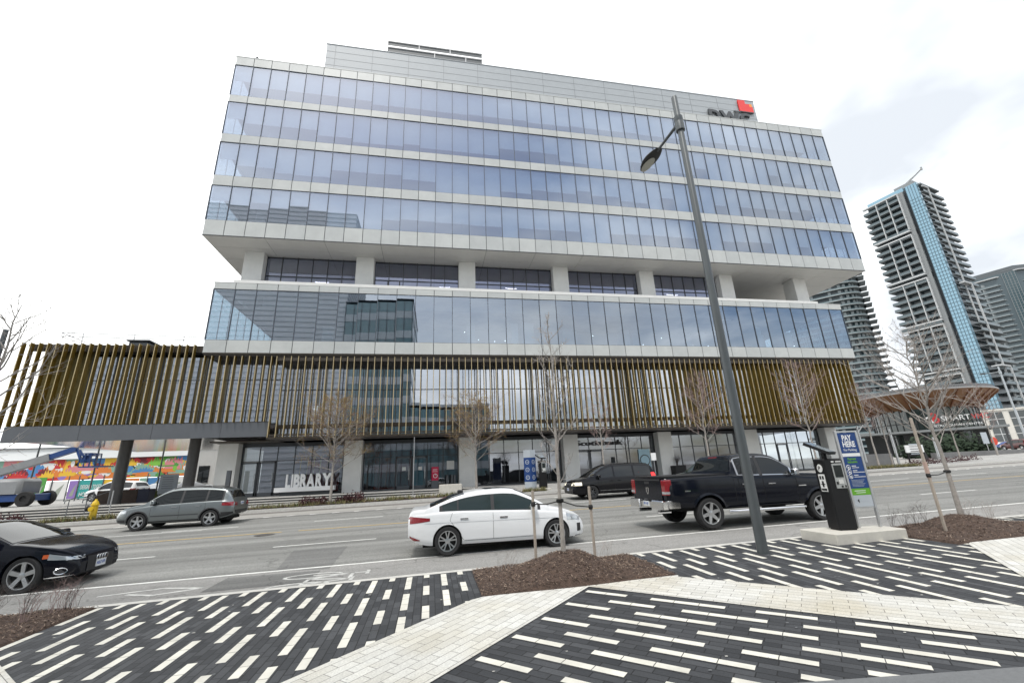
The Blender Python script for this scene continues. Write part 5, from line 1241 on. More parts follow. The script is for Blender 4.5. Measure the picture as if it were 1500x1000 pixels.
o = thing('tall_pole', 'top of a plain dark pole cut off by the left edge before the wing', 'pole', (onY(9, 483, 24.0).x, 24.0, zs(-20, 24))); mb = MB(); mb.tube([(0, 0, 0), (0, 0, onY(9, 483, 24.0).z-zs(-20, 24))], [.13, .1], 12); mb.build('pole', LAMPM, o, smooth=50); mb = MB(); mb.lathe([(.12, -.9), (.125, -.88), (.125, -.8), (.12, -.78)], (0, 0, onY(9, 483, 24.0).z-zs(-20, 24)), n=12); mb.build('collar', LAMPM, o)
P_ = onY(1462, 537, 40); 
street_lamp('street_lamp', 'far pale street lamp at the right edge before the tall towers', P_.x, 40, zs(P_.x, 40), P_.z, mat('pale_lamp_post', (.42, .45, .47), .4, metal=.3), s=1.1, hz=.6)

# ------------------------------------------------------------------ parking machine and its sign
CONCP = mat('plinth_concrete', (.52, .50, .45), .8, noise=(5, .12)); BLKM = mat('kiosk_black', (.009, .009, .010), .4, spec=.3)
q0, q1, q2 = W(1183, 784, PZ), W(1237, 801, PZ), W(1305, 790, PZ)
plx0, plx1, ply0 = 7.95, 9.68, 7.86
o = thing('concrete_plinth', 'low concrete plinth under the black parking machine and its blue sign', 'plinth', (8.8, 8.3, pz(8.8, 8.3)))
mb = MB((8.8, 8.3, pz(8.8, 8.3))); mb.bbox(plx0, plx1, ply0, 8.75, pz(8.8, 8.3)-.15, pz(8.8, 8.3)+.19, .015); mb.build('slab', CONCP, o)
zp = pz(8.8, 8.3)+.19
kx, ky = 8.62, 8.30
K = thing('parking_machine', 'black solar powered parking pay machine beside the blue pay here sign', 'parking machine', (kx, ky, zp), R(-10))
mb = MB(); mb.bbox(-.235, .235, -.2, .2, .03, 1.62, .03); mb.box(-.2, .2, -.17, .17, 0, .04)
mb.build('cabinet', BLKM, K)
mb = MB(); mb.box(-.06, .20, -.215, -.199, .93, 1.50); mb.build('panel', mat('panel_grey', (.42, .43, .42), .4, metal=.4), K)
mb = MB(); mb.box(-.03, .17, -.222, -.213, 1.18, 1.46); mb.build('screen', mat('dark_screen', (.02, .025, .025), .1), K)
mb = MB(); mb.box(.02, .13, -.226, -.213, 1.03, 1.13); mb.box(-.04, .0, -.226, -.213, 1.02, 1.08, 1); mb.box(.06, .10, -.226, -.213, .95, .99, 1); mb.box(.15, .18, -.226, -.213, .95, 1.0, 1); mb.build('keypad', [mat('key_light', (.6, .6, .58), .5), BLKM], K)
mb = MB(); mb.box(-.05, .02, -.203, -.198, 1.53, 1.56); mb.box(.06, .20, -.203, -.198, 1.53, 1.56, 1); mb.build('label_strip', [mat('paper', (.75, .75, .73), .7), mat('key_light', (.6, .6, .58), .5)], K)
K.scale = (.87, .87, .89)
# sticker side: the flank that faces left of the viewer
mb = MB(); mb.lathe([(.095, 0), (.095, .004), (0, .004)], (-.238, -.02, 1.40), (-1, 0, 0), 24); put_text(mb, 'P', .15, (-.245, .035, 1.345), (0, -1, 0), (0, 0, 1), .001, .002, mi=1); mb.build('parking_badge', [mat('paper', (.75, .75, .73), .7), BLKM], K)
mb = MB(); mb.box(-.243, -.238, -.13, .09, .86, 1.26); 
for i, (a, b) in enumerate(((-.09, -.03), (.0, .06))): mb.box(-.246, -.242, a, b, 1.14, 1.22, 1)
mb.box(-.246, -.242, -.09, .05, 1.02, 1.04, 1); mb.box(-.246, -.242, -.05, .01, .96, 1.1, 1); mb.box(-.246, -.242, -.11, .07, .88, .93, 1); mb.build('instruction_sticker', [mat('paper', (.75, .75, .73), .7), BLKM], K)
mb = MB(); mb.tube([(0, .05, 1.6), (0, .06, 1.76)], .06, 10); mb.obox((-.10, .02, 1.87), (.19, .133, 0), (-.15, .21, .13), (.009, -.013, .03)); pn = mb.build('solar_hood', BLKM, K)
mb = MB(); mb.obox((-.091, .007, 1.903), (.17, .119, 0), (-.134, .188, .116), (.001, -.002, .005)); mb.build('solar_panel', mat('solar_cell', (.35, .40, .44), .12, metal=.3, coat=1), pn)
BLUE = mat('sign_blue', (.008, .045, .18), .45); LIME = mat('sign_green', (.12, .36, .02), .5); SGREY = mat('sign_silver', (.42, .46, .50), .5); SWHITE = mat('sign_white', (.75, .76, .76), .5); ALU = mat('aluminium', (.55, .56, .57), .3, metal=.8)
def pay_sign(S, w, h, z0, small=False):
    mb = MB()
    for x in (-w/2, w/2): mb.bbox(x-.025, x+.025, -.03, .03, 0, z0+h, .006)
    mb.box(-w/2, w/2, -.025, .025, z0+h-.03, z0+h); mb.box(-w/2, w/2, -.015, .015, z0-.02, z0+.02); mb.build('sign_frame', ALU, S)
    mb = MB(); y = -.02; f = lambda a: z0+h*a
    for a, b, m in ((.70, .975, 0), (.655, .70, 3), (.24, .655, 0), (.155, .24, 1), (.01, .155, 2)): mb.box(-w/2+.03, w/2-.03, y, .02, f(a), f(b)-.003, m)
    T = lambda s_, sz, x, a, m, al='CENTER', ft=None, off=.0: put_text(mb, s_, sz, (x, y-.002, f(a)), (1, 0, 0), (0, 0, 1), .001, off, al, m, fit=ft)
    T('PAY', h*.105, -.02, .87, 3, ft=w*.46, off=.006); T('HERE', h*.105, -.0, .785, 3, ft=w*.60, off=.006); T('For Parking', h*.05, 0, .727, 3, ft=w*.62)
    T('Payment', h*.04, -.02, .61, 1, ft=w*.40, off=.002); T('Instructions', h*.04, -.02, .57, 1, ft=w*.46, off=.002)
    for i, (a, ln) in enumerate(((.515, .16), (.455, .3), (.395, .26))):
        c = (-w*.30, y-.003, f(a)); mb.tube([(c[0]+.045*math.cos(t*.5236), c[1], c[2]+.045*math.sin(t*.5236)) for t in range(13)], .006, 4, 3)
        mb.box(c[0]-.02, c[0]+.02, c[1], c[1]+.002, c[2]-.02, c[2]+.01, 3)
        mb.box(c[0]+.08, c[0]+.18, y-.003, y, f(a)+.015, f(a)+.03, 3); mb.box(c[0]+.08, c[0]+.08+ln, y-.003, y, f(a)-.02, f(a)-.008, 3)
    for i in range(6): mb.box(-w*.33, w*(.30-.05*(i % 3)), y-.003, y, f(.345-.016*i), f(.349-.016*i), 2)
    mb.box(-w*.3, w*.22, y-.003, y, f(.205), f(.213), 3); mb.box(-w*.24, w*.2, y-.003, y, f(.18), f(.187), 3)
    mb.poly([(-w*.28, y-.003, f(.085)), (-w*.2, y-.003, f(.11)), (-w*.2, y-.003, f(.055))], 4); mb.box(-w*.16, w*.26, y-.003, y, f(.075), f(.092), 2)
    mb.build('sign_face', [BLUE, LIME, SGREY, SWHITE, BLKM], S)
p = (W(1262, 777, PZ+.19)+W(1288, 772, PZ+.19))/2
la, lb2 = W(1263, 778, PZ+.19), W(1289, 773, PZ+.19); sw = .48
S = thing('parking_sign', 'tall blue pay here for parking sign with green and silver bands', 'sign', (9.27, 8.28, zp), R(-8))
stop = zat(9.27, 8.28, 631)-zp
pay_sign(S, sw, stop*.80, stop*.20)
# second machine across the road
yy = 30.6; p = onY(796, 722, yy); zz = zfar(p.x, yy)
o = thing('concrete_plinth', 'small concrete plinth under the parking machine across the road', 'plinth', (p.x, yy, zz)); mb = MB(); mb.bbox(-1.1, .5, -.4, .5, -.2, .12, .02); mb.build('slab', CONCP, o)
K2 = dup(K, (p.x+.02, yy, zz+.12), R(-5), 'black parking pay machine across the road between the two bare trees'); K2.scale = (1.15,)*3
S2 = thing('parking_sign', 'blue two sided parking sign with white circles across the road', 'sign', (p.x-.85, yy+.05, zz+.12))
for sg, a in ((-1, 35), (1, -35)):
    mb = MB(); u = Vector((math.cos(R(a)), -math.sin(R(a))*1, 0)) if sg < 0 else Vector((math.cos(R(a)), -math.sin(R(a)), 0))
    c0 = Vector((0, -.25, 0)); e = Vector((sg*.52*math.cos(R(35)), .30, 0)); nrm = Vector((e.y*sg, -e.x*sg, 0)).normalized()
    mb.obox(c0+e/2+Vector((0, 0, 1.28)), e/2, nrm*.012, (0, 0, .82), 0); mb.obox(c0+e/2+Vector((0, 0, 2.36)), e/2, nrm*.012, (0, 0, .26), 1); mb.obox(c0+e/2+Vector((0, 0, .23)), e/2, nrm*.010, (0, 0, .23), 1)
    for k in range(3):
        cz = .75+.52*k; mb.lathe([(.15, .013), (.15, .018), (.11, .018), (.11, .013)], c0+e/2+Vector((0, 0, cz)), nrm, 18, 1, False); mb.obox(c0+e/2+nrm*.015+Vector((0, 0, cz)), e.normalized()*.05, nrm*.002, (0, 0, .02), 1)
    mb.build('sign_face', [BLUE, SGREY], S2)
# fire hydrant
p = W(133, 767, .1); yy = 30.0; p = onY(133, 767, yy); zz = zfar(p.x, yy)
HY = thing('fire_hydrant', 'yellow fire hydrant standing at the far kerb beside the steps', 'fire hydrant', (p.x, yy, zz)); HYM = mat('hydrant_yellow', (.62, .42, .02), .45, noise=(6, .12))
mb = MB(); mb.lathe([(.17, -.1), (.17, .05), (.13, .06), (.125, .62), (.16, .63), (.16, .68), (.13, .69), (.11, .78), (.05, .84), (.04, .9), (0, .9)], n=20); mb.build('barrel', HYM, HY, smooth=40); 
mb = MB(); mb.lathe([(.075, .10), (.075, .2), (.10, .2), (.10, .25), (0, .26)], (0, 0, .48), (0, -1, 0), 14); mb.build('outlet', HYM, HY, smooth=40); mb = MB(); mb.lathe([(.085, .10), (.085, .24), (.12, .24), (.12, .31), (0, .32)], (0, 0, .5), (-1, 0, 0), 14); mb.build('outlet_cap', BLKPL, HY, smooth=40)
HY.scale = (1.25,)*3
# LIBRARY letters on their ledge
SB = thing('library_sign', 'white library letters standing on a long white ledge before the glass', 'sign', (0, 0, 0)); ly = 36.6
pa, pb2 = onY(403, 717, ly), onY(490, 712, ly)
SB.location = ((pa.x+pb2.x)/2, ly, ZF); off = SB.location
SWL = mat('letter_white', (.90, .90, .89), .5)
mb = MB(off); mb.box(pa.x, pb2.x, ly-.3, ly+.45, ZF+.28, ZF+.60); mb.build('ledge', SWL, SB); mb = MB(off); mb.box(pa.x+.35, pb2.x-.25, ly-.1, ly+.4, ZF, ZF+.28); mb.build('base', FRAME, SB)
ta, tb = onY(417, 716, ly-.1), onY(487, 712, ly-.1); wtot = tb.x-ta.x; adv = [0, .115, .165, .30, .455, .625, .79]; wds = [.095, .032, .125, .135, .165, .135, .20]
for ch, a, wd in zip('LIBRARY', adv, wds):
    mb = MB(off); put_text(mb, ch, 1.3, (ta.x+a*wtot, ly-.08, ZF+.60), (1, 0, 0), (0, 0, 1), .07, .06, fit=wd*wtot*1.04); mb.build('letter', SWL, SB)
# red sign board by the doors, bollard sensor, planter and white plinth
yy = 36.9; p = onY(637, 713, yy); o = thing('pylon_sign', 'red standing sign board with a white ring near the glass doors', 'sign', (p.x, yy, ZF)); REDS = mat('sign_crimson', (.50, .012, .06), .5)
mb = MB(); mb.bbox(-.28, .28, -.15, .15, 0, .62, .01); mb.build('base', GREYM, o); mb = MB(); mb.bbox(-.28, .28, -.15, .15, .62, 1.68, .01, 0)
mb.lathe([(.17, .151), (.17, .156), (.13, .156), (.13, .151)], (.02, 0, .98), (0, -1, 0), 20, 1, False); mb.tube([(.02, -.155, .98), (.02, -.155, 1.1)], .018, 4, 1); mb.box(-.18, .18, -.156, -.15, 1.44, 1.48, 1); mb.box(-.2, .2, -.156, -.15, 1.3, 1.33, 1); mb.build('board', [REDS, SWHITE], o)
p = onY(655, 719, 34.2); o = thing('plinth', 'white concrete block ending the steps behind the white saloon', 'block', (p.x, 34.2, zfar(p.x, 34.2))); mb = MB(); mb.bbox(-.6, 1.1, -.3, .5, -.3, .55, .03); mb.build('block', CONCP, o)
for i, px in enumerate((655, 662, 666)):
    yy = 36.5; p = onY(px, 712, yy); o = thing('bollard', 'dark slim bollard beside the red sign board', 'bollard', (p.x, yy, ZF), 0, 'bollards by the glass doors'); mb = MB(); mb.lathe([(.09, 0), (.09, .95), (.07, 1.0), (0, 1.0)], n=12); mb.build('post', FRAME, o, smooth=40)
yy = 36.9; p = onY(995, 698, yy); o = thing('planter', 'square black planter with a spiky dry plant by a column', 'planter', (p.x, yy, ZF)); mb = MB(); mb.bbox(-.55, .55, -.5, .5, 0, .95, .03); mb.build('box', BLKM, o)
shrub('dry spiky plant growing in the square black planter', p.x, yy, ZF+.93, .75, 26, 301, TWIGD, None, .35, 'dry_plant', 'plant', rr=.012)
# street number post, notice board, handrails and low bench on the left
def postsign(label, px, py, pytop, yy, w, h, m, cat='sign', name='post_sign', zt=None):
    p = onY(px, py, yy); o = thing(name, label, cat, (p.x, yy, p.z)); top = zat(p.x, yy, pytop)-p.z; mb = MB(); mb.tube([(0, 0, -.2), (0, 0, top)], .03, 8); mb.build('pole', ALU, o)
    if w: mb = MB(); mb.box(-w/2, w/2, -.04, -.02, top-h, top); mb.build('plate', m, o)
    return o
postsign('thin steel post without a plate standing before the wooden bench', 158, 757, 718, 31.0, 0, 0, None, 'post', 'steel_post')
postsign('tall thin steel post at the steps between two trees', 605, 722, 640, 33.5, 0, 0, None, 'post', 'steel_post')
postsign('small white notice on a thin post beside the column behind the minivan', 960, 690, 663, 34.0, .45, .6, SWHITE)
for i, (px, yy) in enumerate(((96, 33.2), (122, 33.4))):
    p = onY(px, 755, yy); o = thing('handrail', ['left of the two', 'right of the two'][i]+' slim steel handrails coming down the steps', 'handrail', (p.x, yy, ZF-.5), 0, 'handrails on the steps')
    mb = MB(); mb.tube([(0, 0, 0), (0, 0, 1.0), (.05, 1.9, 1.42), (.05, 1.9, .5)], .028, 6); mb.tube([(0, 0, 1.0), (-.02, -.3, .95), (-.02, -.3, .78)], .028, 6); mb.build('rail', GREYM, o)
p0, p1 = onY(143, 742, 38.5), onY(220, 736, 38.5); o = thing('bench', 'long dark wooden bench wall below the round columns', 'bench', ((p0.x+p1.x)/2, 38.5, ZF)); mb = MB(); L = (p1.x-p0.x)/2
mb.bbox(-L, L*.55, -.4, .4, 0, .95, .03); mb.build('wooden_block', mat('dark_wood', (.06, .038, .028), .7, noise=(3, .3)), o); mb = MB(); mb.bbox(L*.56, L, -.4, .4, 0, .95, .03); mb.build('navy_block', mat('navy', (.025, .028, .05), .6), o)
yy = 40.5; p = onY(243, 728, yy); o = thing('notice_board', 'pale grey notice board on short legs left of the grey suv roof', 'notice board', (p.x, yy, ZF)); mb = MB(); mb.box(-.65, .65, -.04, .04, .5, 2.0, 0); mb.build('board', mat('board_pale', (.42, .46, .50), .5), o); mb = MB()
for i in range(6): mb.box(-.45, .3+.03*(i % 3), -.045, -.04, 1.75-.17*i, 1.80-.17*i)
mb.build('notice_lines', mat('notice_ink', (.2, .22, .25), .6), o)
mb = MB(); mb.box(-.6, -.54, -.03, .03, 0, .5); mb.box(.54, .6, -.03, .03, 0, .5); mb.build('leg', GREYM, o)
yy = 36.4; p = onY(331, 725, yy); o = thing('bollard_post', 'slim grey access post in front of the first concrete column', 'post', (p.x, yy, ZF)); mb = MB(); mb.bbox(-.15, .15, -.1, .1, 0, 2.0, .02); mb.build('post', GREYM, o)

# ------------------------------------------------------------------ far kerb planting and trees along the façade
GRASSM = [mat('dry_grass', (.20, .17, .08), .9), mat('green_grass', (.10, .12, .04), .9)]; REDL = mat('red_leaf', (.045, .010, .012), .8)
def far_bed(x0, x1, y0, y1, n, seed, label=None):
    rd = random.Random(seed); mb = MB(); mb.grid(lambda u, v: (x0+(x1-x0)*u, y0+(y1-y0)*v, zfar(x0+(x1-x0)*u, y0+(y1-y0)*v)+.04), max(2, int(x1-x0)), 2, 0); mb.build('planting_bed', MULCH, kind='structure')
    mb = MB()
    for i in range(n):
        x, y = rd.uniform(x0, x1), rd.uniform(y0, y1); z = zfar(x, y)
        for k in range(7):
            a = rd.uniform(0, 6.28); L = rd.uniform(.12, .34); d = Vector((math.cos(a)*.6*L, math.sin(a)*.6*L, L)); s = Vector((-math.sin(a), math.cos(a), 0))*.02; p = Vector((x+rd.gauss(0, .08), y+rd.gauss(0, .08), z)); mb.add([p-s, p+s, p+d], [(0, 1, 2)], 0 if rd.random() < .6 else 1)
    mb.build('grass', GRASSM, kind='stuff')
far_bed(onY(340, 750, 30).x, onY(735, 725, 30).x, 29.7, 30.9, 420, 1); far_bed(onY(50, 770, 30).x, onY(180, 765, 30).x, 29.7, 30.5, 160, 2); far_bed(onY(765, 722, 30).x, onY(800, 722, 30).x, 29.6, 30.3, 60, 3); far_bed(onY(825, 717, 30).x, onY(852, 717, 30).x, 29.6, 30.4, 40, 5)
far_bed(onY(1255, 690, 31).x, onY(1345, 684, 31).x, 30.2, 31.6, 200, 4)
def leafy(label, x, y, z, r, n, seed, m, group, name='red_shrub'):
    rd = random.Random(seed); mb = MB((x, y, z))
    for i in range(n):
        a, b = rd.uniform(0, 6.28), math.acos(rd.uniform(-.2, 1)); q = r*rd.uniform(.5, 1)*(1+.25*math.sin(3*a+seed)); c = Vector((x+q*math.sin(b)*math.cos(a), y+q*math.sin(b)*math.sin(a), z+.1+q*.9*abs(math.cos(b))))
        u = Vector((rd.gauss(0, 1), rd.gauss(0, 1), rd.gauss(0, 1))).normalized()*r*.12; v = u.orthogonal().normalized()*r*.07; mb.quad(c-u, c+v, c+u, c-v)
    o = mb.build(name, m); tag(o, label, 'shrub', group); return o
for i, (px, r) in enumerate(((448, .5), (461, .4), (474, .45), (497, .35), (507, .5), (521, .62))):
    p = onY(px, 735, 30.4); leafy('dark red shrub in the planting strip below the library sign', p.x, 30.4, zfar(p.x, 30.4), r, 260, i, REDL, 'red shrubs below the library sign')
for i in range(9):
    x = 43.5+i*.9; y = 33+.3*(i % 2); leafy('low dark red shrub beside the far right street trees', x, y, zfar(x, y), .55, 160, 20+i, REDL, 'red shrubs along the far right kerb')
p = onY(8, 752, 30.5)
for i in range(3): leafy('dark red shrub at the left end of the steps', p.x-1.6+i*1.0, 30.6, zfar(p.x, 30.6), .55, 200, 40+i, REDL, 'red shrubs at the left end of the steps')
GT = 'street trees along the façade'
def ftree(px, py, top, yy, label, r, seed, **k):
    p = onY(px, py, yy); z = zfar(p.x, yy); return tree('street_tree', label, (p.x, yy, z), zat(p.x, yy, top)-z, r, seed, group=GT, **k)
ftree(483, 741, 588, 30.3, 'budding yellow and red tree standing right of the library letters', .10, 71, clear=.28, spread=.62, limbs=38, twigs=8, sub=5, bark=BARK, twig=BARK2, buds=(BUDY, BUDR), up=.55, wire=1.9)
ftree(698, 722, 585, 30.4, 'budding brown tree before the column behind the white saloon', .10, 72, clear=.32, spread=.58, limbs=36, twigs=8, sub=5, bark=BARK, twig=BARK2, buds=(BUDY, BUDR), up=.55, wire=1.7)
ftree(888, 714, 560, 30.6, 'bare thin tree behind the black minivan', .08, 73, clear=.3, spread=.32, limbs=28, twigs=7, sub=5, up=.9, twig=TWIGP, wire=1.8)
ftree(1044, 700, 545, 30.8, 'bare pinkish tree behind the black pickup cab', .09, 74, clear=.32, spread=.42, limbs=34, twigs=8, sub=6, up=.7, twig=TWIGP, wire=1.9)
ftree(1200, 690, 530, 31.2, 'bare pinkish tree behind the parking machine', .09, 75, clear=.32, spread=.42, limbs=36, twigs=8, sub=6, up=.7, twig=TWIGP, wire=1.9)
ftree(1288, 682, 560, 33.5, 'bare dark tree in the red shrubs left of the station sign board', .10, 76, clear=.34, spread=.36, limbs=26, twigs=7, sub=5, up=.7, twig=TWIGP, wire=2.0)
ftree(1308, 680, 585, 35.5, 'bare tree just left of the station notice board', .08, 77, clear=.34, spread=.32, limbs=22, twigs=6, sub=5, up=.7, twig=TWIGD, wire=2.0)
ftree(1408, 674, 575, 36.5, 'bare small tree before the round glass hall', .08, 78, clear=.34, spread=.34, limbs=22, twigs=6, sub=5, up=.7, twig=TWIGD, wire=2.0)
ftree(1464, 672, 560, 36.5, 'bare twiggy tree in the red bed near the parked cars', .09, 79, clear=.3, spread=.36, limbs=26, twigs=6, sub=5, up=.7, twig=TWIGP, wire=2.0)
# ------------------------------------------------------------------ market lot on the left, under the wing
def onZ(px, py, z):
    d = ray(px, py); return CAM+d*((z-H)/d.z)
MY = 62.0
C = lambda nm, c, r=.7: mat(nm, c, r)
PAL = [C('mural_red', (.50, .03, .03)), C('mural_orange', (.65, .20, .04)), C('mural_yellow', (.72, .45, .04)), C('mural_green', (.08, .30, .06)), C('mural_teal', (.04, .32, .30)), C('mural_purple', (.27, .17, .45)), C('mural_pink', (.60, .22, .24)), C('mural_blue', (.07, .22, .45)), C('mural_white', (.72, .72, .70)), C('mural_maroon', (.16, .02, .03)), C('mural_lime', (.20, .48, .06)), C('mural_sage', (.22, .38, .30))]
mz0, mz1 = onY(60, 716, MY).z, onY(60, 662, MY).z
mx0, mx1 = onY(-60, 700, MY).x, onY(288, 690, MY).x
o = thing('mural_wall', 'long wall painted with a bright mural of abstract flames and leaves under the wing', 'mural', ((mx0+mx1)/2, MY, ZF)); off = o.location.copy(); off.z = 0; off = Vector((off.x, MY, ZF))
mzb, mzt = onY(150, 701, MY).z, onY(150, 671, MY).z
mb = MB(off); mb.box(mx0, mx1, MY+.02, MY+.3, mzb, mzt, 11)
rd = random.Random(4)
xx = mx0
for wv, ci in ((.16, 11), (.10, 6), (.15, 0), (.09, 11), (.08, 7), (.10, 2), (.12, 9), (.10, 3), (.10, 7)):
    mb.quad((xx, MY+.015, mzb), (xx+(mx1-mx0)*wv, MY+.015, mzb), (xx+(mx1-mx0)*wv, MY+.015, mzt), (xx, MY+.015, mzt), ci); xx += (mx1-mx0)*wv
def flame(cx, z, w, h, ci, n=6, k=0):
    ps = []
    for i in range(n*2+1):
        t = i/(n*2); hh = h*(.35+.65*math.sin(math.pi*t)) if i % 2 else h*.45*(.5+math.sin(math.pi*t)*.6); ps.append((cx-w/2+w*t+rd.uniform(-.05, .05)*w, MY+.010-.003*k, clampv(z+hh, mzb+.02, mzt-.03)))
    mb.poly([(cx-w/2, MY+.010-.003*k, max(mzb+.02, z))]+ps+[(cx+w/2, MY+.010-.003*k, max(mzb+.02, z))], ci)
def blob(cx, z, rx, rz_, ci, k=1):
    ps = [(cx+rx*math.cos(a)*(1+.12*math.sin(3*a)), MY+.010-.003*k, clampv(z+rz_*math.sin(a), mzb+.02, mzt-.03)) for a in [2*math.pi*i/18 for i in range(18)]]; mb.poly(ps, ci)
hgt = mzt-mzb; XM = lambda px: onY(px, 688, MY).x
for px, zz, w_, h_, ci, k in ((30, 0, 5, 1.0, 2, 1), (33, 0, 3.4, .6, 0, 2), (62, 0, 5, 1.1, 9, 1), (75, .25, 6, 1.1, 0, 3), (88, .05, 6, 1.0, 1, 4), (98, .0, 5, .9, 2, 5), (92, -.1, 4.2, .6, 0, 6), (112, .0, 6, 1.1, 1, 3), (118, .25, 4, .8, 2, 4), (132, 0, 5, .7, 6, 2), (148, 0, 4, .6, 6, 5), (168, .1, 5.2, 1.3, 2, 6), (170, .05, 3.2, .8, 0, 7), (216, .2, 7.5, 1.2, 0, 3), (222, .15, 5, .9, 0, 5), (238, .0, 4.5, 1.0, 10, 3), (246, .2, 3.5, .9, 3, 4), (262, .0, 4.2, 1.0, 6, 3), (264, 0, 3, .7, 1, 4)): flame(XM(px), mzb+zz*hgt, w_, h_*hgt, ci, 5+(k % 3), k)
for px, zz, rx, rz_, ci, k in ((70, .7, .9, .3, 8, 7), (84, .5, .6, .25, 8, 7), (105, .45, .9, .5, 2, 7), (118, .4, .5, .25, 8, 8), (196, .3, 2.0, .9, 2, 6), (200, .62, .5, .2, 8, 8), (208, .75, .45, .2, 9, 8), (214, .5, .4, .18, 8, 8), (231, .55, .55, .25, 8, 7), (243, .5, .8, .5, 10, 7), (265, .45, .7, .7, 2, 7), (52, .4, .8, .3, 5, 7), (126, .3, .8, .3, 5, 8)): blob(XM(px), mzb+zz*hgt, rx, rz_*1.2, ci, k)
rm = random.Random(12)
for i in range(110):
    px = rm.uniform(-10, 285); reg = 0 if px < 60 else 1 if px < 150 else 2 if px < 215 else 3
    ci = rm.choice([(2, 0, 7, 9), (0, 1, 2, 6, 9, 5), (2, 0, 7, 11, 1), (10, 3, 6, 1, 11)][reg])
    if i % 3: flame(XM(px), mzb+rm.uniform(0, .6)*hgt, rm.uniform(.8, 2.2), rm.uniform(.2, .5)*hgt, ci, 4+i % 3, 9+i*.02)
    else: blob(XM(px), mzb+rm.uniform(.15, .85)*hgt, rm.uniform(.2, .55), rm.uniform(.15, .4), ci if i % 2 else 8, 9+i*.02)
mb.build('painted_wall', PAL, o)
mb = MB(off); mb.box(mx0, mx1, MY-.3, MY+9, mzt+.02, onY(150, 655, MY).z, 0); mb.box(mx0-.3, mx1+.2, MY-.5, MY+9.2, onY(150, 655, MY).z, onY(150, 653.5, MY).z, 1); mb.build('shed_roof', [mat('white_canopy', (.80, .82, .82), .5), GREYM], o)
mb = MB(off)
xx = mx0
while xx < mx1: mb.box(xx, xx+.12, MY+.35, MY+.5, ZF, mzt+.02); xx += 4
mb.build('frame_post', GREYM, o)
# banners in front of it
BY = 56.0; bz0, bz1 = onZ(150, 728, ZF).z, onY(150, 702, BY).z
o = thing('banner_fence', 'row of colourful printed banners on a fence below the mural', 'banner', (onY(140, 715, BY).x, BY, ZF)); off = o.location.copy(); XB = lambda px: onY(px, 715, BY).x
BAN = [('green_banner', 48, 66, 3), ('white_banner', 70, 98, 8), ('purple_banner', 100, 114, 5), ('teal_banner', 114, 150, 4), ('mustard_banner', 150, 168, 2), ('rust_banner', 182, 202, 1), ('mint_banner', 202, 214, 11), ('blue_banner', 214, 232, 7), ('maroon_banner', 232, 240, 0), ('pale_banner', 242, 268, 8)]
for nm, a, b, ci in BAN:
    mb = MB(off); mb.box(XB(a), XB(b)-.05, BY, BY+.04, ZF+.25, bz1+(.45 if nm == 'green_banner' else 0), 0)
    w_ = XB(b)-XB(a)
    if nm == 'teal_banner': put_text(mb, 'DESIGNED TOGETHER', .6, (XB(a)+.2, BY-.012, bz1-.9), (1, 0, 0), (0, 0, 1), .004, .008, mi=1, fit=w_*1.0); put_text(mb, 'HOW', .6, (XB(a)+.2, BY-.012, bz1-1.65), (1, 0, 0), (0, 0, 1), .004, .008, mi=1, fit=w_*.42)
    elif nm == 'pale_banner': put_text(mb, 'ART', 1.3, (XB(a)+.2, BY-.012, bz1-1.5), (1, 0, 0), (0, 0, 1), .006, .02, mi=2, fit=w_*.7)
    else: mb.poly([(XB(a)+w_*.2, BY-.008, ZF+.5), (XB(a)+w_*.6, BY-.008, ZF+.5), (XB(a)+w_*.8, BY-.008, bz1-.3), (XB(a)+w_*.5, BY-.008, bz1-.8)], 2)
    mb.build(nm, [PAL[ci], PAL[8], C('banner_accent', (.30, .33, .28))], o)
for px in (50, 75, 99, 114, 150, 182, 214, 242, 268): mb = MB(off); mb.tube([(XB(px)-.03, BY-.05, ZF), (XB(px)-.03, BY-.05, bz1+.5)], .05, 6); mb.build('fence_post', GREYM, o)
# plain low building past the mural
p = onY(275, 700, 60); o = thing('low_building', 'small pale building with a dark door behind the first concrete column', 'building', (p.x+3, 60, ZF)); mb = MB(o.location); a, b = onY(283, 690, 58).x, onY(345, 690, 58).x
mb.box(a, b, 58, 66, ZF, onY(300, 655, 58).z); mb.build('wall', mat('pale_render', (.50, .50, .48), .8, noise=(1, .06)), o); mb = MB(o.location); c0, c1 = onY(289, 700, 58).x, onY(305, 700, 58).x; mb.box(c0, c1, 57.93, 58.02, ZF, onY(300, 682, 58).z); mb.build('glass_door', CGLASS, o)
mb = MB(o.location); mb.box(a-.1, b+.1, 57.8, 66, onY(300, 655, 58).z, onY(300, 655, 58).z+.3); mb.build('roof', GREYM, o)
# boom lift
bp = onZ(62, 748, ZF); LB = thing('boom_lift', 'blue boom lift with raised arm and work basket in front of the mural', 'boom lift', (bp.x-2.2, 43.5, ZF)); BL = mat('lift_blue', (.015, .055, .20), .4); LG = mat('lift_grey', (.24, .25, .26), .45, noise=(2, .1))
lx, lyy = LB.location.x, 43.5
def atl(px, py, y=43.5):
    q = onY(px, py, y); return Vector((q.x-lx, y-lyy, q.z-ZF))
xl, xr2 = atl(-30, 740).x, atl(62, 740).x; gz = 0
mb = MB(); mb.bbox(xl, xr2-.2, -1.0, 1.0, .42, .95, .05); mb.build('chassis', BL, LB)
for x in (xl+.9, xr2-.55):
    for sd in (-1, 1):
        mb = MB(); mb.lathe([(.25, -.2), (.52, -.22), (.58, -.16), (.58, .16), (.52, .22), (.25, .2), (.22, .1), (0, .1)], (0, 0, 0), (0, sd, 0), 20); mb.build('wheel', TYRE, LB, smooth=40, loc=(x, sd*1.05, .58))
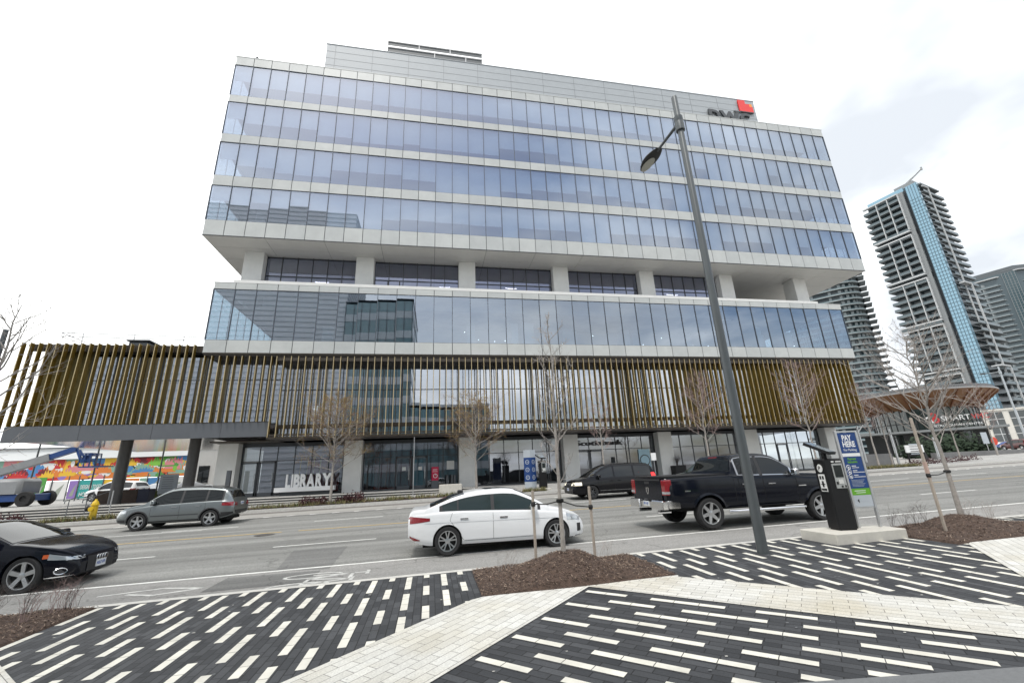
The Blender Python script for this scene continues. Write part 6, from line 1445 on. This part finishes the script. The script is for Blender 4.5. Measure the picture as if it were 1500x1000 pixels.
q = atl(-30, 712), atl(48, 708); mb = MB(); mb.bbox(q[0].x, q[1].x, -1.1, 1.1, .98, atl(20, 701).z, .25); mb.build('engine_cover', LG, LB, smooth=40)
a, b, c = atl(-10, 695), atl(75, 669), atl(113, 657); mb = MB(); mb.bar(a, b, .5, .55, 0); mb.bar(b-(c-b).normalized()*.5, c, .36, .42, 1); mb.build('boom', [LG, BL], LB)
d = atl(118, 684); mb = MB(); mb.bar(c, d+Vector((0, 0, .4)), .16, .18); mb.bar(c+Vector((.25, 0, -.1)), d+Vector((.35, 0, .4)), .1, .1); mb.build('jib', BL, LB)
e0, e1 = atl(122, 683), atl(142, 664); mb = MB(); mb.box(e0.x, e1.x+1.1, -.6, .6, e0.z-.1, e0.z)
for x in (e0.x, (e0.x+e1.x)/2, e1.x):
    for y in (-.6, .6): mb.bar((x, y, e0.z), (x, y, e1.z), .07, .07)
for z in (e0.z+.45, e0.z+.9, e1.z): 
    for y in (-.6, .6): mb.bar((e0.x, y, z), (e1.x, y, z), .07, .07)
    for x in (e0.x, e1.x): mb.bar((x, -.6, z), (x, .6, z), .07, .07)
mb.box(e0.x+.1, e1.x-.1, -.5, -.3, e0.z+.3, e1.z-.15); mb.build('basket', BL, LB)
for i, (px, py0, py1) in enumerate(((59, 652, 700), (146, 655, 700), (242, 650, 700))):
    q0 = onY(px, py0, 50.0); o = thing('slim_pole', ['leftmost of the three slim dark poles in front of the mural', 'middle of the three slim dark poles in front of the mural', 'rightmost of the three slim dark poles in front of the mural'][i], 'pole', (q0.x, 50, ZF), 0, 'slim poles in front of the mural'); mb = MB(); mb.tube([(0, 0, 0), (0, 0, q0.z-ZF+.2)], .07, 6); mb.build('pole', FRAME, o)
# parked cars of the lot and along the road on the right
P_SIL = paint('silver_paint', (.42, .43, .44), metal=.6); P_BLU = paint('blue_paint', (.01, .06, .28)); P_RED = paint('red_paint', (.12, .012, .012)); P_TEAL = paint('teal_paint', (.04, .12, .12), metal=.3)
GL_ = 'cars parked on the market lot'
def at_lot(px, y): q = onY(px, 720, y); return (q.x, y, ZF)
suv('parked_car', 'white car parked left of the round column on the market lot', at_lot(172, 49), R(170), P_WHITE, GL_, full=False)
saloon('parked_car', 'pale car parked between the round columns behind the grassy mound', at_lot(232, 53), R(175), P_SIL, GL_, full=False)
saloon('parked_car', 'white car parked behind the second round column', at_lot(274, 52), R(185), P_WHITE, GL_, full=False)
mb = MB(); q = onY(205, 733, 42); mb.grid(lambda u, v: (q.x-2.6+5.2*u, 42+2.2*v, ZF-.05+.85*math.sin(math.pi*u)*math.sin(math.pi*v)), 20, 10); mb.build('grass_mound', mat('mound_green', (.07, .085, .02), .95, noise=(8, .4), bump=(30, 1, .05)), kind='stuff', smooth=60)
GR = 'cars parked at the far right'
for i, (px, py, D, P, lab, fn, rz) in enumerate(((1432, 656, 128, P_TEAL, 'dark teal car parked leftmost by the pale low building', suv, 60), (1447, 654, 132, P_SIL, 'silver car parked second from the left by the pale low building', saloon, 60), (1464, 652, 126, P_WHITE, 'white car parked between the silver and the blue cars', saloon, 75), (1477, 651, 122, P_BLU, 'blue car parked at the far right', saloon, 80), (1490, 650, 118, P_RED, 'dark red car parked at the far right edge', suv, 75))):
    d = ray(px, py); y = D*d.y/math.hypot(d.x, d.y); q = onY(px, py, y); fn('parked_car', lab, (q.x, y, zfar(q.x, 36.4)), R(rz), P, GR, full=False)
# red round sign and pale board there
for px, py0, py1, w_, h_, m, lab in ((1467, 676, 640, .9, .9, mat('sign_tomato', (.62, .06, .03), .5), 'red octagonal sign before the parked cars at the right'), (1453, 672, 633, .9, 1.3, SGREY, 'pale board on a post before the parked cars at the right')):
    y = 40.0; q = onY(px, py0, y); o = thing('road_sign', lab, 'sign', (q.x, y, q.z)); top = zat(q.x, y, py1)-q.z; mb = MB(); mb.tube([(0, 0, -.3), (0, 0, top)], .05, 6); mb.build('post', ALU, o); mb = MB()
    if 'octagonal' in lab: mb.add([(w_*.55*math.cos(R(22.5+45*i)), -.06, top-w_*.5+w_*.55*math.sin(R(22.5+45*i))) for i in range(8)]+[(w_*.55*math.cos(R(22.5+45*i)), -.03, top-w_*.5+w_*.55*math.sin(R(22.5+45*i))) for i in range(8)], [tuple(range(8)), tuple(reversed(range(8, 16)))]+[(i, (i+1) % 8, 8+(i+1) % 8, 8+i) for i in range(8)])
    else: mb.box(-w_/2, w_/2, -.06, -.03, top-h_, top)
    mb.build('plate', m, o)

# ------------------------------------------------------------------ station hall with the curved wooden roof
EX, EY, EA, EB = 85.5, 61.0, 10.0, 13.0; ST = thing('station_hall', 'round glass station hall under an oval overhanging wooden roof', 'station', (EX, EY, zfar(EX, 36.4)), R(-54.5)); sz = ST.location.z
WOOD = mat('wood_soffit', (.22, .11, .05), .6, noise=(1.5, .2)); STG = mat('station_glass', (.028, .045, .042), .04, spec=.8); STF = mat('station_roof', (.05, .052, .055), .5); RIMW = mat('roof_rim', (.30, .30, .30), .4)
RZ = H+10.15-sz; RZ0 = RZ-.75; IZ = H+7.0-sz; fi = .70
el = lambda t, s, z: (EA*s*math.cos(t), EB*s*math.sin(t), z)
N = 72
mb = MB(); mb.grid(lambda u, v: el(2*math.pi*u, 1.0-.05*v, RZ0+.1+.65*v), N, 3); mb.add([el(2*math.pi*i/N, .95, RZ+.0) for i in range(N)], [tuple(range(N))]); mb.build('roof', STF, ST, smooth=40)
mb = MB(); mb.grid(lambda u, v: el(2*math.pi*u, 1.004, RZ0-.03+.22*v), N, 1); mb.build('roof_rim', RIMW, ST)
mb = MB(); mb.grid(lambda u, v: el(2*math.pi*u, 1.0-(1-fi)*v, RZ0+(IZ-RZ0)*v), N, 4); mb.build('wood_soffit', WOOD, ST, smooth=40)
mb = MB()
for i in range(36):
    t = 2*math.pi*i/36; a, b = Vector(el(t, .985, RZ0-.08)), Vector(el(t, fi, IZ-.16)); mb.bar(a, b, .12, .28)
mb.build('roof_rib', mat('wood_rib', (.20, .085, .04), .6), ST)
mb = MB(); mb.grid(lambda u, v: el(2*math.pi*u, fi, IZ*v), N, 1); mb.build('glass_wall', STG, ST)
mb = MB()
for i in range(48):
    t = 2*math.pi*i/48; a, b = Vector(el(t, fi+.004, 0)), Vector(el(t, fi+.004, IZ)); mb.bar(a, b, .09, .09)
for z in (2.9, 5.0): mb.tube([el(2*math.pi*i/N, fi+.006, z) for i in range(N+1)], .06, 4)
mb.build('wall_frame', STF, ST)
mb = MB(); mb.box(-15.5, 8.5, -13.4, -8, 3.35, 3.65); mb.build('entrance_canopy', mat('canopy_grey', (.22, .235, .24), .5), ST)
mb = MB()
for x in (-15, -10, -5, 0, 4, 8): pb_ = MB(); pb_.box(x-.12, x+.12, -13.2, -12.96, 0, 3.3); pb_.build('canopy_post', STF, ST)
for x in (-14, -11.5, -8, -6.5, -3, -1.2, 1.4, 5): mb.box(x, x+1.6, -9.2, -9.0, .1, 3.2)
mb.box(-14.5, 7, -9.19, -9.05, 3.2, 3.32)
mb.build('door_row', STF, ST)
# letters on the canopy
SLr = mat('letter_red', (.55, .03, .03), .5)
sy = -13.3; A_, B_, B2, E2 = Vector((1.9, 0, 0)), Vector((5.1, 0, 0)), Vector((7.0, 0, 0)), Vector((.6, 0, 0)); zt = 3.85
mb = MB(); put_text(mb, 'SMART', 1.05, (A_.x, sy, zt+.9), (1, 0, 0), (0, 0, 1), .05, .0, fit=(B_.x-A_.x)*.97, mi=0); put_text(mb, 'VMC', 1.05, (B_.x+.1, sy, zt+.9), (1, 0, 0), (0, 0, 1), .05, .0, fit=(B2.x-B_.x)*.9, mi=1); put_text(mb, 'METROPOLITAN CENTRE', .45, (A_.x-1.2, sy, zt+.1), (1, 0, 0), (0, 0, 1), .05, .0, fit=(B2.x-A_.x)*1.05, mi=0)
mb.build('station_letters', [SWHITE, SLr], ST)
mb = MB(); cx = (E2.x+A_.x)/2-.2
for dx, dz, m in ((-.5, .35, 0), (.12, .9, 1), (.3, .2, 1), (-.35, -.2, 0)): mb.tube([(cx+dx+.32*math.cos(a), sy, zt+.9+dz+.32*math.sin(a)) for a in [math.pi*2*k/12 for k in range(13)]], .13, 5, m)
mb.build('station_emblem', [SWHITE, SLr], ST)
# boards and slim lamp posts before the hall
y = 37.0; a = onY(1329, 672, y); b = onY(1362, 672, y); o = thing('notice_board', 'black notice board with a white top panel before the station hall', 'notice board', ((a.x+b.x)/2, y, a.z)); w_ = (b.x-a.x)*.46; mb = MB(); t0 = zat(a.x, y, 652)-a.z; mb.box(-w_, w_*.75, -.05, .05, t0-.75, t0, 0); mb.build('top_panel', SWHITE, o); mb = MB(); mb.box(-w_*.95, -w_*.85, -.05, .05, -.4, t0-.75); mb.box(w_*.6, w_*.7, -.05, .05, -.4, t0-.75); mb.box(-w_*.8, w_*.55, -.04, .04, .25, t0-.85); mb.poly([(w_*.75, 0, -.3), (w_*1.3, .2, -.3), (w_*1.0, .1, t0-.8), (w_*.75, 0, t0-.8)]); mb.build('frame', BLKM, o)
for i in range(5): 
    mb = MB(); mb.box(-w_*.6, w_*.4-.1*(i % 3), -.05, -.04, .45+.24*i, .53+.24*i); mb.build('text_line', SGREY, o)
for i, (px, py, pt, y) in enumerate(((1268, 672, 624, 36), (1317, 678, 628, 36), (1378, 676, 640, 37))):
    q = onY(px, py, y); o = thing('light_column', ['slim pale light column with a short arm beside the blue parking sign', 'slim pale light column left of the station notice board', 'slim pale light column right of the station notice board'][i], 'light column', (q.x, y, q.z), 0, 'light columns before the station'); top = zat(q.x, y, pt)-q.z; mb = MB(); mb.tube([(0, 0, -.3), (0, 0, top)], [.11, .08], 10); mb.build('pole', ALU, o, smooth=50)
    if i == 0: mb = MB(); mb.bar((0, 0, top-.6), (.9, .1, top+.1), .09, .05); mb.build('arm', ALU, o)
y = 37.5; q = onY(1285, 676, y); o = thing('low_wall', 'low grey concrete wall at the station forecourt', 'wall', (q.x, y, q.z)); mb = MB(); mb.bbox(-3.2, 1.8, -.25, .25, -.4, .75, .02); mb.build('wall', mat('grey_wall', (.16, .16, .16), .8, noise=(2, .15)), o)
y = 38.5; q = onY(1400, 668, y); o = thing('low_wall', 'long low grey wall running right of the station notice board', 'wall', (q.x, y, q.z)); mb = MB(); mb.bbox(-3, 14, -.25, .25, -.8, .45, .02); mb.build('wall', mat('grey_wall', (.16, .16, .16), .8, noise=(2, .15)), o)
EV = mat('evergreen', (.022, .04, .02), .9)
for i, (px, r) in enumerate(((1352, 2.2), (1372, 2.6), (1392, 2.3), (1410, 2.6), (1425, 2.0))):
    q = onY(px, 664, 42.6); leafy('dark evergreen bush standing before the station glass', q.x, 42.6, zfar(q.x, 36.4), r, 900, 70+i, EV, 'evergreen bushes before the station', 'evergreen_bush')

# ------------------------------------------------------------------ towers
TG = mat('tower_glass', (.022, .036, .043), .2, spec=.4, noise=(.3, .3)); TGB = mat('tower_blue_glass', (.22, .36, .45), .08, metal=.4); TSL = mat('balcony_slab', (.20, .225, .235), .7); TWH = mat('white_frame', (.50, .515, .52), .6); TDK = mat('tower_dark', (.035, .042, .048), .7); TRAIL = mat('balcony_rail', (.10, .135, .15), .25, spec=.5); TCON = mat('tower_concrete', (.24, .255, .26), .8)
def pol(az, D): return Vector((D*math.sin(R(az)), D*math.cos(R(az)), 0))
# slab-balconied tower with the blue glass corner
D = 240.; cpt = pol(59.7, D); rad = cpt.normalized(); tan_ = Vector((rad.y, -rad.x, 0))       # rad away from viewer, tan to the right
dl = (-tan_*16+rad*5).normalized(); dr = (tan_*4.9+rad*16).normalized(); nl = Vector((-dr.x, -dr.y, 0)); nr = Vector((-dl.x, -dl.y, 0))
T1 = thing('high_rise_tower', 'tall unfinished looking tower with slab balconies and a blue glass corner strip', 'tower', (cpt.x, cpt.y, 0)); TH = D*math.tan(R(25.3))+H; FH = 3.05; NF = int((TH-4)/FH)
Lw, Rw = 19.5, 17.0; up = Vector((0, 0, 1))
def blk(mb, a0, a1, b0, b1, z0, z1, mi=0):                        # along the left face, along the right face
    mb.obox(dl*(a0+a1)/2+dr*(b0+b1)/2+up*(z0+z1)/2, dl*(a1-a0)/2, dr*(b1-b0)/2, up*(z1-z0)/2, mi)
mb = MB(); blk(mb, 6.2, Lw, 1.2, Rw, 0, TH-1.0); blk(mb, 0.5, 6.2, 1.5, Rw, 0, TH-1); mb.build('core', TG, T1)
mb = MB(); blk(mb, .0, 4.0, -.2, 1.4, 0, TH+.2)
for k in range(NF*2): blk(mb, -.05, 4.05, -.28, -.2, k*FH/2, k*FH/2+.16, 1)
for k in range(5): blk(mb, k*.98, k*.98+.16, -.27, -.2, 0, TH, 1)
mb.build('glass_strip', [TGB, mat('strip_mullion', (.07, .12, .15), .5)], T1)
mb = MB(); blk(mb, 4.0, 5.4, 1.0, 1.6, 0, TH-.5, 1); blk(mb, 5.4, 6.9, -.1, 1.6, 0, TH-1.0, 0)
for k in range(5): blk(mb, 5.3, 8.5, .2, 1.55, TH-22-k*20.6, TH-19.8-k*20.6, 1)
mb.build('concrete_pier', [TCON, TDK], T1)
for k in range(NF):
    z = 4+k*FH; mb = MB(); blk(mb, 6.9, Lw+1.6, -.9, 1.4, z, z+.22, 0); blk(mb, 7.1, Lw+1.5, -.85, -.78, z+.22, z+1.15, 1); blk(mb, Lw, Lw+1.6, 1.4, 6, z, z+.22, 0); mb.build('balcony', [TSL, TRAIL], T1)
    ext = 1.0+(1.4 if k < NF*.42 else 0)+(1.2 if k < NF*.25 else 0)
    mb = MB(); blk(mb, -ext, .2, 1.6, Rw+2.4+(3 if k < NF*.42 else 0), z, z+.22, 0); blk(mb, -ext+.04, -ext+.1, 1.7, Rw+2.2, z+.22, z+1.15, 1); mb.build('side_balcony', [TSL, TRAIL], T1)
for g in range(6):
    z1 = TH-1.5-g*20.6; z0 = max(2, z1-18.0)
    if z1 < 6: break
    mb = MB()
    for a in (6.9, 11.0, 15.3): blk(mb, a, a+.28, -1.15, .2, z0, z1)
    blk(mb, 6.9, Lw+1.2, -1.2, .1, z1-.2, z1+.35); blk(mb, 6.9, Lw+1.2, -1.2, .1, z0-.9, z0-.3); mb.build('white_frame', TWH, T1)
mb = MB(); blk(mb, -1.3, -.9, 5.8, 6.3, 0, TH-2); blk(mb, -1.3, -.8, 1.4, 6.3, TH-2.2, TH-1.7); blk(mb, -2.6, -2.1, 7.6, 8.1, 0, TH*.58); blk(mb, -2.6, -1, 1.5, 8, TH*.58, TH*.58+.5); blk(mb, -3.8, -3.3, 9, 9.5, 0, TH*.28); blk(mb, -3.8, -1, 1.5, 9.4, TH*.28, TH*.28+.5); mb.build('white_pier', TWH, T1)
mb = MB(); blk(mb, 5.5, Lw, 2, Rw-3, TH-1, TH+1.7); blk(mb, 2.0, 9, 3.5, Rw-4, TH+1.7, TH+3.6, 1); blk(mb, -1, 4.5, 1, Rw, TH-1, TH-.4, 2); mb.build('roof_house', [TGB, TCON, TSL], T1)
mb = MB(); j0 = dl*13+dr*6+up*(TH+1.5); tipd = pol(60.43, 245)-cpt; j1 = Vector((tipd.x, tipd.y, 245*math.tan(R(26.3))+H)); j0 = dl*11+dr*6+up*(TH+1.0)
mb.tube([j0, j1], .28, 5); mb.tube([j0+up*1.2, j1], .12, 4); mb.bar(j1-up*.6, j1+up*.9, .5, .5); mb.tube([j0-up*3, j0+up*1.2], .4, 5); mb.build('crane', mat('crane_grey', (.32, .33, .33), .6), T1)
# curved tower half hidden behind the podium
D2 = 265.; c2 = pol(49.3, D2+14); T2 = thing('high_rise_tower', 'wide curved tower of stacked balcony bands half hidden behind the office block', 'tower', (c2.x, c2.y, 0)); rad2 = c2.normalized(); tan2 = Vector((rad2.y, -rad2.x, 0))
def ov(s, t): return tan2*(17.5*s*math.cos(t))+rad2*(13*s*math.sin(t))
def disc(mb, s, z0, z1, mi=0, pin=.0):
    n = 40; ps = []
    for i in range(n):
        t = 2*math.pi*i/n; c_, s_ = math.cos(t), math.sin(t); e = .6; ps.append(tan2*(17.5*s*abs(c_)**e*(1 if c_ > 0 else -1))+rad2*(13*s*abs(s_)**e*(1 if s_ > 0 else -1)))
    mb.add([p+up*z0 for p in ps]+[p+up*z1 for p in ps], [tuple(reversed(range(n))), tuple(range(n, 2*n))]+[(i, (i+1) % n, n+(i+1) % n, n+i) for i in range(n)], mi)
mb = MB(); disc(mb, .9, 0, 100); mb.build('core', TG, T2)
for k in range(32):
    z = 3+k*3.05; mb = MB(); disc(mb, 1.0, z, z+.32, 0); disc(mb, .985, z+.32, z+.95, 1); mb.obox(tan2*18.3+rad2*(-3)+up*(z+.15), tan2*1.6, rad2*4, up*.15, 0); mb.build('balcony', [mat('pale_slab', (.31, .34, .35), .7), mat('teal_rail', (.15, .205, .22), .3)], T2)
mb = MB(); rd = random.Random(8)
for k in range(32):
    for q in range(14):
        t = math.pi+math.pi*(q+.5+rd.uniform(-.2, .2))/14; c_, s_ = math.cos(t), math.sin(t); p = tan2*(17.5*.905*abs(c_)**.6*(1 if c_ > 0 else -1))+rad2*(13*.905*abs(s_)**.6*(1 if s_ > 0 else -1))
        z = 3+k*3.05+1.0; mb.obox(p+up*(z+.9), tan2*.6, rad2*.1, up*.85, 0)
mb.build('curtain', mat('curtain_pale', (.26, .29, .30), .8), T2, kind='stuff')
# right hand tower
D3 = 370.; c3 = pol(63.5, D3); T3 = thing('high_rise_tower', 'dark grey glass tower with long balcony rows at the right edge', 'tower', (c3.x, c3.y, 0)); rad3 = c3.normalized(); tan3 = Vector((rad3.y, -rad3.x, 0)); dl3 = (-tan3*26+rad3*3).normalized(); dr3 = (tan3*20+rad3*18).normalized(); H3 = D3*math.tan(R(15.5))+H
def blk3(mb, a0, a1, b0, b1, z0, z1, mi=0): mb.obox(dl3*(a0+a1)/2+dr3*(b0+b1)/2+up*(z0+z1)/2, dl3*(a1-a0)/2, dr3*(b1-b0)/2, up*(z1-z0)/2, mi)
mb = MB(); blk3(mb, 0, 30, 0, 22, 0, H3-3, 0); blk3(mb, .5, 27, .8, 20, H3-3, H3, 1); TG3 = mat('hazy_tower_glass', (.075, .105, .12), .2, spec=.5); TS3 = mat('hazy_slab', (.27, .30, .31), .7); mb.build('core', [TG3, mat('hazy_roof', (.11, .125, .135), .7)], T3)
mb = MB(); blk3(mb, -.3, 5.0, -.3, 0, 0, H3-3.2)
for k in range(int(H3/1.53)): blk3(mb, -.3, 5.0, -.42, -.3, k*1.53, k*1.53+.16, 1)
for k in range(5): blk3(mb, k*1.25-.2, k*1.25, -.42, -.3, 0, H3-3.2, 1)
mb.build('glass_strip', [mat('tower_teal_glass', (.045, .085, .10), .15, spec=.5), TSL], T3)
for k in range(int((H3-8)/3.05)):
    z = 3+k*3.05; mb = MB(); blk3(mb, 6.8, 31, -1.6, .2, z, z+.4, 0); blk3(mb, 6.9, 31, -1.55, -1.5, z+.4, z+1.2, 1)
    for a in (13.2, 18, 23): blk3(mb, a, a+.25, -1.5, 0, z+.3, z+2.9, 0)
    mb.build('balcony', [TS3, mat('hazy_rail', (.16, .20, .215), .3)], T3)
    mb = MB(); blk3(mb, -1.6, .1, 2, 22, z, z+.3, 0); mb.build('side_balcony', TS3, T3)
mb = MB(); blk3(mb, 6.5, 30, -1.8, .1, H3-5.0, H3-4.4); blk3(mb, -1.9, .1, -.5, 22, H3-3.4, H3-2.9); mb.build('white_band', TWH, T3)
mb = MB(); blk3(mb, -8, 60, -10, 22, 0, 24, 0)
for k in range(7): blk3(mb, -8, 60, -10.2, -10, 3*k+2.2, 3*k+2.5, 1)
for k in range(22): blk3(mb, -8+3.1*k, -7.8+3.1*k, -10.2, -10, 0, 24, 1)
mb.build('base_block', [TG, TSL], T3)
# pale low building
D4 = 140.; c4 = pol(57.4, D4); rad4 = c4.normalized(); tan4 = Vector((rad4.y, -rad4.x, 0)); gz4 = zfar(60, 36.4)
LW = thing('low_building', 'pale low building with tall framed windows at the right edge', 'building', (c4.x, c4.y, gz4)); tz = D4*math.tan(R(3.45))+H-gz4; d4 = (tan4*1+rad4*.12).normalized(); n4 = Vector((-d4.y, d4.x, 0))
mb = MB(); mb.obox(d4*14+n4*6+up*tz/2, d4*15.5, n4*5, up*tz/2, 0); mb.obox(d4*14+n4*6+up*(tz+.1), d4*15.7, n4*5.2, up*.15, 0); mb.build('wall', mat('cream_wall', (.62, .60, .55), .7, noise=(1, .05)), LW); BRK = mat('brown_brick', (.17, .10, .075), .85, noise=(4, .2)); WDK = mat('window_dark', (.035, .045, .05), .06, spec=.8)
mb = MB(); mb.obox(d4*14+n4*.9+up*1.0, d4*15.6, n4*.3, up*1.0); mb.build('brick_base', BRK, LW)
for i in range(9):
    for r_ in range(2):
        cx = 1.2+i*3.3; z = 2.3+r_*(tz-2.5)/2; hh = (tz-2.9)/4; mb = MB(); mb.obox(d4*cx+n4*.97+up*(z+hh), d4*1.15, n4*.06, up*hh, 0); f_ = mb.build('window', WDK, LW); mb = MB(); mb.obox(d4*cx+n4*.9+up*(z+hh), d4*.06, n4*.03, up*hh); mb.obox(d4*cx+n4*.9+up*(z+hh), d4*1.15, n4*.028, up*.07); mb.build('window_bar', TWH, f_)
# ------------------------------------------------------------------ office building across the plaza, seen only in the glass
OB = thing('office_building', 'stepped office building behind the viewer mirrored in the glass', 'building', (-22, -24, 0)); oo = OB.location
OW = mat('opposite_panel', (.56, .61, .65), .5, noise=(1, .05)); OG = mat('opposite_glass', (.18, .30, .335), .12, spec=.9)
def oblock(x0, x1, y0, y1, z1, fh=4.2, og=None, th=1.5):
    w_ = MB(oo); w_.box(x0, x1, y0, y1, 0, z1); bo = w_.build('block', og or OG, OB); b_ = MB(oo); z = .2
    while z < z1-1: b_.box(x0-.1, x1+.1, y0-.1, y1+.1, z+fh-th, min(z+fh, z1+.5)); z += fh
    b_.build('spandrel_band', OW, bo); m_ = MB(oo); x = x0
    while x < x1 and og is None: m_.box(x, x+.1, y1-.05, y1+.14, 0, z1); x += 1.6
    if og is None: m_.build('mullion', MULL, bo)
OK_ = mat('opposite_cladding', (.72, .75, .80), .45, noise=(.3, .08)); oblock(-46, -17, -40, -16.5, 57, 1.05, OK_, .22); oblock(-17, -4, -36, -15.5, 36); oblock(-4, 12, -32, -15, 14.5); oblock(-100, -46, -44, -17.5, 44, 1.6, OK_, .4)
tag(OB, None, None)
P2B = [(-30, -13.2, 5, 0), ]
